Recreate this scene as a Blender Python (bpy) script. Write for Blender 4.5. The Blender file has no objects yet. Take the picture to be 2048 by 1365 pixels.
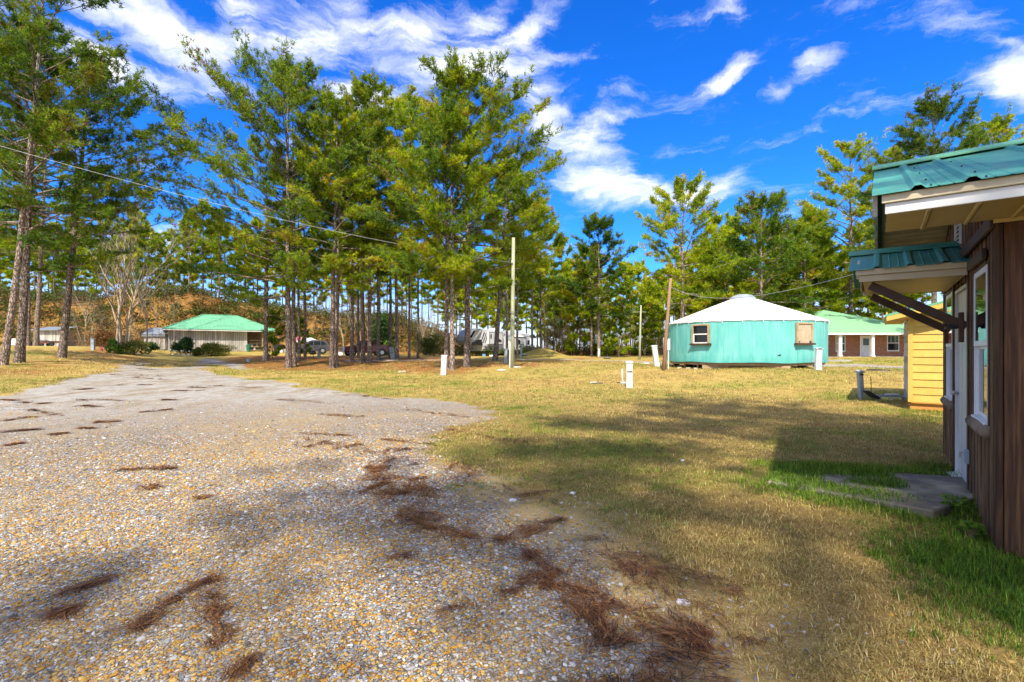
import bpy, math, random
import numpy as np
from mathutils import Matrix, Vector

R = math.radians
rnd = random.Random(7)
scene = bpy.context.scene
COL = scene.collection

# ------------------------------------------------------------------ camera
F = 967.0            # focal length in photo pixels (2048 wide)
CAMH = 1.5
HZ = 700.0           # photo row of the horizon
cam_d = bpy.data.cameras.new('camera')
cam = bpy.data.objects.new('camera', cam_d)
COL.objects.link(cam)
cam.location = (0, 0, CAMH)
cam.rotation_euler = (R(90), 0, 0)
cam_d.sensor_width = 36.0
cam_d.lens = 36.0 * F / 2048.0
cam_d.shift_y = (HZ - 682.5) / 2048.0
cam_d.clip_start = 0.05
cam_d.clip_end = 3000
scene.camera = cam

# ------------------------------------------------------------------ world
SUN_AZ, SUN_EL = 190.0, 50.0      # clockwise from +Y; behind the camera, a little left
world = bpy.data.worlds.new('World')
scene.world = world
world.use_nodes = True
world.cycles.sampling_method = 'MANUAL'
world.cycles.sample_map_resolution = 256
wn, wl = world.node_tree.nodes, world.node_tree.links
wn.clear()

def N(tree, typ, **kw):
    n = tree.nodes.new(typ)
    for k, v in kw.items():
        if k.startswith('i_'):
            key = k[2:]
            key = int(key) if key.isdigit() else key
            n.inputs[key].default_value = v
        else:
            setattr(n, k, v)
    return n

wt = world.node_tree
w_out = N(wt, 'ShaderNodeOutputWorld')
w_bg = N(wt, 'ShaderNodeBackground')
w_bg.inputs['Strength'].default_value = 0.13
wl.new(w_bg.outputs[0], w_out.inputs[0])
sky = N(wt, 'ShaderNodeTexSky')
sky.sky_type = 'NISHITA'
sky.sun_disc = False
sky.sun_elevation = R(SUN_EL)
sky.sun_rotation = R(SUN_AZ)
sky.altitude = 300
sky.air_density = 1.0
sky.dust_density = 0.25
sky.ozone_density = 3.0
hs = N(wt, 'ShaderNodeHueSaturation')
hs.inputs['Saturation'].default_value = 1.35
hs.inputs['Value'].default_value = 1.0
wl.new(sky.outputs[0], hs.inputs['Color'])
geo = N(wt, 'ShaderNodeTexCoord')
sep = N(wt, 'ShaderNodeSeparateXYZ')
wl.new(geo.outputs['Generated'], sep.inputs[0])
az = N(wt, 'ShaderNodeMath', operation='ARCTAN2')
wl.new(sep.outputs[0], az.inputs[0]); wl.new(sep.outputs[1], az.inputs[1])
el = N(wt, 'ShaderNodeMath', operation='ARCSINE')
wl.new(sep.outputs[2], el.inputs[0])
ae = N(wt, 'ShaderNodeCombineXYZ')
wl.new(az.outputs[0], ae.inputs[0]); wl.new(el.outputs[0], ae.inputs[1])
# warp of the cloud edges
wnz = N(wt, 'ShaderNodeTexNoise'); wnz.inputs['Scale'].default_value = 5.0; wnz.inputs['Detail'].default_value = 8; wnz.inputs['Roughness'].default_value = .62
wl.new(ae.outputs[0], wnz.inputs['Vector'])
wsub = N(wt, 'ShaderNodeVectorMath', operation='SUBTRACT'); wsub.inputs[1].default_value = (.5, .5, .5)
wl.new(wnz.outputs['Color'], wsub.inputs[0])
wsc = N(wt, 'ShaderNodeVectorMath', operation='MULTIPLY'); wsc.inputs[1].default_value = (.15, .10, 0)
wl.new(wsub.outputs[0], wsc.inputs[0])
wadd = N(wt, 'ShaderNodeVectorMath', operation='ADD')
wl.new(ae.outputs[0], wadd.inputs[0]); wl.new(wsc.outputs[0], wadd.inputs[1])
def dirang(px, py):
    v = Vector(((px - 1024) / F, 1.0, (HZ - py) / F)).normalized()
    return math.atan2(v.x, v.y), math.asin(v.z)
CLOUDS = [(120,90,250,130,55,1.0),(180,0,520,140,55,1.0),(20,40,110,60,40,.6),(200,150,720,195,42,.72),
 (470,-10,480,80,60,.9),(500,55,820,60,75,.85),(330,90,560,110,55,.75),(560,0,760,10,50,.7),(740,70,950,45,52,1.0),(900,60,1010,5,38,1.0),
 (820,120,1080,110,58,1.1),(1000,100,1100,25,40,.95),(850,150,1060,142,32,1.0),(600,115,860,130,45,.7),(600,180,850,195,38,.8),
 (1040,190,1130,170,30,.8),(1060,240,1125,243,50,1.05),(1100,290,1215,282,40,.95),(1120,255,1250,220,24,.7),
 (1105,335,1300,400,40,1.05),(1250,385,1345,372,34,.9),(1300,402,1465,370,26,.85),(1420,165,1482,125,22,.95),
 (1575,152,1655,145,34,.85),(1530,182,1565,192,22,.9),(1440,8,1485,14,26,.9),(2005,140,2120,150,46,1.1),(1990,90,2080,95,18,.7),
 (1670,8,1800,12,30,.5),(1750,35,1900,10,34,.4),(260,470,400,485,34,.8),
 (1600,-120,1900,-100,60,.6),(500,-120,1000,-150,90,1.0),(-300,60,-60,110,60,.9),(-500,200,-200,230,45,.7),(2200,60,2500,30,60,.8)]
mask = None
for (x0, y0, x1, y1, wd, st) in CLOUDS:
    a0, e0 = dirang(x0, y0); a1, e1 = dirang(x1, y1)
    am, em = dirang((x0+x1)/2, (y0+y1)/2)
    aw, ew = dirang((x0+x1)/2, (y0+y1)/2 + wd)
    L = math.hypot(a1-a0, e1-e0) * .66 + .02
    W = math.hypot(aw-am, ew-em) * 1.25
    mp = N(wt, 'ShaderNodeMapping', vector_type='TEXTURE')
    mp.inputs['Location'].default_value = (am, em, 0)
    mp.inputs['Rotation'].default_value = (0, 0, math.atan2(e1-e0, a1-a0))
    mp.inputs['Scale'].default_value = (L, W, 1)
    wl.new(wadd.outputs[0], mp.inputs['Vector'])
    ln = N(wt, 'ShaderNodeVectorMath', operation='LENGTH')
    wl.new(mp.outputs[0], ln.inputs[0])
    mr = N(wt, 'ShaderNodeMapRange', interpolation_type='SMOOTHSTEP')
    mr.inputs['From Min'].default_value = 1.6; mr.inputs['From Max'].default_value = 0.0
    mr.inputs['To Min'].default_value = 0; mr.inputs['To Max'].default_value = st * .92
    wl.new(ln.outputs['Value'], mr.inputs['Value'])
    if mask is None:
        mask = mr.outputs[0]
    else:
        mx = N(wt, 'ShaderNodeMath', operation='SMOOTH_MAX'); mx.inputs[2].default_value = .25
        wl.new(mask, mx.inputs[0]); wl.new(mr.outputs[0], mx.inputs[1]); mask = mx.outputs[0]
# cloud cover added over the unseen sky to whiten the ambient light
zr_ = N(wt, 'ShaderNodeMapRange', interpolation_type='SMOOTHSTEP'); zr_.inputs['From Min'].default_value = R(40); zr_.inputs['From Max'].default_value = R(58); zr_.inputs['To Max'].default_value = .85
wl.new(el.outputs[0], zr_.inputs['Value'])
yr_ = N(wt, 'ShaderNodeMapRange', interpolation_type='SMOOTHSTEP'); yr_.inputs['From Min'].default_value = .35; yr_.inputs['From Max'].default_value = -.1; yr_.inputs['To Max'].default_value = .85
wl.new(sep.outputs[1], yr_.inputs['Value'])
for q_ in (zr_, yr_):
    mx = N(wt, 'ShaderNodeMath', operation='MAXIMUM'); wl.new(mask, mx.inputs[0]); wl.new(q_.outputs[0], mx.inputs[1]); mask = mx.outputs[0]
# wispy structure of the cirrus, the same all round the sky
wsp_m = N(wt, 'ShaderNodeMapping'); wsp_m.inputs['Rotation'].default_value = (0, 0, R(-14)); wsp_m.inputs['Scale'].default_value = (3.2, 11, 1)
wl.new(wadd.outputs[0], wsp_m.inputs[0])
wsp = N(wt, 'ShaderNodeTexNoise'); wsp.inputs['Scale'].default_value = 1.6; wsp.inputs['Detail'].default_value = 9; wsp.inputs['Roughness'].default_value = .64; wsp.inputs['Distortion'].default_value = .45
wl.new(wsp_m.outputs[0], wsp.inputs['Vector'])
m1 = N(wt, 'ShaderNodeMath', operation='MULTIPLY_ADD'); m1.inputs[1].default_value = 2.3; m1.inputs[2].default_value = -1.25
wl.new(wsp.outputs['Fac'], m1.inputs[0])
m2 = N(wt, 'ShaderNodeMath', operation='MULTIPLY_ADD'); m2.inputs[1].default_value = 1.0
wl.new(mask, m2.inputs[0]); wl.new(m1.outputs[0], m2.inputs[2])
cd = N(wt, 'ShaderNodeMapRange', interpolation_type='SMOOTHSTEP')
cd.inputs['From Min'].default_value = 0.14; cd.inputs['From Max'].default_value = 1.15
wl.new(m2.outputs[0], cd.inputs['Value'])
# pale air low over the horizon
hzr = N(wt, 'ShaderNodeMapRange', interpolation_type='SMOOTHSTEP')
hzr.inputs['From Min'].default_value = R(9.5); hzr.inputs['From Max'].default_value = R(0.0); hzr.inputs['To Max'].default_value = .8
wl.new(el.outputs[0], hzr.inputs['Value'])
cmx = N(wt, 'ShaderNodeMath', operation='MAXIMUM')
wl.new(cd.outputs[0], cmx.inputs[0]); wl.new(hzr.outputs[0], cmx.inputs[1])
tintm = N(wt, 'ShaderNodeMix', data_type='RGBA', blend_type='MULTIPLY'); tintm.inputs['Factor'].default_value = 1.0
tintm.inputs['B'].default_value = (.32, .74, 1.26, 1)
wl.new(hs.outputs[0], tintm.inputs['A'])
cmix = N(wt, 'ShaderNodeMix', data_type='RGBA')
cmix.inputs['B'].default_value = (5.7, 5.75, 5.8, 1)
wl.new(cmx.outputs[0], cmix.inputs['Factor']); wl.new(tintm.outputs['Result'], cmix.inputs['A'])
wl.new(cmix.outputs['Result'], w_bg.inputs['Color'])

# ------------------------------------------------------------------ sun
sun_d = bpy.data.lights.new('sun', 'SUN')
sun_d.energy = 4.2
sun_d.angle = R(0.9)
sun_d.color = (1.0, .91, .75)
sun = bpy.data.objects.new('sun', sun_d)
COL.objects.link(sun)
sd = Vector((math.sin(R(SUN_AZ)) * math.cos(R(SUN_EL)), math.cos(R(SUN_AZ)) * math.cos(R(SUN_EL)), math.sin(R(SUN_EL))))
sun.rotation_euler = sd.to_track_quat('Z', 'Y').to_euler()
sun.location = (-5, -20, 30)

# ------------------------------------------------------------------ exposure
scene.view_settings.view_transform = 'Standard'
scene.view_settings.look = 'None'
scene.view_settings.exposure = 0.9
scene.view_settings.gamma = 1.0
scene.view_settings.use_curve_mapping = False
scene.cycles.max_bounces = 5
scene.cycles.diffuse_bounces = 3
scene.cycles.use_light_tree = False
scene.cycles.use_adaptive_sampling = True
scene.cycles.adaptive_threshold = .025
scene.cycles.adaptive_min_samples = 16
scene.cycles.transparent_max_bounces = 8

# ------------------------------------------------------------------ material helpers
MATS = {}
def base_mat(name):
    m = bpy.data.materials.new(name); m.use_nodes = True
    t = m.node_tree; t.nodes.clear()
    o = N(t, 'ShaderNodeOutputMaterial'); b = N(t, 'ShaderNodeBsdfPrincipled')
    t.links.new(b.outputs[0], o.inputs[0])
    MATS[name] = m
    return m, t, b, o
def ramp(t, stops, src=None, interp='LINEAR'):
    r = N(t, 'ShaderNodeValToRGB'); cr = r.color_ramp; cr.interpolation = interp
    while len(cr.elements) < len(stops): cr.elements.new(.5)
    for e, (p, c) in zip(cr.elements, stops):
        e.position = p; e.color = (c[0], c[1], c[2], 1)
    if src is not None: t.links.new(src, r.inputs[0])
    return r
def mixc(t, fac, a, b, blend='MIX'):
    m = N(t, 'ShaderNodeMix', data_type='RGBA', blend_type=blend)
    for key, v in (('Factor', fac), ('A', a), ('B', b)):
        if hasattr(v, 'is_output') or hasattr(v, 'links'):
            t.links.new(v, m.inputs[key])
        elif key == 'Factor':
            m.inputs[key].default_value = v
        else:
            m.inputs[key].default_value = (v[0], v[1], v[2], 1)
    return m.outputs['Result']
def math_(t, op, a, b=None, c=None):
    n = N(t, 'ShaderNodeMath', operation=op)
    for i, v in enumerate((a, b, c)):
        if v is None: continue
        if hasattr(v, 'links'): t.links.new(v, n.inputs[i])
        else: n.inputs[i].default_value = v
    return n.outputs[0]
def noise(t, vec, scale, detail=4, rough=.55, dist=0.0):
    n = N(t, 'ShaderNodeTexNoise'); n.inputs['Scale'].default_value = scale; n.inputs['Detail'].default_value = detail
    n.inputs['Roughness'].default_value = rough; n.inputs['Distortion'].default_value = dist
    if vec is not None: t.links.new(vec, n.inputs['Vector'])
    return n
def mapping(t, vec, scale=(1,1,1), rot=(0,0,0), loc=(0,0,0)):
    m = N(t, 'ShaderNodeMapping'); m.inputs['Scale'].default_value = scale; m.inputs['Rotation'].default_value = rot; m.inputs['Location'].default_value = loc
    t.links.new(vec, m.inputs[0]); return m.outputs[0]
def objco(t): return N(t, 'ShaderNodeTexCoord').outputs['Object']
def worldco(t): return N(t, 'ShaderNodeNewGeometry').outputs['Position']
def bump(t, b, h, strength=.3, dist=.02):
    n = N(t, 'ShaderNodeBump'); n.inputs['Strength'].default_value = strength; n.inputs['Distance'].default_value = dist
    t.links.new(h, n.inputs['Height']); t.links.new(n.outputs[0], b.inputs['Normal'])
def mk(name, c1, c2=None, scale=(3,3,3), rough=.7, metal=0.0, bumps=.15, bdist=.01, detail=5, objvar=.0, spec=.4, co='object', c3=None):
    """general worn surface: two or three tones broken up by stretched noise, fine relief, per-object shade"""
    m, t, b, o = base_mat(name)
    v = worldco(t) if co == 'world' else objco(t)
    v = mapping(t, v, scale)
    n = noise(t, v, 1.0, detail, .6)
    stops = [(.3, c1), (.7, c2 or c1)] if c3 is None else [(.25, c1), (.5, c2), (.75, c3)]
    c = ramp(t, stops, n.outputs['Fac']).outputs[0]
    if objvar:
        oi = N(t, 'ShaderNodeObjectInfo')
        h = N(t, 'ShaderNodeHueSaturation')
        t.links.new(math_(t, 'MULTIPLY_ADD', oi.outputs['Random'], 2*objvar, 1-objvar), h.inputs['Value'])
        t.links.new(c, h.inputs['Color']); c = h.outputs[0]
    t.links.new(c, b.inputs['Base Color'])
    b.inputs['Roughness'].default_value = rough; b.inputs['Metallic'].default_value = metal
    b.inputs['Specular IOR Level'].default_value = spec
    if bumps:
        n2 = noise(t, v, 3.1, 6, .65)
        bump(t, b, n2.outputs['Fac'], bumps, bdist)
    return m

# ------------------------------------------------------------------ mesh helpers
class MB:
    def __init__(s): s.v = []; s.f = []
    def add(s, vs, fs):
        o = len(s.v); s.v.extend([tuple(p) for p in vs]); s.f.extend([tuple(i + o for i in f) for f in fs]); return s
    def box(s, x0, x1, y0, y1, z0, z1, M=None):
        vs = [(x0,y0,z0),(x1,y0,z0),(x1,y1,z0),(x0,y1,z0),(x0,y0,z1),(x1,y0,z1),(x1,y1,z1),(x0,y1,z1)]
        if M is not None: vs = [M @ Vector(p) for p in vs]
        return s.add(vs, [(0,3,2,1),(4,5,6,7),(0,1,5,4),(1,2,6,5),(2,3,7,6),(3,0,4,7)])
    def tube(s, pts, rads, n=8, cap=True):
        pts = [Vector(p) for p in pts]
        if not hasattr(rads, '__len__'): rads = [rads] * len(pts)
        vs = []; fs = []
        ref = None
        for i, p in enumerate(pts):
            d = (pts[min(i+1, len(pts)-1)] - pts[max(i-1, 0)])
            d = d.normalized() if d.length > 1e-9 else Vector((0,0,1))
            if ref is None: ref = d.orthogonal().normalized()
            a = (ref - d * ref.dot(d)); a = a.normalized() if a.length > 1e-6 else d.orthogonal().normalized()
            ref = a
            b2 = d.cross(a)
            for k in range(n):
                q = 2 * math.pi * k / n
                vs.append(p + (a * math.cos(q) + b2 * math.sin(q)) * rads[i])
        for i in range(len(pts) - 1):
            for k in range(n):
                k2 = (k + 1) % n
                fs.append((i*n+k, i*n+k2, (i+1)*n+k2, (i+1)*n+k))
        if cap:
            fs.append(tuple(reversed(range(n)))); fs.append(tuple(range((len(pts)-1)*n, len(pts)*n)))
        return s.add(vs, fs)
    def prism(s, poly, axis, a0, a1, M=None):
        """polygon (2-D, CCW) extruded along axis 'x','y' or 'z' from a0 to a1"""
        def to3(p, a):
            return (a, p[0], p[1]) if axis == 'x' else ((p[0], a, p[1]) if axis == 'y' else (p[0], p[1], a))
        n = len(poly)
        vs = [to3(p, a0) for p in poly] + [to3(p, a1) for p in poly]
        if M is not None: vs = [M @ Vector(p) for p in vs]
        fs = [tuple(range(n)), tuple(reversed(range(n, 2*n)))] + [(i, i+n, (i+1) % n + n, (i+1) % n) for i in range(n)]
        return s.add(vs, fs)
    def lathe(s, prof, n=12, c=(0,0,0)):
        vs = []; fs = []
        for (r, z) in prof:
            for k in range(n):
                q = 2*math.pi*k/n; vs.append((c[0]+r*math.cos(q), c[1]+r*math.sin(q), c[2]+z))
        for i in range(len(prof)-1):
            for k in range(n):
                fs.append((i*n+k, i*n+(k+1)%n, (i+1)*n+(k+1)%n, (i+1)*n+k))
        fs.append(tuple(reversed(range(n)))); fs.append(tuple(range((len(prof)-1)*n, len(prof)*n)))
        return s.add(vs, fs)
    def build(s, name, mat, parent=None, smooth=False, bevel=0.0, recalc=True, loc=None):
        me = bpy.data.meshes.new(name); me.from_pydata(s.v, [], s.f); me.update()
        if recalc:
            import bmesh
            bm = bmesh.new(); bm.from_mesh(me); bmesh.ops.recalc_face_normals(bm, faces=bm.faces); bm.to_mesh(me); bm.free()
        if smooth: me.polygons.foreach_set('use_smooth', [True] * len(me.polygons))
        me.materials.append(MATS[mat] if isinstance(mat, str) else mat)
        o = link(name, me, parent)
        if loc is not None: o.location = loc
        if bevel:
            b = o.modifiers.new('bevel', 'BEVEL'); b.width = bevel; b.segments = 1; b.limit_method = 'ANGLE'; b.angle_limit = R(40)
        return o
def link(name, data, parent=None):
    o = bpy.data.objects.new(name, data); COL.objects.link(o)
    if parent is not None: o.parent = parent
    return o
def np_mesh(name, V, T, mat, attrs=None, smooth=False):
    """triangle mesh straight from numpy arrays; attrs: {name: per-vertex float array}"""
    me = bpy.data.meshes.new(name)
    nv, nt = len(V), len(T)
    me.vertices.add(nv); me.vertices.foreach_set('co', np.ascontiguousarray(V, dtype=np.float32).ravel())
    k = T.shape[1]
    me.loops.add(nt * k); me.loops.foreach_set('vertex_index', np.ascontiguousarray(T, dtype=np.int32).ravel())
    me.polygons.add(nt); me.polygons.foreach_set('loop_start', np.arange(0, nt * k, k, dtype=np.int32))
    if smooth: me.polygons.foreach_set('use_smooth', np.ones(nt, dtype=bool))
    for an, arr in (attrs or {}).items():
        arr = np.asarray(arr, dtype=np.float32)
        if arr.ndim == 1:
            a = me.attributes.new(an, 'FLOAT', 'POINT'); a.data.foreach_set('value', arr)
        elif arr.shape[1] == 4:
            a = me.attributes.new(an, 'FLOAT_COLOR', 'POINT'); a.data.foreach_set('color', arr.ravel())
        else:
            a = me.attributes.new(an, 'FLOAT_VECTOR', 'POINT'); a.data.foreach_set('vector', arr.ravel())
    me.update(calc_edges=True); me.validate()
    if mat is not None: me.materials.append(MATS[mat] if isinstance(mat, str) else mat)
    return me
def tag(o, label=None, cat=None, group=None, kind=None):
    if label: o['label'] = label
    if cat: o['category'] = cat
    if group: o['group'] = group
    if kind: o['kind'] = kind
    return o
def thing(name, label, cat, loc=(0,0,0), rz=0.0, group=None):
    o = bpy.data.objects.new(name, None); COL.objects.link(o)
    o.empty_display_size = .3
    o.location = loc; o.rotation_euler = (0, 0, rz)
    return tag(o, label, cat, group)
def X(px, Y): return (px - 1024.0) / F * Y
def Zat(py, Y): return CAMH + (HZ - py) / F * Y

# ------------------------------------------------------------------ terrain
CB_U = Vector((.604, .797)).normalized(); CB_N = Vector((-CB_U.y, CB_U.x))
CP = [(1253,776,19.3),(888,750,28.5),(1817,820,12.2),(1722,796,14.5),(1330,741,25.5),(1490,739,23.2),(1637,739,23.2),(1440,737,28),
      (1600,736,31),(1735,744,27),(1740,731,38.5),(1730,714.5,47),(1850,715,47),(1620,714,48),(8,729,30),(40,725,31),(125,713.5,37),(185,699,50),
      (215,746,28),(280,727,40),(312,713,52),(390,731,40),(350,709,57),(480,711,57),(497,724,45),(530,723,44),(578,736,40),(665,738,39),
      (703,727,45),(740,724,46),(620,709,64),(720,712,60),(785,718,50),(903,743,32),(934,734,34),(990,721,44),(1026,736,33),(1010,728,38),
      (1100,723,45),(1010,713,66),(1080,712,60),(1198,717,56),(1281,720,48),(400,702,62),(520,702,66),(250,700,52),(60,690,58),(150,692,58),
      (1250,722,46),(600,752,28),(1100,752,27),(1450,770,19.5),(300,765,22),(60,775,19),(1312,733,29),(840,721,48)]
cx = []; cz = []
for (px, py, Y) in CP:
    cx.append((X(px, Y), Y)); cz.append(Zat(py, Y))
for Y in (-60, -25, -8, 0, 4, 8, 12):
    for x in (-60, -25, -10, -4, 0, 4, 9, 25):
        cx.append((x, Y)); cz.append(0.0 if x > -20 else .25)
for x in (-160, -90, -50, 0, 50, 120):
    for Y in (80, 130, 220):
        cx.append((x, Y)); cz.append(1.0)
cx.append((45, 30)); cz.append(.4); cx.append((30, 20)); cz.append(.2); cx.append((-60, 30)); cz.append(1.2); cx.append((-35, 12)); cz.append(.4)
cx = np.array(cx); cz = np.array(cz)
def _tps(d2): return np.where(d2 > 1e-12, .5 * d2 * np.log(d2 + 1e-12), 0)
_S = 30.0
_n = len(cx)
_P = np.c_[np.ones(_n), cx / _S]
_d2 = ((cx[:, None, :] - cx[None, :, :]) ** 2).sum(2) / _S ** 2
_A = np.zeros((_n + 3, _n + 3)); _A[:_n, :_n] = _tps(_d2) + np.eye(_n) * 2e-3; _A[:_n, _n:] = _P; _A[_n:, :_n] = _P.T
_w = np.linalg.solve(_A, np.r_[cz, 0, 0, 0])
def sstep(a, b, x):
    t = np.clip((x - a) / (b - a), 0, 1); return t * t * (3 - 2 * t)
def G(x, y):
    """ground height, vectorised"""
    x = np.asarray(x, float); y = np.asarray(y, float); sh = x.shape
    p = np.c_[x.ravel(), y.ravel()]
    out = np.empty(len(p))
    for i in range(0, len(p), 20000):
        q = p[i:i+20000]
        d2 = ((q[:, None, :] - cx[None, :, :]) ** 2).sum(2) / _S ** 2
        out[i:i+20000] = _tps(d2) @ _w[:_n] + _w[_n] + (q / _S) @ _w[_n+1:]
    xx, yy = p[:, 0], p[:, 1]
    out = np.clip(out, -.35, 1.9)
    # the cut bank of red earth at the back left and the rise behind it
    hc = np.interp(xx, [-140, -95, -75, -64, -52, -41, -20, -11, -5], [10.5, 10.0, 8.6, 10.4, 9.6, 7.4, 5.6, 2.4, 0])
    foot = np.interp(xx, [-95, -60, -45, -20], [66, 70, 76, 76]) + 1.5 * np.sin(xx * .35)
    wob = 1.0 + .10 * np.sin(xx * .55 + 1.0) * np.sin(yy * .31)
    out = out + hc * wob * sstep(foot, foot + 15, yy) ** .8
    # hollow worn by roof drip at the near corner of the cabin
    s_ = xx * CB_U.x + yy * CB_U.y; t_ = xx * CB_N.x + yy * CB_N.y + .79
    out = out - .14 * np.exp(-(((s_ - 5.1) / 1.1) ** 2 + ((t_ + .1) / .75) ** 2))
    # low dirt mound beside the camper
    out = out + 1.0 * np.exp(-(((xx - X(1085, 57)) / 2.4) ** 2 + ((yy - 57) / 2.0) ** 2))
    # small relief of the lawn
    out = out + .015 * np.sin(xx * 1.7 + .6 * yy) * np.sin(yy * 1.1 - xx * .4) * sstep(3, 8, np.hypot(xx, yy))
    return out.reshape(sh)
def gz(x, y): return float(G(np.array([x]), np.array([y]))[0])
def ground_px(px, py):
    """world point on the ground seen at a photo pixel"""
    Y = CAMH * F / max(py - HZ, 4)
    for _ in range(40):
        Yn = (CAMH - gz(X(px, Y), Y)) * F / max(py - HZ, 4)
        Y = .5 * Y + .5 * max(1.0, min(Yn, 90))
    return X(px, Y), Y
def at(px, Y, dz=0.0):
    x = X(px, Y); return (x, Y, gz(x, Y) + dz)
def poly_sd(poly, x, y):
    """signed distance to a polygon, positive inside"""
    poly = np.array(poly); d = np.full(x.shape, 1e9); inside = np.zeros(x.shape, bool)
    for i in range(len(poly)):
        a = poly[i]; b = poly[(i + 1) % len(poly)]
        e = b - a; wx = x - a[0]; wy = y - a[1]
        t = np.clip((wx * e[0] + wy * e[1]) / (e @ e), 0, 1)
        d = np.minimum(d, np.hypot(wx - t * e[0], wy - t * e[1]))
        c = ((a[1] <= y) & (b[1] > y)) | ((b[1] <= y) & (a[1] > y))
        with np.errstate(divide='ignore', invalid='ignore'):
            xi = a[0] + (y - a[1]) / (b[1] - a[1]) * (b[0] - a[0])
        inside ^= c & (x < xi)
    return np.where(inside, d, -d)
def line_d(pts, x, y):
    d = np.full(x.shape, 1e9)
    for a, b in zip(pts[:-1], pts[1:]):
        a = np.array(a); b = np.array(b); e = b - a
        t = np.clip(((x - a[0]) * e[0] + (y - a[1]) * e[1]) / (e @ e), 0, 1)
        d = np.minimum(d, np.hypot(x - a[0] - t * e[0], y - a[1] - t * e[1]))
    return d
PX = lambda L: [ground_px(*p) for p in L]
GRAVEL = PX([(1290,1365),(1180,1220),(1090,1130),(1010,1040),(905,985),(835,930),(815,895),(850,868),(950,845),(985,822),(880,803),(760,795),(650,782),
             (560,768),(455,752),(398,738),(392,727),(420,717),(490,712)]) + \
         PX([(420,707),(350,708),(312,713),(285,726),(215,746),(120,764),(0,792)]) + [(-16, 10), (-14, -3), (2.5, -3), (1.0, 1.6)]
SAND = PX([(1520,1365),(1400,1240),(1250,1110),(1190,1040),(1060,1000),(1010,960),(900,930),(830,930),(905,985),(1010,1040),(1090,1130),(1290,1365)])
LANE = PX([(700,722),(840,720.5),(1000,719),(1150,720),(1250,722),(1320,726)])
LANE2 = PX([(1320,726),(1480,731),(1640,731),(1730,732),(1810,736)]) + [(44, 34)]
WALK = PX([(1690,716),(1665,724)])
LITTER = PX([(470,716),(600,712),(800,715),(900,716),(1060,714),(1180,716),(1090,722),(1000,731),(960,738),(930,748),(860,747),(760,741),(640,741),(560,742),(480,735),(430,727)])
LITTER2 = PX([(-60,705),(60,700),(200,700),(290,705),(270,714),(200,728),(120,745),(40,758),(-80,770)])
SLAB = [(3.85,4.42),(2.86,5.42),(3.42,6.16),(5.22,5.60),(4.64,4.84)]
def cabw(s, t): return (CB_U.x*s + CB_N.x*t, CB_U.y*s + CB_N.y*t)
def fbm(x, y, f, seed=0):
    """cheap value noise"""
    o = np.zeros(np.shape(x)); a = 1.0; tot = 0
    for k in range(4):
        xs = x * f + seed * 13.7 + k * 5.1; ys = y * f - seed * 7.3 + k * 9.2
        xi = np.floor(xs); yi = np.floor(ys); xf = xs - xi; yf = ys - yi
        xf = xf*xf*(3-2*xf); yf = yf*yf*(3-2*yf)
        h = lambda i, j: np.modf(np.abs(np.sin(i * 127.1 + j * 311.7) * 43758.5453))[0]
        v = (h(xi, yi)*(1-xf)+h(xi+1, yi)*xf)*(1-yf) + (h(xi, yi+1)*(1-xf)+h(xi+1, yi+1)*xf)*yf
        o += a * v; tot += a; a *= .5; f *= 2.1
    return o / tot
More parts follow.
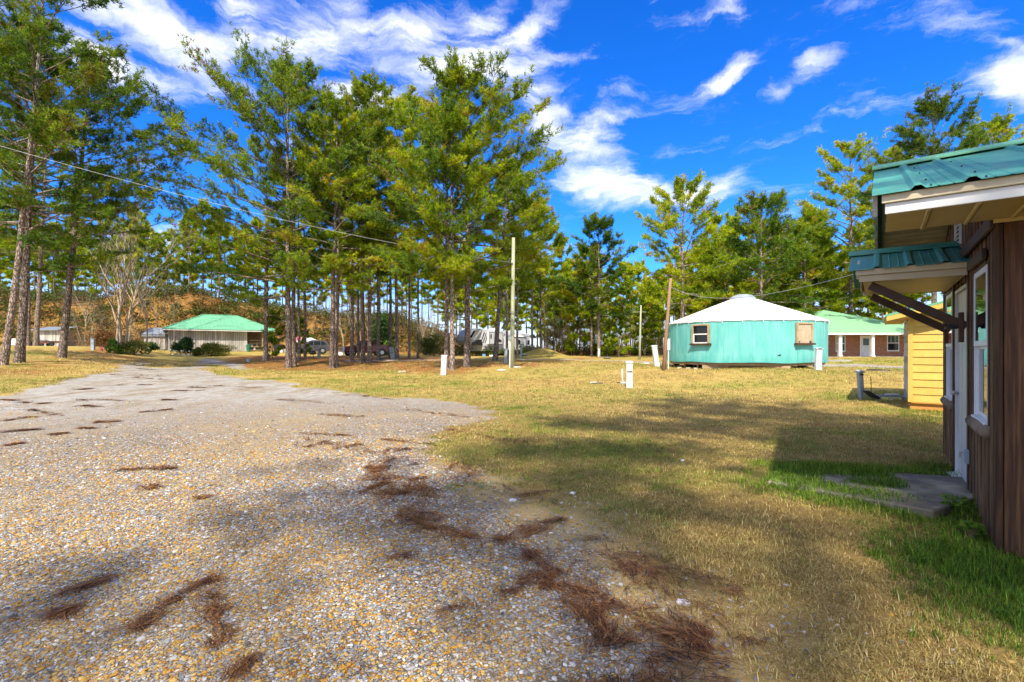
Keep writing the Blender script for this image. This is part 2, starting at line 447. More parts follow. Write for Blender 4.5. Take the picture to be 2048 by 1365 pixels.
def masks(x, y):
    gsd = poly_sd(GRAVEL, x, y)
    dist = np.hypot(x, y)
    wob = (fbm(x, y, .9, 1) - .5) * np.clip(.07 * dist, .5, 2.2) + (fbm(x, y, 3.5, 2) - .5) * .5
    gr = sstep(-.75, .45, gsd + wob * 1.25)
    lane = sstep(1.1, .5, line_d(LANE, x, y) + (fbm(x, y, .6, 3) - .5) * .8)
    lane2 = sstep(2.1, 1.2, line_d(LANE2, x, y) + (fbm(x, y, .6, 3) - .5) * .8)
    walk = sstep(1.1, .7, line_d(WALK, x, y))
    gr = np.maximum(gr, np.maximum(np.maximum(lane * .9, lane2), walk * .7))
    sand = sstep(-.25, .2, poly_sd(SAND, x, y) + wob * .6)
    sand = np.maximum(sand, sstep(.55, .72, fbm(x, y, .55, 8)) * sstep(8.5, 6, dist) * sstep(-2.2, -.2, gsd) * .55)
    lit = np.maximum(sstep(-1.6, 1.2, poly_sd(LITTER, x, y) + wob * 1.3), sstep(-1.5, 1.0, poly_sd(LITTER2, x, y) + wob) * (.35 + .5 * sstep(.4, .6, fbm(x, y, .5, 14))))
    lit = np.maximum(lit, sstep(62, 72, y) * np.where(x < 8, .8, .7))
    # greener turf: patches, the strip by the yurt, lush grass by the cabin
    green = sstep(.53, .75, fbm(x, y, .35, 4)) * .7
    green = np.maximum(green, .42 * sstep(.42, .62, fbm(x, y, .22, 9)) * sstep(9, 15, y))
    green = np.maximum(green, .48 * sstep(.44, .64, fbm(x, y, .9, 33)) * sstep(13, 9, y))
    for (px, py, rx, ry, am) in ((1150,905,2.2,.9,.75),(950,960,.9,.5,.8),(1350,960,1.8,.7,.6),(1480,772,4,1.6,.6),(1700,718,9,2.2,1.0),(610,702,9,5,1.1),
                                 (1760,792,2.6,1.3,1.0),(1890,822,2.0,.6,1.0),(700,748,9,1.0,.6),(1100,745,10,1.5,.45),(1900,740,9,3.5,.8),(60,762,5,2,.5)):
        qx, qy = ground_px(px, py)
        green = np.maximum(green, am * np.exp(-(((x - qx) / rx) ** 2 + ((y - qy) / ry) ** 2)))
    s = x * CB_U.x + y * CB_U.y; t = x * CB_N.x + y * CB_N.y + .79
    lush = sstep(.95, .25, t + (fbm(x, y, 1.7, 6) - .5) * .5) * sstep(3.0, 4.2, s) * sstep(8.9, 7.9, s)
    ssd = poly_sd(SLAB, x, y)
    lush = np.maximum(lush, sstep(-.65, -.1, ssd + (fbm(x, y, 1.5, 7) - .5) * .5) * sstep(4.6, 5.2, s))
    return np.clip(gr, 0, 1), np.clip(green, 0, 1), np.clip(lit, 0, 1), np.clip(sand, 0, 1), np.clip(lush, 0, 1)

# ------------------------------------------------------------------ materials
def attr(t, name, typ='GEOMETRY'):
    a = N(t, 'ShaderNodeAttribute'); a.attribute_name = name; a.attribute_type = typ; return a
GRAVEL_STOPS = [(0,(.075,.08,.085)),(.07,(.17,.18,.20)),(.20,(.27,.285,.31)),(.34,(.40,.41,.42)),(.46,(.56,.55,.53)),(.54,(.42,.21,.02)),(.64,(.30,.23,.14)),(.73,(.25,.10,.02)),(.79,(.46,.31,.09)),(.88,(.21,.22,.24))]
def mat_ground():
    m, t, b, o = base_mat('ground_mat')
    P = worldco(t)
    col = attr(t, 'mask'); sp = N(t, 'ShaderNodeSeparateColor'); t.links.new(col.outputs['Color'], sp.inputs[0])
    gr, gn, lt = sp.outputs[0], sp.outputs[1], sp.outputs[2]
    sa = col.outputs['Alpha']; lu = attr(t, 'lush').outputs['Fac']
    n1 = noise(t, P, .8, 5).outputs['Fac']; n2 = noise(t, P, 9, 6, .7).outputs['Fac']; n3 = noise(t, P, 60, 4, .7).outputs['Fac']
    stretch = mapping(t, P, (30, 90, 30), (0, 0, .5)); n4 = noise(t, stretch, 1.0, 4, .7).outputs['Fac']
    # dormant turf
    tan = ramp(t, [(.25,(.22,.135,.03)),(.45,(.42,.28,.065)),(.62,(.54,.385,.10)),(.8,(.62,.48,.17))], n2).outputs[0]
    tan = mixc(t, math_(t, 'MULTIPLY', n3, .55), tan, (.13,.085,.03))
    tan = mixc(t, math_(t, 'MULTIPLY', n4, .45), tan, (.52,.38,.15))
    grn = ramp(t, [(.3,(.06,.11,.012)),(.55,(.20,.25,.03)),(.8,(.34,.33,.06))], n2).outputs[0]
    gf = math_(t, 'MULTIPLY', gn, math_(t, 'ADD', math_(t, 'MULTIPLY', n2, 1.6), -.15)); 
    gf2 = N(t, 'ShaderNodeClamp'); t.links.new(gf, gf2.inputs[0])
    c = mixc(t, gf2.outputs[0], tan, grn)
    c = mixc(t, math_(t, 'MULTIPLY', lu, .85), c, (.035,.075,.012))
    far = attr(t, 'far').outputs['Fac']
    c = mixc(t, math_(t, 'MULTIPLY', math_(t, 'SUBTRACT', 1.0, far), .6), c, (.12,.075,.028))   # thatch and soil, darkened to deepen the gaps between the near blades
    c = mixc(t, math_(t, 'MULTIPLY', ramp(t, [(.50,(0,0,0)),(.68,(1,1,1))], noise(t, P, 1.6, 6, .7).outputs['Fac']).outputs[0], .38), c, (.30,.18,.05))
    # straw and leaf litter, red earth under it
    lit = ramp(t, [(.25,(.09,.04,.014)),(.45,(.26,.115,.03)),(.6,(.40,.20,.055)),(.8,(.46,.28,.095))], n2).outputs[0]
    lit = mixc(t, math_(t, 'MULTIPLY', n3, .5), lit, (.13,.05,.02))
    lf = math_(t, 'MULTIPLY_ADD', n1, .9, math_(t, 'MULTIPLY_ADD', lt, 1.5, -.85)); lfc = N(t, 'ShaderNodeClamp'); t.links.new(lf, lfc.inputs[0])
    c = mixc(t, lfc.outputs[0], c, lit)
    # sandy grit
    sand = ramp(t, [(.3,(.30,.20,.09)),(.5,(.46,.33,.15)),(.7,(.56,.44,.24))], n3).outputs[0]
    c = mixc(t, math_(t, 'MULTIPLY', sa, math_(t, 'SUBTRACT', 1.25, n2)), c, sand)
    # crushed gravel set in grit
    vd = N(t, 'ShaderNodeTexVoronoi'); vd.inputs['Scale'].default_value = 52; t.links.new(P, vd.inputs['Vector'])
    ve = N(t, 'ShaderNodeTexVoronoi', feature='DISTANCE_TO_EDGE'); ve.inputs['Scale'].default_value = 52; t.links.new(P, ve.inputs['Vector'])
    spv = N(t, 'ShaderNodeSeparateColor'); t.links.new(vd.outputs['Color'], spv.inputs[0])
    stone = ramp(t, GRAVEL_STOPS, spv.outputs[0], 'CONSTANT').outputs[0]
    edge = N(t, 'ShaderNodeMapRange'); edge.inputs['From Min'].default_value = .0; edge.inputs['From Max'].default_value = .12
    t.links.new(ve.outputs[0], edge.inputs[0])
    grit = mixc(t, n3, (.05,.035,.018), (.20,.13,.06))
    stone = mixc(t, edge.outputs[0], grit, stone)
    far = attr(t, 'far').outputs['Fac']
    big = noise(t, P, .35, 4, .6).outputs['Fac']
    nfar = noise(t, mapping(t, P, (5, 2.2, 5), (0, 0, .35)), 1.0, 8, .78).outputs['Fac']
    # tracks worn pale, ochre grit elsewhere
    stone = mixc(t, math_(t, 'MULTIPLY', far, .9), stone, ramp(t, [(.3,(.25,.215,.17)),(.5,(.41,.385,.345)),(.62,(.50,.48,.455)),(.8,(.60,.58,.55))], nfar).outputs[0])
    streak = noise(t, mapping(t, P, (.9, .35, 1), (0, 0, .3)), 1.0, 7, .72).outputs['Fac']
    stone = mixc(t, math_(t, 'MULTIPLY', far, ramp(t, [(.47,(0,0,0)),(.64,(.75,.75,.75))], streak).outputs[0]), stone, (.27,.19,.10))
    wr = ramp(t, [(.42,(0,0,0)),(.62,(1,1,1))], big).outputs[0]
    stone = mixc(t, math_(t, 'MULTIPLY', math_(t, 'SUBTRACT', 1.0, far), math_(t, 'MULTIPLY', wr, .45)), stone, sand)
    gg = math_(t, 'MULTIPLY_ADD', gr, 1.9, math_(t, 'MULTIPLY', math_(t, 'SUBTRACT', n2, .95), 1.0)); ggc = N(t, 'ShaderNodeMapRange', interpolation_type='SMOOTHSTEP')
    ggc.inputs['From Min'].default_value = .15; ggc.inputs['From Max'].default_value = .75; t.links.new(gg, ggc.inputs[0])
    gfac = ggc.outputs[0]
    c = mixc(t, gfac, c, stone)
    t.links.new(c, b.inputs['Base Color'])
    b.inputs['Roughness'].default_value = .95; b.inputs['Specular IOR Level'].default_value = .15
    h = math_(t, 'ADD', math_(t, 'MULTIPLY', n3, .5), n2)
    h2 = mixc(t, gfac, h, math_(t, 'MULTIPLY', edge.outputs[0], 1.2))
    bump(t, b, h2, .6, .02)
mat_ground()

def mat_bark():
    m, t, b, o = base_mat('pine_bark')
    v = objco(t)
    vm = mapping(t, v, (7, 7, 2.2))
    vo = N(t, 'ShaderNodeTexVoronoi', feature='DISTANCE_TO_EDGE'); vo.inputs['Scale'].default_value = 1.6
    nd = noise(t, vm, 1.5, 5, .6)
    vadd = N(t, 'ShaderNodeVectorMath', operation='ADD'); t.links.new(vm, vadd.inputs[0])
    vs = N(t, 'ShaderNodeVectorMath', operation='SCALE'); vs.inputs['Scale'].default_value = .6; t.links.new(nd.outputs['Color'], vs.inputs[0]); t.links.new(vs.outputs[0], vadd.inputs[1])
    t.links.new(vadd.outputs[0], vo.inputs['Vector'])
    pl = N(t, 'ShaderNodeMapRange'); pl.inputs['From Max'].default_value = .22; t.links.new(vo.outputs[0], pl.inputs[0])
    nn = noise(t, v, 5, 6, .7).outputs['Fac']
    plate = ramp(t, [(.25,(.20,.14,.105)),(.5,(.36,.285,.235)),(.75,(.52,.44,.38))], nn).outputs[0]
    c = mixc(t, pl.outputs[0], (.045,.03,.024), plate)
    oi = N(t, 'ShaderNodeObjectInfo'); hsv = N(t, 'ShaderNodeHueSaturation'); t.links.new(math_(t, 'MULTIPLY_ADD', oi.outputs['Random'], .5, .75), hsv.inputs['Value']); t.links.new(c, hsv.inputs['Color'])
    t.links.new(hsv.outputs[0], b.inputs['Base Color']); b.inputs['Roughness'].default_value = .95; b.inputs['Specular IOR Level'].default_value = .1
    bump(t, b, pl.outputs[0], .8, .03)
mat_bark()

def mat_leaf(name, dark, mid, light, trans=.35, rough=.6, objvar=.25, extra=None):
    m, t, b, o = base_mat(name)
    a = attr(t, 'tint').outputs['Fac']
    st = [(0, dark), (.5, mid), (1, light)] + ([(1.0, extra)] if extra else [])
    if extra: st = [(0, dark), (.45, mid), (.93, light), (.97, extra)]
    c = ramp(t, st, a).outputs[0]
    oi = N(t, 'ShaderNodeObjectInfo'); hsv = N(t, 'ShaderNodeHueSaturation')
    t.links.new(math_(t, 'MULTIPLY_ADD', oi.outputs['Random'], 2*objvar, 1-objvar), hsv.inputs['Value'])
    t.links.new(math_(t, 'MULTIPLY_ADD', oi.outputs['Random'], -.022, .516), hsv.inputs['Hue'])
    t.links.new(c, hsv.inputs['Color'])
    t.links.new(hsv.outputs[0], b.inputs['Base Color']); b.inputs['Roughness'].default_value = rough; b.inputs['Specular IOR Level'].default_value = .25
    tr = N(t, 'ShaderNodeBsdfTranslucent'); t.links.new(hsv.outputs[0], tr.inputs[0])
    mx = N(t, 'ShaderNodeMixShader'); mx.inputs[0].default_value = trans
    t.links.new(b.outputs[0], mx.inputs[1]); t.links.new(tr.outputs[0], mx.inputs[2]); t.links.new(mx.outputs[0], o.inputs[0])
    return m
mat_leaf('pine_needles', (.05,.115,.004), (.24,.335,.006), (.54,.58,.010), .45, extra=(.36,.18,.03))
mat_leaf('pine_needles_cool', (.035,.09,.012), (.13,.23,.014), (.34,.42,.02), .4, extra=(.22,.12,.03))
mat_leaf('evergreen_leaf', (.012,.035,.008), (.03,.075,.012), (.06,.12,.02), .2)
mat_leaf('azalea_leaf', (.05,.07,.008), (.13,.15,.02), (.24,.20,.03), .3)
mat_leaf('brush_leaf', (.06,.028,.010), (.18,.085,.025), (.30,.19,.06), .3)
mat_leaf('brush_green', (.03,.06,.01), (.11,.14,.02), (.22,.22,.04), .3)
mat_leaf('bright_leaf', (.05,.12,.01), (.13,.24,.02), (.25,.36,.04), .35)
mat_leaf('grass_blade', (.13,.085,.03), (.42,.30,.11), (.62,.50,.24), .25, objvar=0)
mat_leaf('straw_needle', (.016,.006,.003), (.13,.045,.015), (.42,.20,.07), .1, objvar=0)
mk('bare_wood', (.30,.23,.16), (.48,.40,.30), (2,2,6), .9, bumps=.2, objvar=.15)
mk('twig_brown', (.17,.10,.06), (.33,.23,.14), (1,1,3), .9, bumps=0, objvar=.15)

# grass blades scattered near the camera take their greenness from each tuft
def mat_grass():
    m, t, b, o = base_mat('turf_blades')
    tint = attr(t, 'tint').outputs['Fac']; gn = attr(t, 'green', 'INSTANCER').outputs['Fac']; vr = attr(t, 'vary', 'INSTANCER').outputs['Fac']
    tan = ramp(t, [(0,(.17,.11,.03)),(.4,(.40,.28,.08)),(.75,(.58,.44,.16)),(1,(.68,.56,.27))], tint).outputs[0]
    grn = ramp(t, [(0,(.03,.08,.008)),(.4,(.085,.19,.012)),(.75,(.17,.30,.02)),(1,(.28,.38,.03))], tint).outputs[0]
    f = math_(t, 'MULTIPLY_ADD', gn, 2.0, math_(t, 'SUBTRACT', math_(t, 'MULTIPLY', tint, .7), .85)); fc = N(t, 'ShaderNodeClamp'); t.links.new(f, fc.inputs[0])
    c = mixc(t, fc.outputs[0], tan, grn)
    h = N(t, 'ShaderNodeHueSaturation'); t.links.new(math_(t, 'MULTIPLY_ADD', vr, .5, .72), h.inputs['Value']); t.links.new(c, h.inputs['Color'])
    t.links.new(h.outputs[0], b.inputs['Base Color']); b.inputs['Roughness'].default_value = .6; b.inputs['Specular IOR Level'].default_value = .25
    tr = N(t, 'ShaderNodeBsdfTranslucent'); t.links.new(h.outputs[0], tr.inputs[0])
    mx = N(t, 'ShaderNodeMixShader'); mx.inputs[0].default_value = .3
    t.links.new(b.outputs[0], mx.inputs[1]); t.links.new(tr.outputs[0], mx.inputs[2]); t.links.new(mx.outputs[0], o.inputs[0])
mat_grass()
def mat_pebble():
    m, t, b, o = base_mat('pebble_mat')
    k = attr(t, 'vary', 'INSTANCER').outputs['Fac']
    c = ramp(t, GRAVEL_STOPS, k, 'CONSTANT').outputs[0]
    n = noise(t, worldco(t), 140, 3, .6).outputs['Fac']
    c = mixc(t, math_(t, 'MULTIPLY', n, .28), c, (.26,.20,.13))
    t.links.new(c, b.inputs['Base Color']); b.inputs['Roughness'].default_value = .8; b.inputs['Specular IOR Level'].default_value = .25
mat_pebble()

mk('brown_board', (.018,.007,.004), (.075,.030,.012), (38,38,1.6), .75, bumps=.6, bdist=.006, objvar=.5, c3=(.19,.09,.035))
mk('batten_wood_lit', (.05,.022,.010), (.14,.075,.038), (38,38,1.6), .8, bumps=.6, bdist=.006, objvar=.4, c3=(.30,.19,.11))  # lighter than the boards, painting in lit batten edges against shaded gaps
mk('grey_log', (.13,.085,.055), (.30,.22,.16), (6,6,6), .85, bumps=.3, objvar=.1)
mk('dark_beam', (.04,.018,.010), (.10,.05,.028), (4,4,4), .6, bumps=.2, bdist=.005, objvar=.15)
mk('beige_trim', (.50,.42,.28), (.62,.54,.39), (2,2,2), .5, bumps=.05, objvar=.06)
mk('vinyl_soffit', (.46,.35,.16), (.56,.44,.22), (2,2,2), .45, bumps=.04, objvar=.05)
mk('white_paint', (.66,.66,.63), (.80,.80,.78), (3,3,3), .5, bumps=.06, objvar=.04)
mk('white_door', (.50,.51,.50), (.68,.69,.69), (5,5,1.5), .5, bumps=.1, objvar=.0)
mk('white_vinyl', (.68,.70,.72), (.78,.80,.82), (3,3,3), .4, bumps=.03)
mk('pedestal_white', (.62,.64,.64), (.78,.80,.80), (3,3,1.2), .5, bumps=.05, objvar=.05)
mk('pedestal_grey', (.26,.31,.35), (.38,.43,.46), (3,3,1.2), .5, bumps=.05, objvar=.08)
mk('yellow_siding', (.56,.36,.065), (.64,.43,.10), (1.2,5,5), .6, bumps=.08, bdist=.004, objvar=.06)
mk('beige_lap', (.42,.33,.18), (.50,.41,.25), (1.2,5,5), .6, bumps=.08, bdist=.004, objvar=.06)
mk('orange_block', (.44,.18,.03), (.56,.27,.07), (4,4,4), .9, bumps=.3)
mk('concrete', (.06,.055,.045), (.17,.15,.11), (2.2,2.2,2.2), .9, bumps=.4, bdist=.008, c3=(.42,.38,.27))
mk('curtain', (.50,.52,.52), (.62,.64,.64), (9,9,.5), .9, bumps=.1)
mk('black_rubber', (.012,.012,.013), (.03,.03,.03), (6,6,6), .8, bumps=.1)
mk('black_plastic', (.015,.015,.017), (.035,.035,.038), (4,4,4), .45, bumps=.03)
mk('dark_void', (.008,.008,.008), (.02,.018,.015), (4,4,4), .9, bumps=0)  # near-black colour painting in the shade behind boards, slats and openings
mk('steel', (.42,.43,.44), (.56,.57,.58), (4,4,4), .4, metal=.7, bumps=.05)
mk('screw', (.03,.03,.03), (.07,.06,.05), (30,30,30), .5, metal=.3, bumps=0)
mk('grey_board', (.28,.25,.22), (.46,.43,.40), (6,6,.8), .9, bumps=.2, objvar=.28, c3=(.58,.55,.52))
mk('old_lumber', (.30,.21,.12), (.46,.34,.20), (3,3,3), .9, bumps=.2, objvar=.15)
mk('plywood', (.38,.28,.18), (.52,.42,.30), (8,8,8), .85, bumps=.1)
mk('pole_green', (.30,.31,.20), (.44,.46,.32), (3,3,.8), .9, bumps=.2)
mk('pole_brown', (.20,.12,.07), (.34,.22,.13), (5,5,.8), .9, bumps=.25)
mk('wire_pale', (.45,.45,.45), (.55,.55,.55), (3,3,3), .5, bumps=0)
mk('wire_dark', (.03,.03,.035), (.05,.05,.05), (3,3,3), .5, bumps=0)
mk('pink_cloth', (.60,.10,.14), (.72,.17,.20), (1,1,1), .7, bumps=.05)
mk('white_cloth', (.74,.72,.74), (.80,.78,.80), (1,1,1), .7, bumps=.05)
mk('azure_plastic', (.10,.28,.55), (.14,.34,.62), (3,3,3), .5, bumps=0)
mk('bin_green', (.02,.16,.09), (.03,.2,.12), (3,3,3), .5, bumps=0)
mk('pvc_white', (.66,.67,.66), (.76,.77,.76), (6,6,6), .5, bumps=.02)
mk('pvc_teal', (.35,.52,.55), (.45,.6,.62), (6,6,6), .5, bumps=.02)
mk('shed_roof_grey', (.15,.18,.21), (.24,.27,.31), (1,1,1), .5, bumps=.05)
mk('shed_wall_grey', (.33,.31,.28), (.43,.41,.38), (2,2,2), .8, bumps=.1)
mk('tool_grey', (.12,.13,.15), (.20,.21,.24), (3,3,3), .7, bumps=.05)
mk('yellow_print', (.78,.72,.03), (.82,.76,.04), (3,3,3), .5, bumps=0)
mk('flower_pink', (.6,.02,.16), (.7,.05,.25), (3,3,3), .6, bumps=0)
mk('stone_pale', (.40,.36,.28), (.56,.52,.42), (6,6,6), .9, bumps=.3)
mk('rust_red', (.20,.05,.02), (.32,.10,.05), (6,6,6), .8, bumps=.1)

def mat_roof(name, ca, cb, dirt):
    m, t, b, o = base_mat(name)
    v = objco(t)
    n = noise(t, mapping(t, v, (2.2, 2.2, 2.2)), 1.0, 6, .65).outputs['Fac']
    c = ramp(t, [(.3, ca), (.7, cb)], n).outputs[0]
    st = noise(t, mapping(t, v, (1.2, 26, 1.2)), 1.0, 4, .6).outputs['Fac']
    c = mixc(t, ramp(t, [(.5,(0,0,0)),(.75,(.5,.5,.5))], st).outputs[0], c, dirt)
    t.links.new(c, b.inputs['Base Color']); b.inputs['Roughness'].default_value = .5; b.inputs['Metallic'].default_value = .0; b.inputs['Specular IOR Level'].default_value = .3
    b.inputs['Coat Weight'].default_value = .05
mat_roof('roof_teal', (.035,.19,.135), (.075,.30,.215), (.10,.16,.12))
mat_roof('roof_green', (.12,.36,.20), (.16,.42,.245), (.13,.30,.18))
mat_roof('roof_green_soft', (.20,.43,.22), (.24,.48,.26), (.2,.4,.22))

def mat_yurt():
    m, t, b, o = base_mat('yurt_canvas')
    v = objco(t)
    ang = N(t, 'ShaderNodeSeparateXYZ'); t.links.new(v, ang.inputs[0])
    a = math_(t, 'ARCTAN2', ang.outputs[1], ang.outputs[0])
    cv = N(t, 'ShaderNodeCombineXYZ'); t.links.new(a, cv.inputs[0]); t.links.new(ang.outputs[2], cv.inputs[1])
    n1 = noise(t, mapping(t, cv.outputs[0], (22, .35, 1)), 1.0, 6, .7).outputs['Fac']
    n2 = noise(t, mapping(t, cv.outputs[0], (9, .55, 1)), 1.0, 5, .6).outputs['Fac']
    c = ramp(t, [(.3,(.10,.41,.38)),(.48,(.14,.47,.44)),(.62,(.18,.51,.48)),(.8,(.22,.55,.52))], n2).outputs[0]
    c = mixc(t, ramp(t, [(.52,(0,0,0)),(.70,(.6,.6,.6))], n1).outputs[0], c, (.03,.31,.285))
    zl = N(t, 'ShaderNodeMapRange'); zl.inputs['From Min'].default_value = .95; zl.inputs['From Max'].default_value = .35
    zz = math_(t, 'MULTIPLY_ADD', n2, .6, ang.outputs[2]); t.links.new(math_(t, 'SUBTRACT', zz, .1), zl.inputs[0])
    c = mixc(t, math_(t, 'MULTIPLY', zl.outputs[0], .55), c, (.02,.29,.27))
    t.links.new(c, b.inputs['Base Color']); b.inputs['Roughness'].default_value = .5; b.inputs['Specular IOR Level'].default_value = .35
    bump(t, b, n1, .25, .02)
mat_yurt()
mk('yurt_roof_white', (.74,.75,.76), (.82,.82,.82), (.6,.6,.6), .45, bumps=.12, bdist=.02)
mk('yurt_skylight', (.22,.25,.28), (.34,.37,.40), (2,2,2), .25, bumps=.03)

def mat_brick():
    m, t, b, o = base_mat('brick_wall')
    v = objco(t)
    # local x along the wall, z up
    sp = N(t, 'ShaderNodeSeparateXYZ'); t.links.new(v, sp.inputs[0])
    cv = N(t, 'ShaderNodeCombineXYZ'); t.links.new(math_(t, 'ADD', sp.outputs[0], sp.outputs[1]), cv.inputs[0]); t.links.new(sp.outputs[2], cv.inputs[1])
    br = N(t, 'ShaderNodeTexBrick'); t.links.new(cv.outputs[0], br.inputs['Vector'])
    br.inputs['Scale'].default_value = 1.0; br.inputs['Brick Width'].default_value = .21; br.inputs['Row Height'].default_value = .076; br.inputs['Mortar Size'].default_value = .008
    br.inputs['Color1'].default_value = (.30,.085,.035,1); br.inputs['Color2'].default_value = (.19,.06,.03,1); br.inputs['Mortar'].default_value = (.36,.26,.18,1)
    n = noise(t, mapping(t, cv.outputs[0], (2.6, 9, 1)), 1.0, 5, .65).outputs['Fac']
    c = mixc(t, ramp(t, [(.56,(0,0,0)),(.68,(.85,.85,.85))], n).outputs[0], br.outputs[0], (.50,.33,.22))
    t.links.new(c, b.inputs['Base Color']); b.inputs['Roughness'].default_value = .9
    bump(t, b, br.outputs['Fac'], -.3, .01)
mat_brick()
def mat_glass(name, tint=(.02,.025,.03), rough=.03):
    m, t, b, o = base_mat(name)
    b.inputs['Base Color'].default_value = (*tint, 1); b.inputs['Roughness'].default_value = rough; b.inputs['Specular IOR Level'].default_value = .45
    n = noise(t, objco(t), 2.0, 2); bump(t, b, n.outputs['Fac'], .02, .01)
mat_glass('dark_glass', (.008,.009,.010), .12); mat_glass('car_glass', (.015,.02,.025)); mat_glass('screen_glass', (.03,.06,.06), .15)
def mat_pane():
    m, t, b, o = base_mat('clear_pane')
    t.nodes.remove(b)
    gl = N(t, 'ShaderNodeBsdfGlossy'); gl.inputs['Roughness'].default_value = .02
    tr = N(t, 'ShaderNodeBsdfTransparent'); tr.inputs[0].default_value = (.80,.84,.82,1)
    fr = N(t, 'ShaderNodeFresnel'); fr.inputs[0].default_value = 1.52
    k = math_(t, 'MULTIPLY_ADD', fr.outputs[0], 1.2, .08)
    mx = N(t, 'ShaderNodeMixShader'); t.links.new(k, mx.inputs[0]); t.links.new(tr.outputs[0], mx.inputs[1]); t.links.new(gl.outputs[0], mx.inputs[2])
    t.links.new(mx.outputs[0], o.inputs[0])
mat_pane()
def mat_paint(name, c, flake=.4):
    m, t, b, o = base_mat(name)
    n = noise(t, objco(t), 3.0, 4).outputs['Fac']
    cc = mixc(t, n, tuple(v*.85 for v in c), tuple(min(1, v*1.1) for v in c))
    t.links.new(cc, b.inputs['Base Color']); b.inputs['Roughness'].default_value = .3; b.inputs['Metallic'].default_value = flake; b.inputs['Coat Weight'].default_value = .6
mat_paint('suv_paint', (.075,.075,.085)); mat_paint('truck_paint', (.13,.006,.018)); mat_paint('rv_white', (.66,.68,.72), 0); mat_paint('rv_grey', (.20,.21,.23), .1)
mat_paint('rv_silver', (.42,.44,.47), .1); mat_paint('rv_black', (.03,.03,.035), .1); mat_paint('chrome', (.6,.62,.66), .9); mat_paint('lamp_red', (.45,.02,.02), 0); mat_paint('lamp_clear', (.7,.72,.72), .2)
mat_paint('rv_cream', (.62,.58,.46), 0)

# ------------------------------------------------------------------ ground sheet
def grid_axis(lo, hi, a, n):
    u = np.linspace(math.asinh(lo / a), math.asinh(hi / a), n); return a * np.sinh(u)
def make_ground():
    xs = grid_axis(-420, 420, 3.2, 430)
    ys = np.r_[np.linspace(-120, -2, 28)[:-1], 1.0 * np.exp(np.linspace(math.log(1.0), math.log(460), 330)) - 3.0]
    XX, YY = np.meshgrid(xs, ys)
    ZZ = G(XX, YY)
    m = masks(XX.ravel(), YY.ravel())
    nx, ny = len(xs), len(ys)
    V = np.c_[XX.ravel(), YY.ravel(), ZZ.ravel()]
    i = np.arange((ny-1)*(nx-1)); r = i // (nx-1); c = i % (nx-1)
    a = r*nx + c
    T = np.c_[a, a+1, a+nx+1, a+nx]
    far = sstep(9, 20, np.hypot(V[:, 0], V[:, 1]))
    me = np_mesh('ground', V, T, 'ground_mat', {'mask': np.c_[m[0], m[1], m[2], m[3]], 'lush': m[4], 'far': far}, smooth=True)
    o = link('ground', me); tag(o, kind='structure')
    return o
ground = make_ground()

# ------------------------------------------------------------------ scatter on points (instances)
def scatter(name, pts, rot, scl, inst, mat, attrs):
    me = bpy.data.meshes.new(name + '_points'); n = len(pts)
    me.vertices.add(n); me.vertices.foreach_set('co', np.asarray(pts, np.float32).ravel())
    for an, arr in dict(attrs, rot=rot, scl=scl).items():
        arr = np.asarray(arr, np.float32)
        if arr.ndim == 1: a = me.attributes.new(an, 'FLOAT', 'POINT'); a.data.foreach_set('value', arr)
        else: a = me.attributes.new(an, 'FLOAT_VECTOR', 'POINT'); a.data.foreach_set('vector', arr.ravel())
    me.update()
    o = link(name, me)
    ng = bpy.data.node_groups.new(name + '_nodes', 'GeometryNodeTree')
    ng.interface.new_socket('Geometry', in_out='INPUT', socket_type='NodeSocketGeometry')
    ng.interface.new_socket('Geometry', in_out='OUTPUT', socket_type='NodeSocketGeometry')
    gi = ng.nodes.new('NodeGroupInput'); go = ng.nodes.new('NodeGroupOutput')
    iop = ng.nodes.new('GeometryNodeInstanceOnPoints')
    ng.links.new(gi.outputs[0], iop.inputs['Points'])
    if len(inst) == 1:
        oi = ng.nodes.new('GeometryNodeObjectInfo'); oi.inputs['Object'].default_value = inst[0]; oi.inputs['As Instance'].default_value = False
        ng.links.new(oi.outputs['Geometry'], iop.inputs['Instance'])
    else:
        gj = ng.nodes.new('GeometryNodeGeometryToInstance')
        for ob in inst:
            oi = ng.nodes.new('GeometryNodeObjectInfo'); oi.inputs['Object'].default_value = ob; oi.inputs['As Instance'].default_value = False
            ng.links.new(oi.outputs['Geometry'], gj.inputs[0])
        ng.links.new(gj.outputs[0], iop.inputs['Instance']); iop.inputs['Pick Instance'].default_value = True
        na = ng.nodes.new('GeometryNodeInputNamedAttribute'); na.data_type = 'INT'; na.inputs[0].default_value = 'pick'
        ng.links.new(na.outputs[0], iop.inputs['Instance Index'])
        a = me.attributes.new('pick', 'INT', 'POINT'); a.data.foreach_set('value', np.random.RandomState(n).randint(0, len(inst), n).astype(np.int32))
    for an, sock in (('rot', 'Rotation'), ('scl', 'Scale')):
        na = ng.nodes.new('GeometryNodeInputNamedAttribute'); na.data_type = 'FLOAT_VECTOR'; na.inputs[0].default_value = an
        ng.links.new(na.outputs[0], iop.inputs[sock])
    ng.links.new(iop.outputs[0], go.inputs[0])
    md = o.modifiers.new('scatter', 'NODES'); md.node_group = ng
    me.materials.append(MATS[mat])
    return o
def proto(name, V, T, mat, attrs=None, smooth=False):
    return bpy.data.objects.new(name, np_mesh(name, V, T, mat, attrs, smooth))

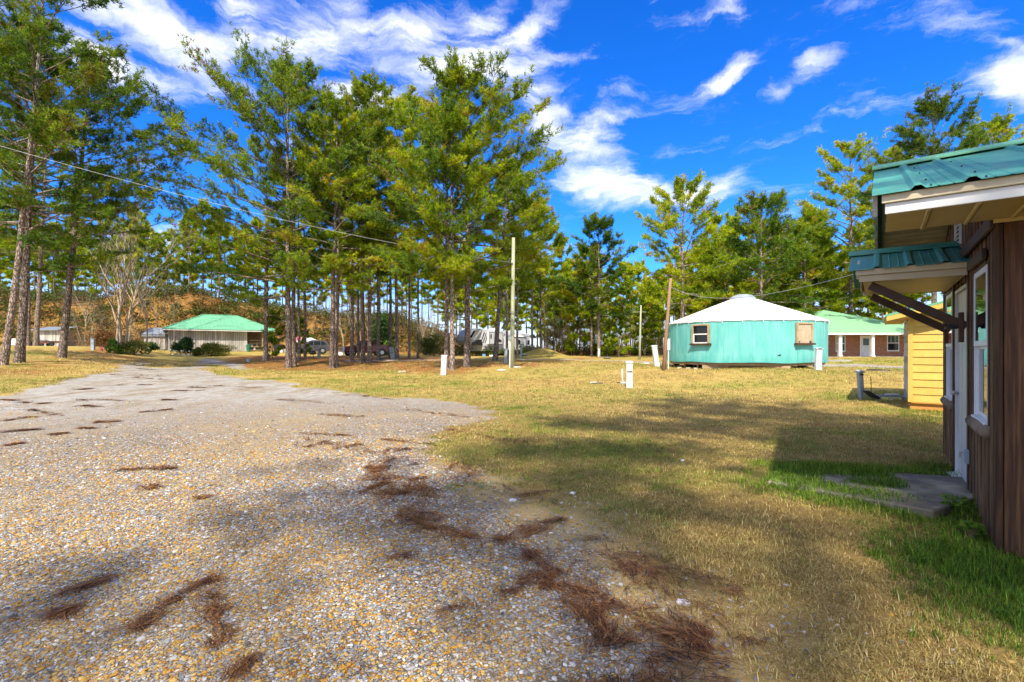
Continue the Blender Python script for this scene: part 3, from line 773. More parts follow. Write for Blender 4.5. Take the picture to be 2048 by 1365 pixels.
def pebble_proto(seed):
    import bmesh
    bm = bmesh.new(); bmesh.ops.create_icosphere(bm, subdivisions=2, radius=1.0)
    rs = np.random.RandomState(seed)
    pl = rs.normal(size=(7, 3)); pl /= np.linalg.norm(pl, axis=1)[:, None]; off = rs.uniform(.62, .9, 7)
    for v in bm.verts:                     # chip flat facets off the ball
        for n_, d_ in zip(pl, off):
            k = v.co.dot(Vector(n_)) - d_
            if k > 0: v.co -= Vector(n_) * k
    V = np.array([v.co[:] for v in bm.verts]); T = np.array([[v.index for v in f.verts] for f in bm.faces]); bm.free()
    return proto('pebble_shape', V, T, 'pebble_mat', None, True)
def tuft_proto(seed, n, hgt, spread, wid, lay):
    rs = np.random.RandomState(seed)
    az = rs.uniform(0, 2*np.pi, n); h = hgt * rs.uniform(.45, 1.15, n); l = rs.uniform(lay*.4, lay*1.3, n)
    bx = rs.normal(0, spread, n); by = rs.normal(0, spread, n)
    d = np.c_[np.cos(az), np.sin(az)]; s = np.c_[-np.sin(az), np.cos(az)] * (wid * rs.uniform(.6, 1.3, n))[:, None] / 2
    b = np.c_[bx, by]; m = b + d * (h * l * .35)[:, None]; tp = b + d * (h * l)[:, None]
    hz = h * np.sqrt(np.maximum(.06, 1 - np.minimum(l, .97) ** 2))
    z0 = np.zeros(n) - .004
    V = np.stack([np.c_[b - s, z0], np.c_[b + s, z0], np.c_[m - s*.8, hz*.62], np.c_[m + s*.8, hz*.62], np.c_[tp, hz]], 1).reshape(-1, 3)
    o = np.arange(n) * 5
    T = np.concatenate([np.c_[o, o+1, o+3], np.c_[o, o+3, o+2], np.c_[o+2, o+3, o+4]])
    return proto('turf_tuft_shape', V, T, 'turf_blades', {'tint': np.repeat(rs.uniform(0, 1, n), 5)})

def scatter_ground():
    rs = np.random.RandomState(3)
    # ---- pebbles
    P = []; S = []
    for (y0, y1, sp, sc) in ((1.75, 3.2, .0150, .0066), (3.2, 5.2, .0175, .0076), (5.2, 8.5, .024, .0098), (8.5, 14.0, .05, .0125)):
        yy, xx = np.meshgrid(np.arange(y0, y1, sp), np.arange(-1.12*y1, 1.15*y1, sp))
        x = xx.ravel() + rs.uniform(-.5, .5, xx.size)*sp; y = yy.ravel() + rs.uniform(-.5, .5, xx.size)*sp
        k = (x > -1.12*y - .3) & (x < 1.1*y); x, y = x[k], y[k]
        m = masks(x, y)
        p = m[0] ** 1.2 * (1 - .55 * sstep(.50, .68, fbm(x, y, 1.1, 21))) + m[3] * .22 * (1 - m[0])
        p = p * (1 - .85 * sstep(5.5, 12.5, np.hypot(x, y)))
        k = rs.uniform(size=len(x)) < p; x, y = x[k], y[k]
        s = sc * np.clip(rs.lognormal(-.12, .42, len(x)), .45, 2.4)
        P.append(np.c_[x, y, G(x, y) + s*.10]); S.append(s)
    P = np.concatenate(P); s = np.concatenate(S)
    scl = np.c_[s * rs.uniform(.9, 1.5, len(s)), s * rs.uniform(.7, 1.1, len(s)), s * rs.uniform(.35, .6, len(s))]
    rot = np.c_[rs.normal(0, .22, len(s)), rs.normal(0, .22, len(s)), rs.uniform(0, 6.28, len(s))]
    # ochre stones gather where the grit shows
    v = rs.uniform(0, 1, len(s)); pt = sstep(.40, .62, fbm(P[:, 0], P[:, 1], .5, 5)); oc = rs.uniform(size=len(s)) < .38 * pt
    v = np.where(oc, np.where(rs.uniform(size=len(s)) < .6, rs.uniform(.54, .72, len(s)), rs.uniform(.79, .88, len(s))), v)
    o = scatter('gravel_stones', P, rot, scl, [pebble_proto(1), pebble_proto(2), pebble_proto(3)], 'pebble_mat', {'vary': v})
    tag(o, 'loose grey white and ochre gravel stones covering the drive', 'gravel', kind='stuff')
    # ---- turf
    P = []; R_ = []; S = []; GR = []
    lushP = []; lushS = []
    for (y0, y1, sp, sc) in ((1.9, 4.2, .036, .85), (4.2, 8.0, .054, 1.05), (8.0, 14.0, .10, 1.4), (14, 26, .20, 2.1), (26, 46, .42, 3.2)):
        yy, xx = np.meshgrid(np.arange(y0, y1, sp), np.arange(-1.1*y1, 1.1*y1, sp))
        x = xx.ravel() + rs.uniform(-.5, .5, xx.size)*sp; y = yy.ravel() + rs.uniform(-.5, .5, xx.size)*sp
        k = (np.abs(x) < 1.12*y + .2); x, y = x[k], y[k]
        s_ = x*CB_U.x + y*CB_U.y; t_ = x*CB_N.x + y*CB_N.y + .79
        k = ~((s_ > 5.4) & (s_ < 9.35) & (t_ < .03)); x, y = x[k], y[k]
        m = masks(x, y); ss = poly_sd(SLAB, x, y)
        thin = fbm(x, y, .8, 31)
        p = (1 - sstep(.03, .6, m[0])) * (1 - .8 * m[3]) * (1 - .45 * m[2]) * (.35 + .65 * sstep(.3, .55, thin))
        p = np.where((m[0] > .3), np.maximum(p, .02 * sstep(.6, .78, fbm(x, y, 1.6, 12)) * sstep(3.5, 6, np.hypot(x, y))), p)
        # grass creeping over the slab, bare by the door
        tt = x*CB_N.x + y*CB_N.y + .79
        bare = np.maximum(sstep(.75, .45, tt + (fbm(x, y, 2.2, 40) - .5)*.7), sstep(.13, .04, np.abs(ss - .42 + (fbm(x, y, 1.5, 41) - .5)*.5)))
        p = np.where(ss > .0, (1 - bare) , p)
        k = rs.uniform(size=len(x)) < p; x, y = x[k], y[k]; g_ = m[1][k]; l_ = m[4][k]
        ang = rs.uniform(0, 6.28, len(x)); q = sc * rs.uniform(.7, 1.25, len(x))
        P.append(np.c_[x, y, G(x, y) + np.where(poly_sd(SLAB, x, y) > 0, .03, 0)]); R_.append(np.c_[np.zeros(len(x)), np.zeros(len(x)), ang])
        S.append(np.c_[q, q, q * (1 + l_ * 1.0) * rs.uniform(.7, 1.2, len(x))])
        GR.append(np.clip(np.maximum(g_ * rs.uniform(.3, 1.1, len(x)), l_ * .95) + rs.normal(.06, .17, len(x)), 0, 1))
    P = np.concatenate(P)
    o = scatter('turf', P, np.concatenate(R_), np.concatenate(S), [tuft_proto(k, 30, .046, .045, .0044, 1.15) for k in (1, 2, 3, 4)], 'turf_blades',
                {'green': np.concatenate(GR), 'vary': rs.uniform(0, 1, len(P))})
    tag(o, 'dormant tan lawn grass with green patches', 'grass', kind='stuff')
    # ---- long fresh grass along the cabin wall and round the slab
    n = 9000
    s_ = rs.uniform(3.2, 8.6, n); t_ = rs.uniform(.02, 1.6, n)
    x = CB_U.x*s_ + CB_N.x*(t_-.79); y = CB_U.y*s_ + CB_N.y*(t_-.79)
    m = masks(x, y); ss = poly_sd(SLAB, x, y)
    near = sstep(6.5, 4.8, s_)
    p = m[4] * np.where(ss > -.03, 0, 1) * (.25 + .75*sstep(.35, .6, fbm(x, y, 1.4, 17))) * (.25 + .75 * near)
    k = rs.uniform(size=n) < p; x, y = x[k], y[k]; nn = near[k]
    q = rs.uniform(.45, 1.1, len(x)) * (.45 + .42 * nn)
    o = scatter('long_grass', np.c_[x, y, G(x, y)], np.c_[np.zeros(len(x)), np.zeros(len(x)), rs.uniform(0, 6.28, len(x))], np.c_[q, q, q],
                [tuft_proto(k, 16, .125, .022, .0050, .75) for k in (11, 12, 13)], 'turf_blades', {'green': rs.uniform(.8, 1, len(x)), 'vary': rs.uniform(.2, 1, len(x))})
    tag(o, 'long bright green grass along the foot of the brown cabin', 'grass', kind='stuff')
scatter_ground()

# ------------------------------------------------------------------ pine straw drifts
def straw():
    rs = np.random.RandomState(5)
    D = []   # (polyline pixels, half width in m, needles)
    near = [([(285,1255),(335,1205),(385,1180),(430,1160)], .045, 560), ([(415,1190),(430,1225),(445,1265),(435,1290)], .04, 420), ([(125,1190),(170,1175),(215,1160)], .04, 260),
            ([(110,1235),(135,1225)], .07, 260), ([(470,1355),(490,1325)], .06, 160), ([(815,1030),(850,1050),(900,1068),(930,1080)], .08, 900), ([(1000,1085),(1050,1065),(1120,1040)], .07, 700),
            ([(1060,1110),(1090,1150),(1150,1185),(1195,1225),(1215,1285)], .10, 2000), ([(1000,1195),(1050,1165),(1075,1150)], .03, 260), ([(1150,1190),(1290,1240),(1400,1280)], .10, 900),
            ([(760,970),(800,975),(815,985)], .11, 700), ([(740,935),(760,960)], .07, 360), ([(830,960),(870,985),(860,1000)], .10, 420), ([(240,942),(300,938),(345,938)], .05, 300),
            ([(285,975),(300,980)], .07, 130), ([(395,998),(415,994)], .04, 80), ([(615,895),(650,885)], .05, 90), ([(690,895),(720,890)], .06, 110), ([(900,860),(1000,880),(1080,885)], .06, 420),
            ([(1180,1080),(1300,1140),(1450,1200)], .22, 900), ([(1320,1300),(1450,1340)], .2, 700), ([(880,1230),(930,1215)], .04, 60), ([(780,1120),(815,1112)], .04, 90)]
    far = [([(0,865),(80,860)], .10), ([(100,870),(130,868)], .07), ([(195,845),(235,843)], .10), ([(160,857),(185,858)], .05), ([(145,800),(250,802)], .13), ([(170,812),(195,815)], .1), ([(285,825),(340,820)], .07),
           ([(320,800),(350,801)], .09), ([(345,782),(400,782)], .09), ([(160,780),(180,778)], .13), ([(200,772),(300,770)], .12), ([(220,750),(330,752)], .2), ([(270,755),(320,760)], .2),
           ([(280,738),(310,740)], .2), ([(0,800),(30,802)], .1), ([(40,805),(90,808)], .1), ([(60,820),(120,832)], .07), ([(10,842),(60,835)], .05), ([(430,772),(520,776)], .18), ([(380,775),(410,776)], .1),
           ([(600,868),(700,872)], .06), ([(560,800),(640,806)], .15), ([(640,830),(720,834)], .09), ([(120,760),(230,742)], .35), ([(60,768),(160,755)], .3), ([(700,790),(800,800)], .15), ([(820,820),(940,835)], .12),
           ([(760,880),(860,890)], .08), ([(20,890),(40,888)], .04)]
    near += [([(800,900),(750,950),(800,1000),(860,1045),(960,1075),(1060,1110),(1140,1180),(1220,1290),(1260,1365)], .20, 2600), ([(900,930),(1000,985),(1120,1000)], .22, 700), ([(1180,1100),(1300,1180),(1420,1300)], .26, 900), ([(620,880),(740,905),(830,930)], .16, 420)]
    for pl, w in far: D.append((pl, w, 200))
    D += near
    V = []; T_ = []
    for pl, w, n in D:
        n = int(n * .62); w = w * .72
        pts = np.array([ground_px(*p) for p in pl])
        seg = np.linalg.norm(np.diff(pts, axis=0), axis=1); cum = np.r_[0, np.cumsum(seg)]
        # ragged strands: each needle belongs to a short wisp that wanders off the line
        nw = max(4, int(cum[-1] / (w * 1.6)) * 3 + 3)
        wu = rs.uniform(-.08, 1.08, nw) * cum[-1]; wl_ = rs.uniform(.5, 2.6, nw) * w * 1.6; wo = rs.normal(0, w * .75, nw); wa = rs.normal(0, .45, nw); ww = w * rs.uniform(.06, .34, nw)
        wp = rs.uniform(.1, 1, nw) ** 2 * wl_; wi = rs.choice(nw, n, p=wp / wp.sum())
        al = rs.normal(0, .42, n) * wl_[wi]; u = np.clip(wu[wi] + al * np.cos(wa[wi]), 0, cum[-1])
        cx_ = np.interp(u, cum, pts[:, 0]); cy_ = np.interp(u, cum, pts[:, 1])
        i = np.clip(np.searchsorted(cum, u) - 1, 0, len(seg) - 1); dr = np.diff(pts, axis=0)[i]; base = np.arctan2(dr[:, 1], dr[:, 0])
        r = wo[wi] + al * np.sin(wa[wi]) + rs.normal(0, 1, n) * ww[wi]
        st = rs.uniform(size=n) < .22; r = np.where(st, r + rs.normal(0, 1.6, n) * w, r)
        cx_ += -np.sin(base) * r; cy_ += np.cos(base) * r
        base = base + wa[wi]
        ang = base + rs.normal(0, .55, n) + np.where(st, rs.normal(0, 1.2, n), 0)
        d = np.hypot(cx_, cy_); L = rs.uniform(.06, .13, n) * np.clip(.7 + d*.05, .8, 1.6); wd = np.maximum(.0019, d * .00055) * rs.uniform(.5, 1.5, n)
        z = G(cx_, cy_) + .012 + np.abs(rs.normal(0, 1, n)) * np.minimum(w*.14, .012) * np.exp(-(r/w)**2)
        dx, dy = np.cos(ang)*L, np.sin(ang)*L; sx, sy = -np.sin(ang)*wd, np.cos(ang)*wd
        dz = rs.normal(0, .05, n) * L * 2
        bend = rs.normal(0, .2, n) * L
        mx, my = -np.sin(ang)*bend, np.cos(ang)*bend
        A = np.c_[cx_-dx, cy_-dy, z-dz*.5]; B = np.c_[cx_+dx, cy_+dy, z+dz]; M1 = np.c_[cx_+mx+sx, cy_+my+sy, z+.004]; M2 = np.c_[cx_+mx-sx, cy_+my-sy, z+.004]
        o = sum(len(v) for v in V)
        V.append(np.stack([A, M2, B, M1], 1).reshape(-1, 3)); k = np.arange(n)*4 + o
        T_.append(np.concatenate([np.c_[k, k+1, k+3], np.c_[k+1, k+2, k+3]]))
    # single needles strewn over everything
    n = 8000
    y = rs.uniform(1.9, 9, n) ** 1.0; x = rs.uniform(-1.05, 1.0, n)*y
    ang = rs.uniform(0, 6.28, n); L = rs.uniform(.04, .10, n); wd = .0007 + .00025*y
    dx, dy = np.cos(ang)*L, np.sin(ang)*L; sx, sy = -np.sin(ang)*wd, np.cos(ang)*wd; z = G(x, y) + .016
    s_ = x*CB_U.x + y*CB_U.y; t_ = x*CB_N.x + y*CB_N.y + .79; k = (t_ > .1) & (fbm(x, y, .7, 51) > .47)
    A = np.c_[x-dx, y-dy, z]; B = np.c_[x+dx, y+dy, z+.006]; M1 = np.c_[x+sx, y+sy, z+.005]; M2 = np.c_[x-sx, y-sy, z+.005]
    A, B, M1, M2 = A[k], B[k], M1[k], M2[k]; n = len(A)
    o = sum(len(v) for v in V); V.append(np.stack([A, M2, B, M1], 1).reshape(-1, 3)); k = np.arange(n)*4 + o; T_.append(np.concatenate([np.c_[k, k+1, k+3], np.c_[k+1, k+2, k+3]]))
    V = np.concatenate(V); T_ = np.concatenate(T_)
    tint = np.repeat(rs.uniform(0, 1, len(V)//4), 4)
    o = link('pine_straw', np_mesh('pine_straw', V, T_, 'straw_needle', {'tint': tint}))
    tag(o, 'brown pine straw lying in drifts on the gravel and turf', 'pine straw', kind='stuff')
straw()

# ------------------------------------------------------------------ trees
def tubes_np(paths, n):
    """many tapered tubes at once: list of (points Kx3, radii K)"""
    VS = []; FS = []; off = 0
    q = np.arange(n) * 2 * np.pi / n
    for pts, rad in paths:
        pts = np.asarray(pts, float); rad = np.asarray(rad, float); K = len(pts)
        d = np.gradient(pts, axis=0); d /= np.linalg.norm(d, axis=1)[:, None] + 1e-9
        ref = np.array([1., .2, .1]) if abs(d[0, 0]) < .8 else np.array([.1, 1., .2])
        a = ref - d * (d @ ref)[:, None]; a /= np.linalg.norm(a, axis=1)[:, None]; b = np.cross(d, a)
        ring = pts[:, None, :] + (a[:, None, :] * np.cos(q)[None, :, None] + b[:, None, :] * np.sin(q)[None, :, None]) * rad[:, None, None]
        VS.append(ring.reshape(-1, 3))
        i = np.arange(K-1)[:, None] * n; k = np.arange(n)[None, :]; k2 = (k + 1) % n
        FS.append(np.stack([i+k, i+k2, i+n+k2, i+n+k], -1).reshape(-1, 4) + off); off += K * n
    return np.concatenate(VS), np.concatenate(FS)

def tuft_cloud(pos, axis, tint, rs, nl, wid, blades):
    n = len(pos)
    axis = axis / (np.linalg.norm(axis, axis=1)[:, None] + 1e-9)
    pos = np.repeat(pos, blades, 0); ax = np.repeat(axis, blades, 0); tn = np.repeat(tint, blades)
    m = n * blades
    rv = rs.normal(size=(m, 3)); perp = rv - ax * (rv * ax).sum(1)[:, None]; perp /= np.linalg.norm(perp, axis=1)[:, None] + 1e-9
    ca = rs.uniform(.15, .95, m)[:, None]
    d = ax * ca + perp * np.sqrt(1 - ca**2)
    L = (nl * rs.uniform(.6, 1.2, m))[:, None]
    b0 = pos - ax * (nl * rs.uniform(0, .9, m))[:, None]
    side = np.cross(d, rs.normal(size=(m, 3))); side /= np.linalg.norm(side, axis=1)[:, None] + 1e-9
    W = (wid * rs.uniform(.7, 1.3, m))[:, None] / 2
    V = np.stack([b0 - side*W, b0 + side*W, b0 + d*L], 1).reshape(-1, 3)
    T = np.arange(m*3).reshape(-1, 3)
    tt = np.repeat(np.clip(tn + rs.normal(0, .12, m), 0, 1), 3)
    return V, T, tt

def pine_data(seed, H=24.0, cb=.34, spread=5.0, r0=.27, nbr=50, twigs=9, tufts=6, nl=.30, wid=.035, blades=13, lean=(0,0), bias=(0,0), dens=1.0, wood=8, dead=6, top=.30, bend=None, tw_wood=True):
    """trunk, limbs and needle tufts of one pine; bias pushes the limbs longer to one side"""
    rs = np.random.RandomState(seed)
    K = 16
    f = np.linspace(0, 1, K); z = f * H
    wx = np.cumsum(rs.normal(0, .018, K)) * H * .05; wy = np.cumsum(rs.normal(0, .018, K)) * H * .05
    bx = (bend or (0, 0))[0] * np.sin(f*np.pi); by = (bend or (0, 0))[1] * np.sin(f*np.pi)
    tx = lean[0] * f + wx - wx[0] + bx; ty = lean[1] * f + wy - wy[0] + by
    tp = np.c_[tx, ty, z - .15*(f == 0)]
    tr = r0 * ((1 - f) ** .75 * .92 + .05); tr[0] *= 1.28; tr[1] *= 1.02
    def trunk_at(zz): return np.array([np.interp(zz, z, tx), np.interp(zz, z, ty), zz]), np.interp(zz, z, tr)
    limbs = []; snags = []; thin = []; POS = []; AX = []; TN = []
    az = rs.uniform(0, 6.28)
    for i in range(nbr):
        fr = ((i + rs.uniform(0, 1)) / nbr) ** .92
        zz = H * (cb + (1 - cb) * fr * .985)
        az += 2.4 + rs.normal(0, .35)
        prof = (.74 + .26 * math.sin(min(1, fr/.4) * math.pi/2)) * math.sqrt(max(.0, 1 - (max(0, fr-.38)/.66)**2)) * .92 + .06
        L = spread * prof * rs.uniform(.62, 1.08)
        L *= 1 + (math.cos(az) * bias[0] + math.sin(az) * bias[1])
        if L < .3: continue
        el = R(4 + 56 * fr ** 1.2 + rs.normal(0, 9))
        L = max(.35, min(L, (H * 1.0 - zz + .7) / max(.2, math.sin(max(el, .05) + .12))))
        p0, rt = trunk_at(zz)
        d = np.array([math.cos(az)*math.cos(el), math.sin(az)*math.cos(el), math.sin(el)])
        n_ = 6; pts = [p0]; cur = d.copy()
        for k in range(1, n_):
            cur = cur + np.array([0, 0, .07 * (1 - fr) * (1 if k > 2 else -.6)]) + rs.normal(0, .055, 3); cur /= np.linalg.norm(cur)
            pts.append(pts[-1] + cur * L / (n_-1))
        pts = np.array(pts); rb = max(.016, min(rt * .5, .012 + L * .0125))
        limbs.append((pts, np.linspace(rb, .010, n_)))
        btint = rs.uniform(.22, .80)
        bd_ = dens * (rs.uniform(.35, .7) if rs.rand() < .12 else rs.uniform(.85, 1.45))
        nt = int((twigs * (.45 + .55 * L / spread)) * bd_) + 2
        for j in range(nt):
            tt = rs.uniform(.28, 1.0) ** .8 if j else 1.0
            q = tt * (n_-1); k = min(int(q), n_-2); pp = pts[k] + (pts[k+1] - pts[k]) * (q - k); bd = pts[k+1] - pts[k]; bd /= np.linalg.norm(bd)
            sgn = 1 if rs.rand() < .5 else -1
            side = np.cross(bd, [0, 0, 1.]); side /= np.linalg.norm(side) + 1e-9
            sp = rs.uniform(.45, 1.35) * sgn * (0 if j == 0 else 1)
            td = bd + side * sp + np.array([0, 0, rs.normal(.18, .3)]); td /= np.linalg.norm(td)
            tl = (.30 + .22 * L * (1.10 - .52*tt)) * rs.uniform(.6, 1.25); tl = min(tl, 2.1)
            if tw_wood: thin.append((np.array([pp, pp + td*tl*.6 + [0, 0, .02], pp + td*tl + [0, 0, .10*tl]]), np.array([.013, .009, .006])))
            nn = max(2, int(tufts * (.5 + .6 * tl)))
            u = rs.uniform(.25, 1.05, nn)[:, None]
            pos = pp + td * tl * u + rs.normal(0, .11 * (.6 + .5*tl), (nn, 3)) * [1, 1, .7]
            POS.append(pos); AX.append(np.tile(td, (nn, 1)) + rs.normal(0, .35, (nn, 3)) + [0, 0, .55]); TN.append(np.full(nn, btint + (.12 if tt > .8 else -.06)) + rs.normal(0, .14, nn))
    # leader
    nn = int(14*dens) + 4; p0, _ = trunk_at(H*.985)
    POS.append(p0 + rs.normal(0, .28, (nn, 3)) * [1, 1, 1.6]); AX.append(np.tile([0, 0, 1.], (nn, 1)) + rs.normal(0, .5, (nn, 3))); TN.append(np.full(nn, .6))
    # dead snags below the crown
    for i in range(dead):
        zz = H * (cb - rs.uniform(.02, .20)); 
        if zz < 2.2: continue
        a = rs.uniform(0, 6.28); L = rs.uniform(.5, 2.4); p0, rt = trunk_at(zz); d = np.array([math.cos(a), math.sin(a), rs.uniform(-.25, .25)])
        snags.append((np.array([p0, p0 + d*L*.5, p0 + d*L + [0, 0, rs.uniform(-.3, .15)]]), np.array([.03, .022, .008])))
    tv, tf = tubes_np([(tp, tr)] + snags, wood + 2)
    lv, lf = tubes_np(limbs, 5)
    if thin:
        hv, hf = tubes_np(thin, 3); lf = np.concatenate([lf, hf + len(lv)]); lv = np.concatenate([lv, hv])
    POS = np.concatenate(POS); AX = np.concatenate(AX); TN = np.concatenate(TN)
    cv, cf, ct = tuft_cloud(POS, AX, TN, rs, nl, wid, blades)
    return dict(trunk=np_mesh('trunk', tv, tf, 'pine_bark', smooth=True), limbs=np_mesh('branches', lv, lf, 'pine_bark', smooth=True),
                crown=np_mesh('crown', cv, cf, 'pine_needles', {'tint': ct}), ntri=len(cf))

def place_pine(data, label, px=None, Y=None, xy=None, scale=1.0, rz=0.0, group=None, name='pine_tree', cat='tree', tilt=0.0, needles=None, zoff=0):
    if xy is None: xy = (X(px, Y), Y)
    o = thing(name, label, cat, (xy[0], xy[1], gz(*xy) - .05 + zoff), rz, group)
    o.scale = (scale, scale, scale)
    link('trunk', data['trunk'], o); link('branches', data['limbs'], o)
    link('crown', data['crown'], o)
    return o

# hero pines: (photo column of the base, depth, photo row of the top, label, options)
def H_for(top_py, Y, x): return Zat(top_py, Y) - gz(x, Y)
HERO = [
 (577, 40, 132, 'tallest broad pine of the middle grove, long low limbs reaching left over the drive', dict(cb=.26, spread=7.4, r0=.26, nbr=58, twigs=11, tufts=7, bias=(-.22,-.1), seed=11)),
 (588, 41.5, 175, 'slim pine trunk pressed close behind the tallest broad pine', dict(cb=.45, spread=4.2, r0=.20, nbr=34, bias=(.3,.2), seed=12)),
 (531, 45, 290, 'pine left of the tallest one, foot beside the small white pipe stub', dict(cb=.36, spread=4.0, r0=.21, nbr=34, bias=(-.2,0), seed=13)),
 (598, 47, 330, 'thin dark pine in front of the grey car bonnet', dict(cb=.45, spread=2.8, r0=.15, nbr=24, seed=14)),
 (610, 48, 300, 'thin pale pine in front of the grey car door', dict(cb=.42, spread=3.0, r0=.14, nbr=24, seed=15)),
 (664, 39.5, 205, 'pale lit pine of the twin pair between the grey car and the red truck', dict(cb=.30, spread=4.6, r0=.20, nbr=40, lean=(.6,0), seed=16)),
 (672, 40.5, 235, 'dark pine of the twin pair between the grey car and the red truck', dict(cb=.34, spread=3.8, r0=.21, nbr=34, lean=(.4,0), seed=17)),
 (703, 46, 260, 'pine rising in front of the red truck headlight', dict(cb=.40, spread=3.4, r0=.20, nbr=30, seed=18)),
 (717, 52, 250, 'thin pine behind the red truck windscreen', dict(cb=.45, spread=2.8, r0=.14, nbr=24, seed=19)),
 (726, 45, 190, 'dark pine in front of the red truck front wheel', dict(cb=.36, spread=4.4, r0=.19, nbr=40, seed=20)),
 (739, 45, 162, 'pale speckled pine in front of the red truck cab, tall narrow crown', dict(cb=.42, spread=4.2, r0=.20, nbr=42, twigs=10, seed=21)),
 (757, 49, 255, 'pine in front of the red truck rear door', dict(cb=.4, spread=3.2, r0=.19, nbr=30, seed=22)),
 (781, 51, 280, 'dark pine in front of the red truck bed', dict(cb=.4, spread=3.2, r0=.18, nbr=30, seed=23)),
 (794, 49, 200, 'pine just right of the leaning grey pedestal by the truck tailgate', dict(cb=.42, spread=3.8, r0=.19, nbr=36, seed=24)),
 (818, 53, 185, 'thin bare-stemmed pine halfway between the red truck and the white pedestal', dict(cb=.5, spread=3.4, r0=.14, nbr=32, lean=(.3,0), seed=25)),
 (836, 52, 300, 'thin leaning pine left of the white pedestal, second stem of the pair', dict(cb=.45, spread=2.6, r0=.13, nbr=24, seed=26)),
 (893, 33.5, 235, 'pine behind the white pedestal, left stem of the close pair', dict(cb=.34, spread=4.6, r0=.17, nbr=40, bias=(-.2,0), seed=27)),
 (904, 32.5, 245, 'pale pine just right of the white pedestal, right stem of the close pair', dict(cb=.40, spread=3.9, r0=.17, nbr=34, seed=28)),
 (934, 34, 152, 'big dark-trunked pine at the camper nose with a tall full crown', dict(cb=.28, spread=6.2, r0=.235, nbr=60, twigs=11, tufts=7, bias=(.12,0), seed=29)),
 (990, 43, 330, 'pine leaning right in front of the camper side', dict(cb=.36, spread=4.8, r0=.24, nbr=36, lean=(1.2,0), seed=30)),
 (1014, 49, 360, 'thin dark pine between the camper and the utility pole', dict(cb=.45, spread=3.0, r0=.15, nbr=24, seed=31)),
 (1034, 53, 390, 'thin pine just right of the utility pole in front of the camper', dict(cb=.45, spread=3.0, r0=.15, nbr=24, seed=32)),
 (1065, 59, 400, 'pine at the tail end of the camper', dict(cb=.35, spread=4.2, r0=.16, nbr=32, seed=33)),
 (1082, 60, 420, 'pale pine growing behind the small dirt mound', dict(cb=.35, spread=3.6, r0=.17, nbr=28, seed=34)),
 (1198, 57, 440, 'round-topped pine with a small white marker post at its foot', dict(cb=.32, spread=4.2, r0=.21, nbr=40, seed=35)),
 (1183, 60, 500, 'thinner pine just left of the one with the white marker post', dict(cb=.4, spread=3.0, r0=.14, nbr=24, seed=36)),
 (1364, 52, 368, 'tall open-crowned pine behind the left side of the yurt', dict(cb=.30, spread=5.0, r0=.22, nbr=44, twigs=9, seed=37)),
 (1450, 60, 470, 'shorter pine behind the yurt skylight, left of centre', dict(cb=.2, spread=4.6, r0=.2, nbr=36, seed=38)),
 (1523, 54, 402, 'full spreading pine behind the right half of the yurt roof', dict(cb=.2, spread=5.6, r0=.22, nbr=46, twigs=10, seed=39)),
 (1610, 58, 455, 'leaning-topped pine behind the gap between yurt and brick house', dict(cb=.2, spread=5.4, r0=.2, nbr=42, twigs=10, seed=40)),
 (1702, 57, 290, 'tall pale-trunked pine behind the left end of the brick house roof', dict(cb=.30, spread=5.6, r0=.27, nbr=48, twigs=10, seed=41)),
 (1790, 60, 300, 'pine behind the brick house showing left of the cabin roof corner', dict(cb=.25, spread=5.2, r0=.25, nbr=44, seed=42)),
 (1868, 46, 208, 'highest pine crown showing above the green cabin roof', dict(cb=.28, spread=6.2, r0=.27, nbr=56, twigs=11, tufts=7, seed=43)),
 (1985, 50, 245, 'rightmost pine crown showing above the green cabin roof', dict(cb=.3, spread=5.6, r0=.25, nbr=46, seed=44)),
 (6, 29.5, -170, 'leaning pine at the left edge of the picture, trunk cut by the frame', dict(cb=.40, spread=5.2, r0=.19, nbr=44, twigs=9, lean=(2.8,0), seed=45, bend=(.5,0))),
 (38, 31, 60, 'dark upright pine, second from the left edge', dict(cb=.36, spread=5.4, r0=.25, nbr=46, twigs=10, lean=(1.4,0), bias=(.15,0), seed=46)),
 (123, 36, 135, 'pine nearest the drive on the left, crown reaching over the bare tree', dict(cb=.32, spread=6.4, r0=.25, nbr=54, twigs=10, lean=(2.2,0), bias=(.2,-.1), seed=47)),
 (72, 52, 215, 'slender leaning pine in front of the old grey shed', dict(cb=.4, spread=4.0, r0=.24, nbr=32, lean=(1.2,0), seed=48)),
 (56, 56, 250, 'thin pine hidden half behind the second trunk at left', dict(cb=.4, spread=3.8, r0=.22, nbr=30, seed=49)),
 (-150, 33, -120, 'pine just outside the left edge whose limbs hang into the picture', dict(cb=.3, spread=6.8, r0=.28, nbr=54, twigs=10, bias=(.25,0), seed=50)),
]
ntri = 0
def build_heroes():
    global ntri
    for (px, Y, top, label, o) in HERO:
        o = dict(o); x = X(px, Y); H = H_for(top, Y, x)
        big = Y < 47; seed_ = o['seed']
        o['spread'] *= 1.12; o['r0'] *= 1.0; H *= .98; o['nbr'] = int(o['nbr'] * 1.15); o['cb'] = max(.2, o['cb'] - .02)
        d = pine_data(H=H, nl=.29 if big else .38, wid=.046 if big else .064, blades=11 if big else 9, dens=1.75 if big else 1.45, **o)
        ntri += d['ntri']
        if px < 160 or seed_ % 4 == 3: d['crown'].materials[0] = MATS['pine_needles_cool']
        place_pine(d, label, px, Y)
build_heroes()

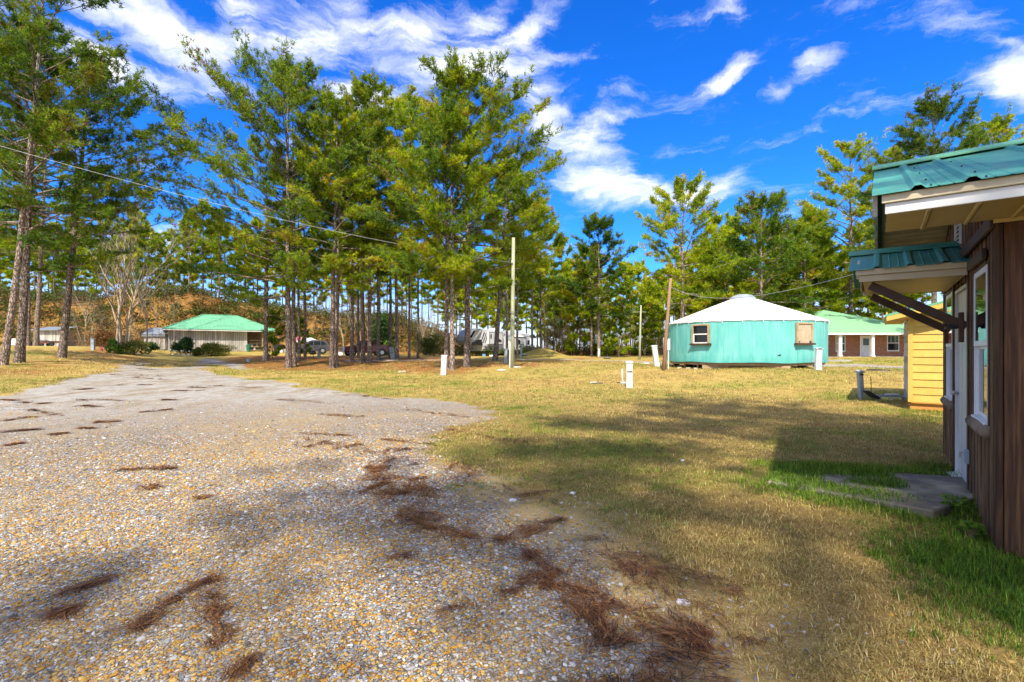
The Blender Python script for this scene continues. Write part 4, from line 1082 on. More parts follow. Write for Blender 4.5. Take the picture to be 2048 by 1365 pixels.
# pines behind the camera that throw the dappled shade of the foreground
SHADERS = [(2.4, -5.0, 21, 62, 'pine behind the viewpoint shading the middle of the turf'),
           (4.4, -10.0, 22, 63, 'pine behind the viewpoint shading the turf by the cabin'), (-2.4, -13.0, 21, 64, 'pine farther behind the viewpoint, centre of the row')]
for (x, y, H, sd_, lab) in SHADERS:
    d = pine_data(sd_, H=H, cb=.56, spread=5.4, r0=.22, nbr=44, twigs=9, tufts=6, nl=.38, wid=.055, blades=7)
    place_pine(d, lab, xy=(x, y)); ntri += d['ntri']

# background forest: five shared shapes
FAR = [pine_data(100+k, H=18, cb=c, spread=s, r0=.16, nbr=30, twigs=6, tufts=4, nl=.70, wid=.16, blades=8, tw_wood=False, dead=4) for k, (c, s) in enumerate(((.26,3.2),(.34,2.8),(.20,3.6),(.42,3.0),(.16,3.4)))]
YOUNG = [pine_data(120+k, H=8, cb=.08, spread=2.3, r0=.08, nbr=30, twigs=6, tufts=4, nl=.55, wid=.13, blades=8, tw_wood=False, dead=0) for k in range(3)]
ntri += sum(d['ntri'] for d in FAR + YOUNG)
def forest():
    rs = random.Random(21)
    cnt = 0
    def far_pine(px, Y, H, label, group, data=None):
        d = data or rs.choice(FAR)
        h0 = 8.0 if d in YOUNG else 18.0
        place_pine(d, label, px, Y, scale=H/h0, rz=rs.uniform(0, 6.28), group=group)
    # on the bank at the back left
    for k in range(62):
        px = -40 + 960 * (k + rs.uniform(-.5, .5)) / 62; Y = rs.uniform(86, 112)
        far_pine(px, Y, rs.uniform(13, 19), 'slim pine among many standing on top of the red earth bank', 'pines on the red earth bank')
    for k in range(22):
        px = -60 + 1020 * (k + rs.uniform(-.5, .5)) / 22; Y = rs.uniform(112, 150)
        far_pine(px, Y, rs.uniform(15, 22), 'slim pine in the back rows on top of the red earth bank', 'pines in the back rows on the bank')
    for k in range(18):
        px = 880 + 560 * (k + rs.uniform(-.5, .5)) / 18; Y = rs.uniform(105, 150)
        far_pine(px, Y, rs.uniform(14, 20), 'slim pine in the back rows of the wood behind the camper', 'pines in the back rows behind the camper')
    # level wood behind camper and yurt
    for k in range(40):
        px = 900 + 560 * (k + rs.uniform(-.5, .5)) / 40; Y = rs.uniform(72, 105)
        far_pine(px, Y, rs.uniform(12, 19), 'slim pine among many in the wood behind the camper', 'pines in the wood behind the camper')
    for k in range(30):
        px = 1380 + 480 * (k + rs.uniform(-.5, .5)) / 30; Y = rs.uniform(66, 95)
        far_pine(px, Y, rs.uniform(15, 21), 'slim pine among many in the wood behind yurt and brick house', 'pines in the wood behind the yurt')
    for (px, Y, H) in ((1160,64,10),(1120,66,9),(1420,62,11),(1480,60,9),(1560,62,10),(1640,64,11),(1300,66,9.5),(1590,60,8)):
        lab = {1160: 'behind the pale stem pair left of the thicket', 1120: 'right of the dirt mound behind the bare trees', 1420: 'behind the yurt window', 1480: 'straight behind the yurt skylight', 1560: 'behind the right slope of the yurt roof', 1640: 'in the gap between yurt and brick house', 1300: 'behind the thin green pole', 1590: 'behind the boarded yurt window'}[px]
        far_pine(px, Y, H, 'bushy younger pine ' + lab, 'younger pines at the wood edge', rs.choice(YOUNG))
    for (px, Y, H, lab) in ((1238,58,5.6,'bushy young pine in front of the brown thicket, left of the green pole'), (1290,60,6.4,'bushy young pine right behind the thin green pole'), (1215,61,4.2,'small young pine at the left end of the young pines by the thicket'),
                            (545,50,4.6,'low leafy young pine in front of the right roof end of the board barn'), (600,52,4.2,'low leafy young pine crossing the trunks before the grey car')):
        far_pine(px, Y, H, lab, 'young pines in front', rs.choice(YOUNG))
forest()

# ------------------------------------------------------------------ bare trees and brush
def bare_tree(seed, stems, H, r0, depth=4, spread=.5, mat='bare_wood'):
    rs = random.Random(seed)
    paths = []; fine = []
    def grow(p, d, L, r, lev):
        n = 4; pts = [p]; cur = d
        for k in range(n):
            cur = (cur + Vector((rs.gauss(0,.09), rs.gauss(0,.09), rs.gauss(.05,.06)))).normalized(); pts.append(pts[-1] + cur * L / n)
        rr = [r * (1 - .5 * k / n) for k in range(n+1)]
        (paths if lev < 2 else fine).append(([tuple(q) for q in pts], rr))
        if lev >= depth: return
        nb = rs.randint(3, 4) if lev < 2 else rs.randint(2, 4)
        for k in range(nb):
            t = rs.uniform(.35, 1.0) if k else 1.0; i = min(int(t*n), n-1); q = pts[i] + (pts[i+1]-pts[i]) * (t*n - i)
            a = rs.uniform(0, 6.28); e = rs.uniform(.3, .8) * spread * 1.6
            side = cur.orthogonal().normalized(); side.rotate(Matrix.Rotation(a, 3, cur))
            grow(q, (cur + side * e + Vector((0,0,.2))).normalized(), L * rs.uniform(.5, .75), max(.006, r * .5), lev + 1)
    for k in range(stems):
        a = 6.28 * k / stems + rs.uniform(-.4, .4); e = rs.uniform(.12, .5) * spread
        grow(Vector((.35*math.cos(a), .35*math.sin(a), -.1)), Vector((math.cos(a)*e, math.sin(a)*e, 1)).normalized(), H * rs.uniform(.36, .5), r0 * rs.uniform(.7, 1.1), 0)
    v1, f1 = tubes_np(paths, 6); v2, f2 = tubes_np(fine, 3)
    return np_mesh('trunk', v1, f1, mat, smooth=True), np_mesh('branches', v2, f2, mat, smooth=True)
def place_bare(seed, px, Y, H, label, stems=1, r0=.1, depth=4, spread=.5, mat='bare_wood', group=None):
    a, b = bare_tree(seed, stems, H, r0, depth, spread, mat)
    o = thing('bare_tree', label, 'tree', at(px, Y, -.05), 0, group)
    link('trunk', a, o); link('branches', b, o); return o
place_bare(1, 246, 50, 15.5, 'large pale bare tree with many stems beside the drive', stems=6, r0=.13, depth=4, spread=.62)
place_bare(2, 282, 53, 11.0, 'single straight bare tree between the pale many-stemmed tree and the grey shed', stems=1, r0=.14, depth=4, spread=.4)
place_bare(3, 695, 70, 8, 'pale bare tree at the foot of the bank behind the red truck bonnet', stems=2, r0=.10, spread=.5)
place_bare(4, 728, 72, 9, 'pale bare tree at the foot of the bank behind the red truck cab', stems=2, r0=.09, spread=.5)
place_bare(5, 1135, 66, 9, 'spreading bare tree between the camper and the brown thicket', stems=3, r0=.10, spread=.7)
place_bare(6, 1108, 64, 6, 'low bare tree right of the dirt mound', stems=4, r0=.06, spread=.8)
place_bare(7, 175, 62, 8, 'low bare tree on the slope between the left pine and the pale many-stemmed tree', stems=4, r0=.08, spread=.8)
place_bare(8, 330, 66, 10, 'bare tree rising behind the grey shed', stems=2, r0=.09, spread=.5)
place_bare(9, 850, 72, 9, 'bare tree behind the thin pines left of the white pedestal', stems=3, r0=.09, spread=.5)

def leaf_blob(rs, n, rx, ry, rz_, size, clumps=10, fill=.5):
    """leaf-sized faces in uneven clumps through a crown volume, resting on z=0"""
    c = rs.normal(size=(clumps, 3)); c /= np.linalg.norm(c, axis=1)[:, None]; c *= rs.uniform(.25, .8, clumps)[:, None]
    k = rs.randint(0, clumps, n); p = rs.normal(size=(n, 3)); p /= np.linalg.norm(p, axis=1)[:, None]
    p = c[k] + p * (rs.uniform(fill, 1, n) * rs.uniform(.3, .5, clumps)[k])[:, None]
    p = p * [rx, ry, rz_] ; p[:, 2] += rz_ * .85; p[:, 2] = np.abs(p[:, 2])
    a = rs.normal(size=(n, 3)); a /= np.linalg.norm(a, axis=1)[:, None]; b = np.cross(a, rs.normal(size=(n, 3))); b /= np.linalg.norm(b, axis=1)[:, None]
    s = size * rs.uniform(.6, 1.3, n)[:, None]
    V = np.stack([p - a*s, p - b*s*.45, p + a*s, p + b*s*.45], 1).reshape(-1, 3)
    o = np.arange(n)*4; T = np.c_[o, o+1, o+2, o+3]
    return V, T, np.repeat(np.clip(rs.uniform(.1, .9, clumps)[k]*.6 + rs.uniform(0, .4, n), 0, 1), 4)
def shrub(name, label, px, Y, rx, ry, rz_, n, size, mat, clumps=12, seed=0, cat='shrub', stems=True):
    rs = np.random.RandomState(seed + 70)
    o = thing(name, label, cat, at(px, Y, -.02))
    V, T, tn = leaf_blob(rs, n, rx, ry, rz_, size, clumps)
    link('foliage', np_mesh('foliage', V, T, mat, {'tint': tn}), o)
    P = []
    for k in range(9):
        a = rs.uniform(0, 6.28); P.append((np.array([[0, 0, -.1], [rx*.25*math.cos(a), ry*.25*math.sin(a), rz_*.6], [rx*.6*math.cos(a), ry*.6*math.sin(a), rz_*rs.uniform(.9, 1.5)]]), np.array([.03, .02, .008]) * min(1.0, rx * 1.1)))
    v, f = tubes_np(P, 4); link('stems', np_mesh('stems', v, f, 'twig_brown'), o)
    return o
shrub('evergreen_bush', 'round dark green bush in front of the board barn wall', 371, 57, 1.35, 1.3, 1.25, 5200, .09, 'evergreen_leaf', 16, 1)
shrub('azalea_bush', 'wide olive bush in front of the board barn, right of the dark round one', 432, 56, 2.6, 1.3, .95, 6500, .08, 'azalea_leaf', 22, 2)
shrub('azalea_bush', 'small yellow-green bush tucked against the wide olive bush', 395, 55.5, 1.0, .9, .75, 2200, .08, 'brush_green', 10, 3)
shrub('leafy_shrub', 'bright green leafy shrub at the foot of the pale bare tree', 228, 48.5, .9, .7, .9, 1500, .10, 'bright_leaf', 10, 4)
shrub('leafy_shrub', 'dark scrubby bush right of the bright leafy shrub', 268, 49.5, 1.6, 1.0, .9, 2200, .09, 'azalea_leaf', 12, 5)
shrub('leafy_shrub', 'dim scrubby bush in front of the grey shed', 298, 55, 1.2, .8, .7, 1600, .09, 'evergreen_leaf', 10, 6)
shrub('broadleaf_tree', 'dark glossy broadleaf tree behind the red truck bed', 768, 66, 2.4, 2.2, 3.3, 5200, .17, 'evergreen_leaf', 22, 7, cat='tree')
shrub('leafy_shrub', 'yellow-green sapling behind the red truck tailgate', 775, 64, 1.6, 1.2, 1.1, 1500, .13, 'bright_leaf', 9, 8)
shrub('brush_bush', 'brown tangled bush behind the board barn garden, right of the pale bare tree', 210, 56, 2.4, 1.4, 1.2, 2600, .10, 'brush_leaf', 14, 9)
shrub('brush_bush', 'olive scrub behind the white pedestal by the lane', 868, 62, 2.8, 1.6, 1.7, 3200, .12, 'brush_green', 14, 10)
shrub('leafy_weed', 'dark leafy weed at the foot of the cabin wall by the slab', 0, 1, .15, .12, .08, 240, .02, 'bright_leaf', 6, 11, cat='plant').location = (*cabw(6.25, -.60), gz(*cabw(6.25, -.60)))
shrub('leafy_weed', 'broad-leaved weed at the near end of the cabin wall', 0, 1, .16, .12, .10, 200, .024, 'bright_leaf', 6, 12, cat='plant').location = (*cabw(5.62, -.62), gz(*cabw(5.62, -.62)))

def thicket():
    """brown saplings, briars and leafless brush that read as one mass"""
    rs = np.random.RandomState(9)
    P = []
    def stems(px0, px1, y0, y1, n, h0, h1):
        for k in range(n):
            Y = rs.uniform(y0, y1); x = X(rs.uniform(px0, px1), Y); h = rs.uniform(h0, h1); z = gz(x, Y)
            l = rs.normal(0, .12*h, 2)
            P.append((np.array([[x, Y, z-.1], [x+l[0]*.4, Y+l[1]*.4, z+h*.5], [x+l[0], Y+l[1], z+h]]), np.array([.028, .02, .008])))
            for b in range(3):
                f = rs.uniform(.3, .9); q = np.array([x+l[0]*f, Y+l[1]*f, z+h*f]); d = np.array([rs.normal(0, .5), rs.normal(0, .5), rs.uniform(.1, .6)])*h*.28
                P.append((np.array([q, q+d*.5+[0, 0, .05], q+d]), np.array([.012, .009, .005])))
    stems(1085, 1345, 63, 70, 520, 2.5, 6.0)
    stems(1340, 1660, 62, 70, 240, 2.0, 4.5)
    stems(840, 930, 68, 76, 140, 2, 5)
    stems(150, 330, 58, 66, 190, 1.2, 3.6)
    stems(600, 880, 82, 92, 240, 2, 6)
    v, f = tubes_np(P, 3)
    o = link('brush_thicket', np_mesh('brush_thicket', v, f, 'twig_brown')); tag(o, 'brown leafless thicket of saplings along the wood edge', 'thicket', kind='stuff')
    # leaves and needles of the low growth on the bank and at the wood edge
    def scatter_leaf(name, label, mat, boxes, size):
        VV = []; TT = []; tn = []; off = 0
        for (px0, px1, y0, y1, n, h) in boxes:
            for k in range(n):
                Y = rs.uniform(y0, y1); x = X(rs.uniform(px0, px1), Y); r = rs.uniform(.5, 1.3)*h
                V, T, t_ = leaf_blob(rs, 70, r*1.3, r*1.2, r*.6, size, 5)
                VV.append(V + [x, Y, gz(x, Y)-.15]); TT.append(T + off); off += len(V); tn.append(t_)
        o = link(name, np_mesh(name, np.concatenate(VV), np.concatenate(TT), mat, {'tint': np.concatenate(tn)}))
        tag(o, label, 'undergrowth', kind='stuff')
    scatter_leaf('dry_undergrowth', 'dry brown undergrowth over the red earth bank', 'brush_leaf', [(-40,420,67,88,420,1.5),(420,880,76,88,300,1.3),(1090,1345,63,69,90,1.0),(880,1080,72,84,70,1.0)], .17)
    scatter_leaf('green_undergrowth', 'olive green undergrowth on the bank and at the wood edge', 'brush_green', [(-40,420,70,94,520,2.0),(420,880,80,96,420,1.9),(840,1350,66,78,120,1.5),(1340,1660,64,74,90,1.5)], .17)
thicket()

# ------------------------------------------------------------------ brown cabin at the right
# local frame: x along the gable wall away from the camera, y outward (towards the lawn), z up
def build_cabin():
    w = cabw(5.45, -.79)
    rz = math.atan2(CB_U.y, CB_U.x)
    cab = thing('cabin', 'brown board-and-batten cabin with green metal roof at the right edge', 'cabin', (w[0], w[1], -.02), rz)
    Wd, Dp = 3.85, 5.6
    RZ0, SL = 3.0, .36
    roofz = lambda x: RZ0 + SL * min(x, Wd - x)
    rr = random.Random(4)
    # dark core behind the boards
    core = MB().prism([(.03, -.05), (Wd-.03, -.05), (Wd-.03, roofz(Wd-.03)-.08), (Wd/2, roofz(Wd/2)-.08), (.03, roofz(.03)-.08)], 'y', -Dp, -.10)
    core.build('wall_core', 'dark_void', cab)
    wins = [(.42, 1.16, .88, 2.27), (2.92, 3.64, .88, 2.27)]
    door = (1.58, 2.52, .06, 2.23)
    opens = [(a-.05, b+.05, z0-.02, z1+.03) for (a, b, z0, z1) in wins] + [(door[0]-.05, door[1]+.05, -.2, door[3]+.04)]
    def spans(xc, hw, top):
        cuts = sorted([(z0, z1) for (a, b, z0, z1) in opens if xc + hw > a and xc - hw < b])
        z = -.20 + rr.uniform(-.02, .02); out = []
        for z0, z1 in cuts:
            if z0 - z > .05: out.append((z, z0))
            z = max(z, z1)
        if top - z > .05: out.append((z, top))
        return out
    # gable wall: wide boards with battens over the joints, stopping at the openings
    x = .0
    while x < Wd - .02:
        bw = min(.20, Wd - x)
        for z0, z1 in spans(x + bw/2, bw*.3, roofz(x + bw/2) - .10):
            MB().box(x+.004, x+bw-.004, -.022 - rr.uniform(0, .004), -.001, z0, z1).build('board', 'brown_board', cab, bevel=.003)
        if x > .05:
            for z0, z1 in spans(x, .03, roofz(x) - .10):
                MB().box(x-.042 - rr.uniform(0, .008), x+.042 + rr.uniform(0, .008), .000, .030 + rr.uniform(0, .010), z0 - rr.uniform(0, .04), z1).build('batten', 'batten_wood_lit', cab, bevel=.004)
        x += bw
    # corner boards
    MB().box(-.05, .06, .0, .045, -.22, roofz(0)-.12).build('corner_board', 'brown_board', cab, bevel=.005)
    MB().box(Wd-.05, Wd+.05, .0, .045, -.06, roofz(0)-.12).build('corner_board', 'brown_board', cab, bevel=.005)
    # near side wall
    y = .0
    k = 0
    while y > -Dp + .1:
        bw = rr.uniform(.135, .165); gap = .018 if k == 2 else .004
        MB().box(-.06 - rr.uniform(0, .012), -.022, y - bw + gap/2, y - gap/2, -.20 - rr.uniform(0, .05), 2.57).build('board', 'brown_board', cab, bevel=.004)
        y -= bw; k += 1
    MB().box(-.018, -.012, -Dp, -.05, 0, 2.57).build('wall_liner', 'stone_pale', cab)
    y = .0
    # far side wall
    y = -.0
    while y > -Dp + .1:
        MB().box(Wd+.022, Wd+.05, y - .155, y - .004, -.03, 2.57).build('board', 'brown_board', cab)
        y -= .16
    # horizontal band at eave height and gable louvre
    MB().box(-.02, Wd+.02, .043, .075, 2.50, 2.61).build('band_board', 'dark_beam', cab, bevel=.006)
    lv = MB().box(2.16, 2.48, .0, .02, 2.76, 3.06); lo = lv.build('louvre_vent', 'dark_void', cab)
    for k in range(6):
        M = Matrix.Translation((2.32, .035, 2.79 + k*.050)) @ Matrix.Rotation(R(-38), 4, 'X')
        MB().box(-.15, .15, -.024, .024, -.004, .004, M).build('louvre_slat', 'white_paint', lo)
    MB().box(2.145, 2.17, .0, .045, 2.75, 3.07).build('louvre_frame', 'white_paint', lo); MB().box(2.47, 2.495, .0, .055, 2.75, 3.07).build('louvre_frame', 'white_paint', lo)
    # windows
    for wi, (a, b, z0, z1) in enumerate(wins):
        o = MB().box(a-.045, a, -.06, .032, z0-.02, z1+.04).box(b, b+.045, -.06, .040, z0-.02, z1+.04).box(a, b, -.06, .040, z1, z1+.04).build('window', 'dark_beam', cab, bevel=.004)
        MB().box(a-.07, b+.07, .045, .078, z1+.04, z1+.13).build('head_trim', 'dark_beam', o, bevel=.005)
        MB().tube([(a-.10, .035, z0-.075), (a+.3, .040, z0-.07), (b+.10, .035, z0-.075)], [.058, .062, .055], 10).build('log_sill', 'grey_log', o, smooth=True)
        MB().box(a, b, -.05, .055, z0-.025, z0-.002).build('sill', 'white_vinyl', o, bevel=.003)
        zm = (z0+z1)/2
        fr = MB()
        for (q0, q1, r0, r1) in ((a+.001, a+.018, z0, z1-.002), (b-.018, b-.001, z0, z1-.002), (a+.018, b-.018, z1-.025, z1-.002)):
            fr.box(q0, q1, -.045, .033, r0, r1)
        fr.build('window_frame', 'white_vinyl', o)
        up = MB()
        for (q0, q1, r0, r1) in ((a+.019, a+.045, zm-.02, z1-.026), (b-.045, b-.019, zm-.02, z1-.026), (a+.045, b-.045, z1-.056, z1-.026), (a+.045, b-.045, zm-.02, zm+.03)):
            up.box(q0, q1, .006, .037, r0, r1)
        up.build('upper_sash', 'white_vinyl', o, bevel=.002)
        dn = MB()
        for (q0, q1, r0, r1) in ((a+.019, a+.045, z0+.001, zm-.021), (b-.045, b-.019, z0+.001, zm-.021), (a+.045, b-.045, z0+.001, z0+.04), (a+.045, b-.045, zm-.05, zm-.021)):
            dn.box(q0, q1, -.018, .005, r0, r1)
        dn.build('lower_sash', 'white_vinyl', o, bevel=.002)
        MB().box(a+.04, b-.04, .027, .031, zm+.02, z1-.05).build('pane', 'clear_pane', o)
        MB().box(a+.04, b-.04, -.004, .000, z0+.03, zm-.04).build('pane', 'clear_pane', o)
        cv = []; n = 40
        for i in range(n+1):
            xx = a+.03 + (b-a-.06)*i/n; yy = -.048 + .010*math.sin(i*1.3) + .006*math.sin(i*.47)
            cv += [(xx, yy, z0+.02), (xx, yy, z1-.02)]
        MB().add(cv, [(2*i, 2*i+2, 2*i+3, 2*i+1) for i in range(n)]).build('curtain', 'curtain', o, recalc=False)
    # door
    d0, d1, dz0, dz1 = door
    do = MB().box(d0+.035, d1-.035, -.03, .020, dz0, dz1-.04).build('door', 'white_door', cab, bevel=.004)
    MB().box(d0, d0+.034, -.09, .026, dz0-.03, dz1).build('door_jamb', 'white_door', do); MB().box(d1-.034, d1, -.09, .046, dz0-.03, dz1).build('door_jamb', 'white_door', do)
    MB().box(d0+.034, d1-.034, -.09, .046, dz1-.039, dz1).build('door_head', 'white_door', do)
    for (pa, pb, pz0, pz1) in ((.14, .42, .25, .95), (.52, .80, .25, .95), (.14, .42, 1.1, 2.0), (.52, .80, 1.1, 2.0)):
        MB().box(d0+pa, d0+pb, .020, .0225, pz0, pz1).build('door_panel', 'white_door', do, bevel=.006)
    MB().lathe([(.012, 0), (.012, .03), (.028, .04), (.03, .06), (.015, .075)], 10).build('door_knob', 'steel', do, smooth=True).matrix_local = Matrix.Translation((d1-.10, .021, 1.0)) @ Matrix.Rotation(R(-90), 4, 'X')
    MB().prism([(-.08, -.02), (.16, -.02), (.16, .015), (-.08, .055)], 'x', d0, d1).build('threshold', 'white_door', do)
    MB().box(d0-.11, d0-.03, .031, .046, -.05, dz1+.12).build('door_trim', 'dark_beam', cab, bevel=.005); MB().box(d1+.03, d1+.11, .037, .062, -.05, dz1+.12).build('door_trim', 'dark_beam', cab, bevel=.005)
    # outlet box
    ob = MB().box(1.36, 1.45, .042, .075, .34, .48).build('outlet_box', 'pedestal_grey', cab, bevel=.004)
    MB().tube([(1.405, .075, .45), (1.405, .11, .45), (1.405, .115, .40)], .012, 6).build('outlet_lid', 'steel', ob)
    # ---------------- roof
    ov, yo, yi = .79, .80, -Dp - .4
    roof = MB().prism([(-ov+.03, RZ0 - SL*(ov-.03) - .06), (Wd/2, RZ0 + SL*Wd/2 - .06), (Wd+ov-.03, RZ0 - SL*(ov-.03) - .06), (Wd+ov-.03, RZ0 - SL*(ov-.03) - .03), (Wd/2, RZ0 + SL*Wd/2 - .03), (-ov+.03, RZ0 - SL*(ov-.03) - .03)], 'y', yi, yo-.05).build('roof', 'old_lumber', cab)
    def sheet(x0, z0, x1, z1, ya, yb, parent, rib0=None, th=.004):
        """ribbed metal sheet from eave (x0,z0) to ridge (x1,z1), ribs every 0.29 m across y"""
        prof = [(ya, 0)]
        yy = ya - .27 + .0
        ribs = []
        q = ya - .27
        while q > yb + .04: ribs.append(q); q -= .29
        for q in ribs:
            prof += [(q+.045, 0), (q+.018, .028), (q-.018, .028), (q-.045, 0), (q-.105, 0), (q-.115, .006), (q-.125, 0), (q-.185, 0), (q-.195, .006), (q-.205, 0)]
        prof = [p for p in prof if p[0] > yb] + [(yb, 0)]
        vs = []; n = len(prof)
        for (xx, zz) in ((x0, z0), (x0 + (x1-x0)*.5, z0 + (z1-z0)*.5 - .004), (x1, z1)):
            for (a, h) in prof: vs.append((xx, a, zz + h))
        for (xx, zz) in ((x1, z1), (x0, z0)):
            for (a, h) in prof: vs.append((xx, a, zz + h - th))
        fs = []
        for r in range(4):
            for i in range(n-1): fs.append((r*n+i, r*n+i+1, (r+1)*n+i+1, (r+1)*n+i))
        for i in range(n-1): fs.append((4*n+i, 4*n+i+1, i+1, i))
        return MB().add(vs, fs), ribs
    ex = -ov - .07
    zof = .004
    ya = yo + .03
    ribs_all = []
    while ya > yi:
        yb = max(ya - .87, yi)
        for sgn in (0, 1):
            m, ribs = sheet(ex, RZ0 + SL*ex + zof, Wd/2 - .01, RZ0 + SL*Wd/2 + zof, ya, yb, roof)
            if sgn: m.v = [(Wd - p[0], p[1], p[2]) for p in m.v]
            else: ribs_all += ribs
            m.build('roof_sheet', 'roof_teal', roof)
        ya -= .869
    sc = MB()
    for r in ribs_all[:9]:
        for xx in (ex+.06, ex+.55, ex+1.3, ex+2.1):
            for dy in (-.075,):
                sc.lathe([(.008, 0), (.008, .006), (.004, .010)], 6, (xx, r+dy, RZ0 + SL*xx + zof + .002))
    tag(sc.build('roof_screws', 'screw', roof), kind='stuff')
    MB().prism([(Wd/2-.16, RZ0+SL*Wd/2-.025), (Wd/2, RZ0+SL*Wd/2+.055), (Wd/2+.16, RZ0+SL*Wd/2-.025), (Wd/2+.16, RZ0+SL*Wd/2-.010), (Wd/2, RZ0+SL*Wd/2+.072), (Wd/2-.16, RZ0+SL*Wd/2-.010)], 'y', yi, yo+.05).build('ridge_cap', 'roof_green', roof)
    # eave fascia in two steps, soffit of ribbed vinyl panels
    ez = RZ0 - SL*ov
    for sgn in (0, 1):
        mx = (lambda v: v) if not sgn else (lambda v: Wd - v)
        bx = lambda a, b: (min(mx(a), mx(b)), max(mx(a), mx(b)))
        a, b = bx(-ov-.035, -ov-.012); MB().box(a, b, yi, yo-.03, ez-.085, ez-.022).build('fascia_upper', 'beige_trim', roof, bevel=.003)
        a, b = bx(-ov-.012, -ov+.012); MB().box(a, b, yi, yo-.05, ez-.165, ez-.0855).build('fascia_lower', 'white_paint', roof, bevel=.003)
        y = yo - .06; k = 0
        while y > yi and k < 14:
            a, b = bx(-ov+.013, -.062)
            MB().box(a, b, y-.262, y, ez-.160, ez-.150).build('soffit_panel', 'vinyl_soffit', roof)
            a, b = bx(-ov+.013, -.062)
            MB().prism([(y-.27, ez-.150), (y-.262, ez-.1605), (y-.254, ez-.172), (y-.240, ez-.172), (y-.232, ez-.1605)], 'x', a, b).build('soffit_rib', 'vinyl_soffit', roof)
            y -= .27; k += 1
        a, b = bx(-.085, -.061); MB().box(a, b, yi, .06, ez-.19, ez-.1605).build('soffit_mould', 'vinyl_soffit', roof)
    # rake overhang: boards under the slopes and rake boards along the edge
    ang = math.atan(SL)
    for sgn in (0, 1):
        Lr = math.hypot(Wd/2 + ov, SL*(Wd/2+ov))
        base = Matrix.Translation((-ov, 0, RZ0 - SL*ov - .075)) @ Matrix.Rotation(-ang, 4, 'Y')
        if sgn: base = Matrix.Translation((Wd, 0, 0)) @ Matrix.Rotation(0, 4, 'Z') @ Matrix.Scale(-1, 4, (1, 0, 0)) @ base
        u = .10
        while u < Lr - .12:
            MB().prism([(u, -.004), (u+.125, -.016), (u+.125, -.002), (u, .008)], 'y', .05, yo-.075, base).build('rake_soffit_board', 'beige_lap', roof)
            u += .125
        MB().box(.02, Lr-.005, yo-.005, yo+.026, -.10, .066, base).build('rake_board', 'grey_board', roof, bevel=.003)
    # ---------------- small gabled awning over the door
    aw0, aw1, at_, zb = 1.42, 3.22, .97, 2.30
    ac = (aw0+aw1)/2; asl = .34
    az0 = zb + .13
    aw = MB().prism([(aw0+.03, zb+.02), (aw1-.03, zb+.02), (aw1-.03, az0), (ac, az0+asl*(ac-aw0)-.02), (aw0+.03, az0)], 'y', .05, at_-.03).build('awning', 'beige_lap', cab)
    for sgn in (0, 1):
        m, ribs = sheet(aw0-.05, az0+.02-.05*asl, ac, az0+.02+asl*(ac-aw0), at_+.10, .03, aw)
        if sgn: m.v = [(2*ac - p[0], p[1], p[2]) for p in m.v]
        m.build('awning_sheet', 'roof_teal', aw)
        fx = (aw0-.02, aw0+.004) if not sgn else (aw1-.004, aw1+.02)
        MB().box(fx[0], fx[1], .05, at_+.03, zb+.075, zb+.145).build('awning_fascia_upper', 'beige_trim', aw, bevel=.003)
        fx = (aw0+.005, aw0+.027) if not sgn else (aw1-.027, aw1-.005)
        MB().box(fx[0], fx[1], .05, at_, zb, zb+.0745).build('awning_fascia_lower', 'beige_trim', aw, bevel=.003)
        Lr = math.hypot(ac-aw0, asl*(ac-aw0))
        base = Matrix.Translation((aw0, 0, az0-.02)) @ Matrix.Rotation(-math.atan(asl), 4, 'Y')
        if sgn: base = Matrix.Translation((2*ac, 0, 0)) @ Matrix.Scale(-1, 4, (1, 0, 0)) @ base
        MB().box(.0, Lr, at_+.002, at_+.024, -.075, .035, base).build('awning_rake_board', 'beige_trim', aw)
    MB().prism([(ac-.12, az0+asl*(ac-aw0)-.005), (ac, az0+asl*(ac-aw0)+.062), (ac+.12, az0+asl*(ac-aw0)-.005), (ac+.12, az0+asl*(ac-aw0)+.008), (ac, az0+asl*(ac-aw0)+.078), (ac-.12, az0+asl*(ac-aw0)+.008)], 'y', .02, at_+.13).build('awning_ridge_cap', 'roof_teal', aw)
    for k in range(7):
        q0 = aw0+.03 + k*(aw1-aw0-.06)/7
        MB().box(q0+.002, q0+(aw1-aw0-.06)/7-.002, .06, at_-.04, zb+.006, zb+.018).build('awning_soffit_board', 'vinyl_soffit', aw)
    for xx in (aw0+.17, aw1-.17):
        d = Vector((0, at_-.12-.07, zb-.02-1.80)); L = d.length
        M = Matrix.Translation((xx, .07, 1.78)) @ Matrix.Rotation(math.atan2(d.z, d.y), 4, 'X')
        MB().box(-.045, .045, -.03, L+.02, -.045, .045, M).build('awning_brace', 'dark_beam', aw, bevel=.006)
        MB().box(xx-.05, xx+.05, .063, .105, 1.60, 1.92).build('brace_plate', 'dark_beam', aw, bevel=.005)
    lamp = MB().lathe([(.05, 0), (.055, .02), (.02, .05)], 10, (1.50, .17, 1.74)).build('porch_lamp', 'black_plastic', cab)
    return cab
build_cabin()

def build_slab():
    p = [(x, y) for x, y in SLAB]; cx_ = sum(q[0] for q in p)/len(p); cy_ = sum(q[1] for q in p)/len(p)
    o = MB().prism([(x-cx_, y-cy_) for x, y in reversed(p)], 'z', -.08, .028).build('concrete_slab', 'concrete', None, bevel=.012)
    o.location = (cx_, cy_, gz(cx_, cy_))
    tag(o, 'mossy concrete door slab half overgrown with grass in front of the cabin', 'slab')
build_slab()

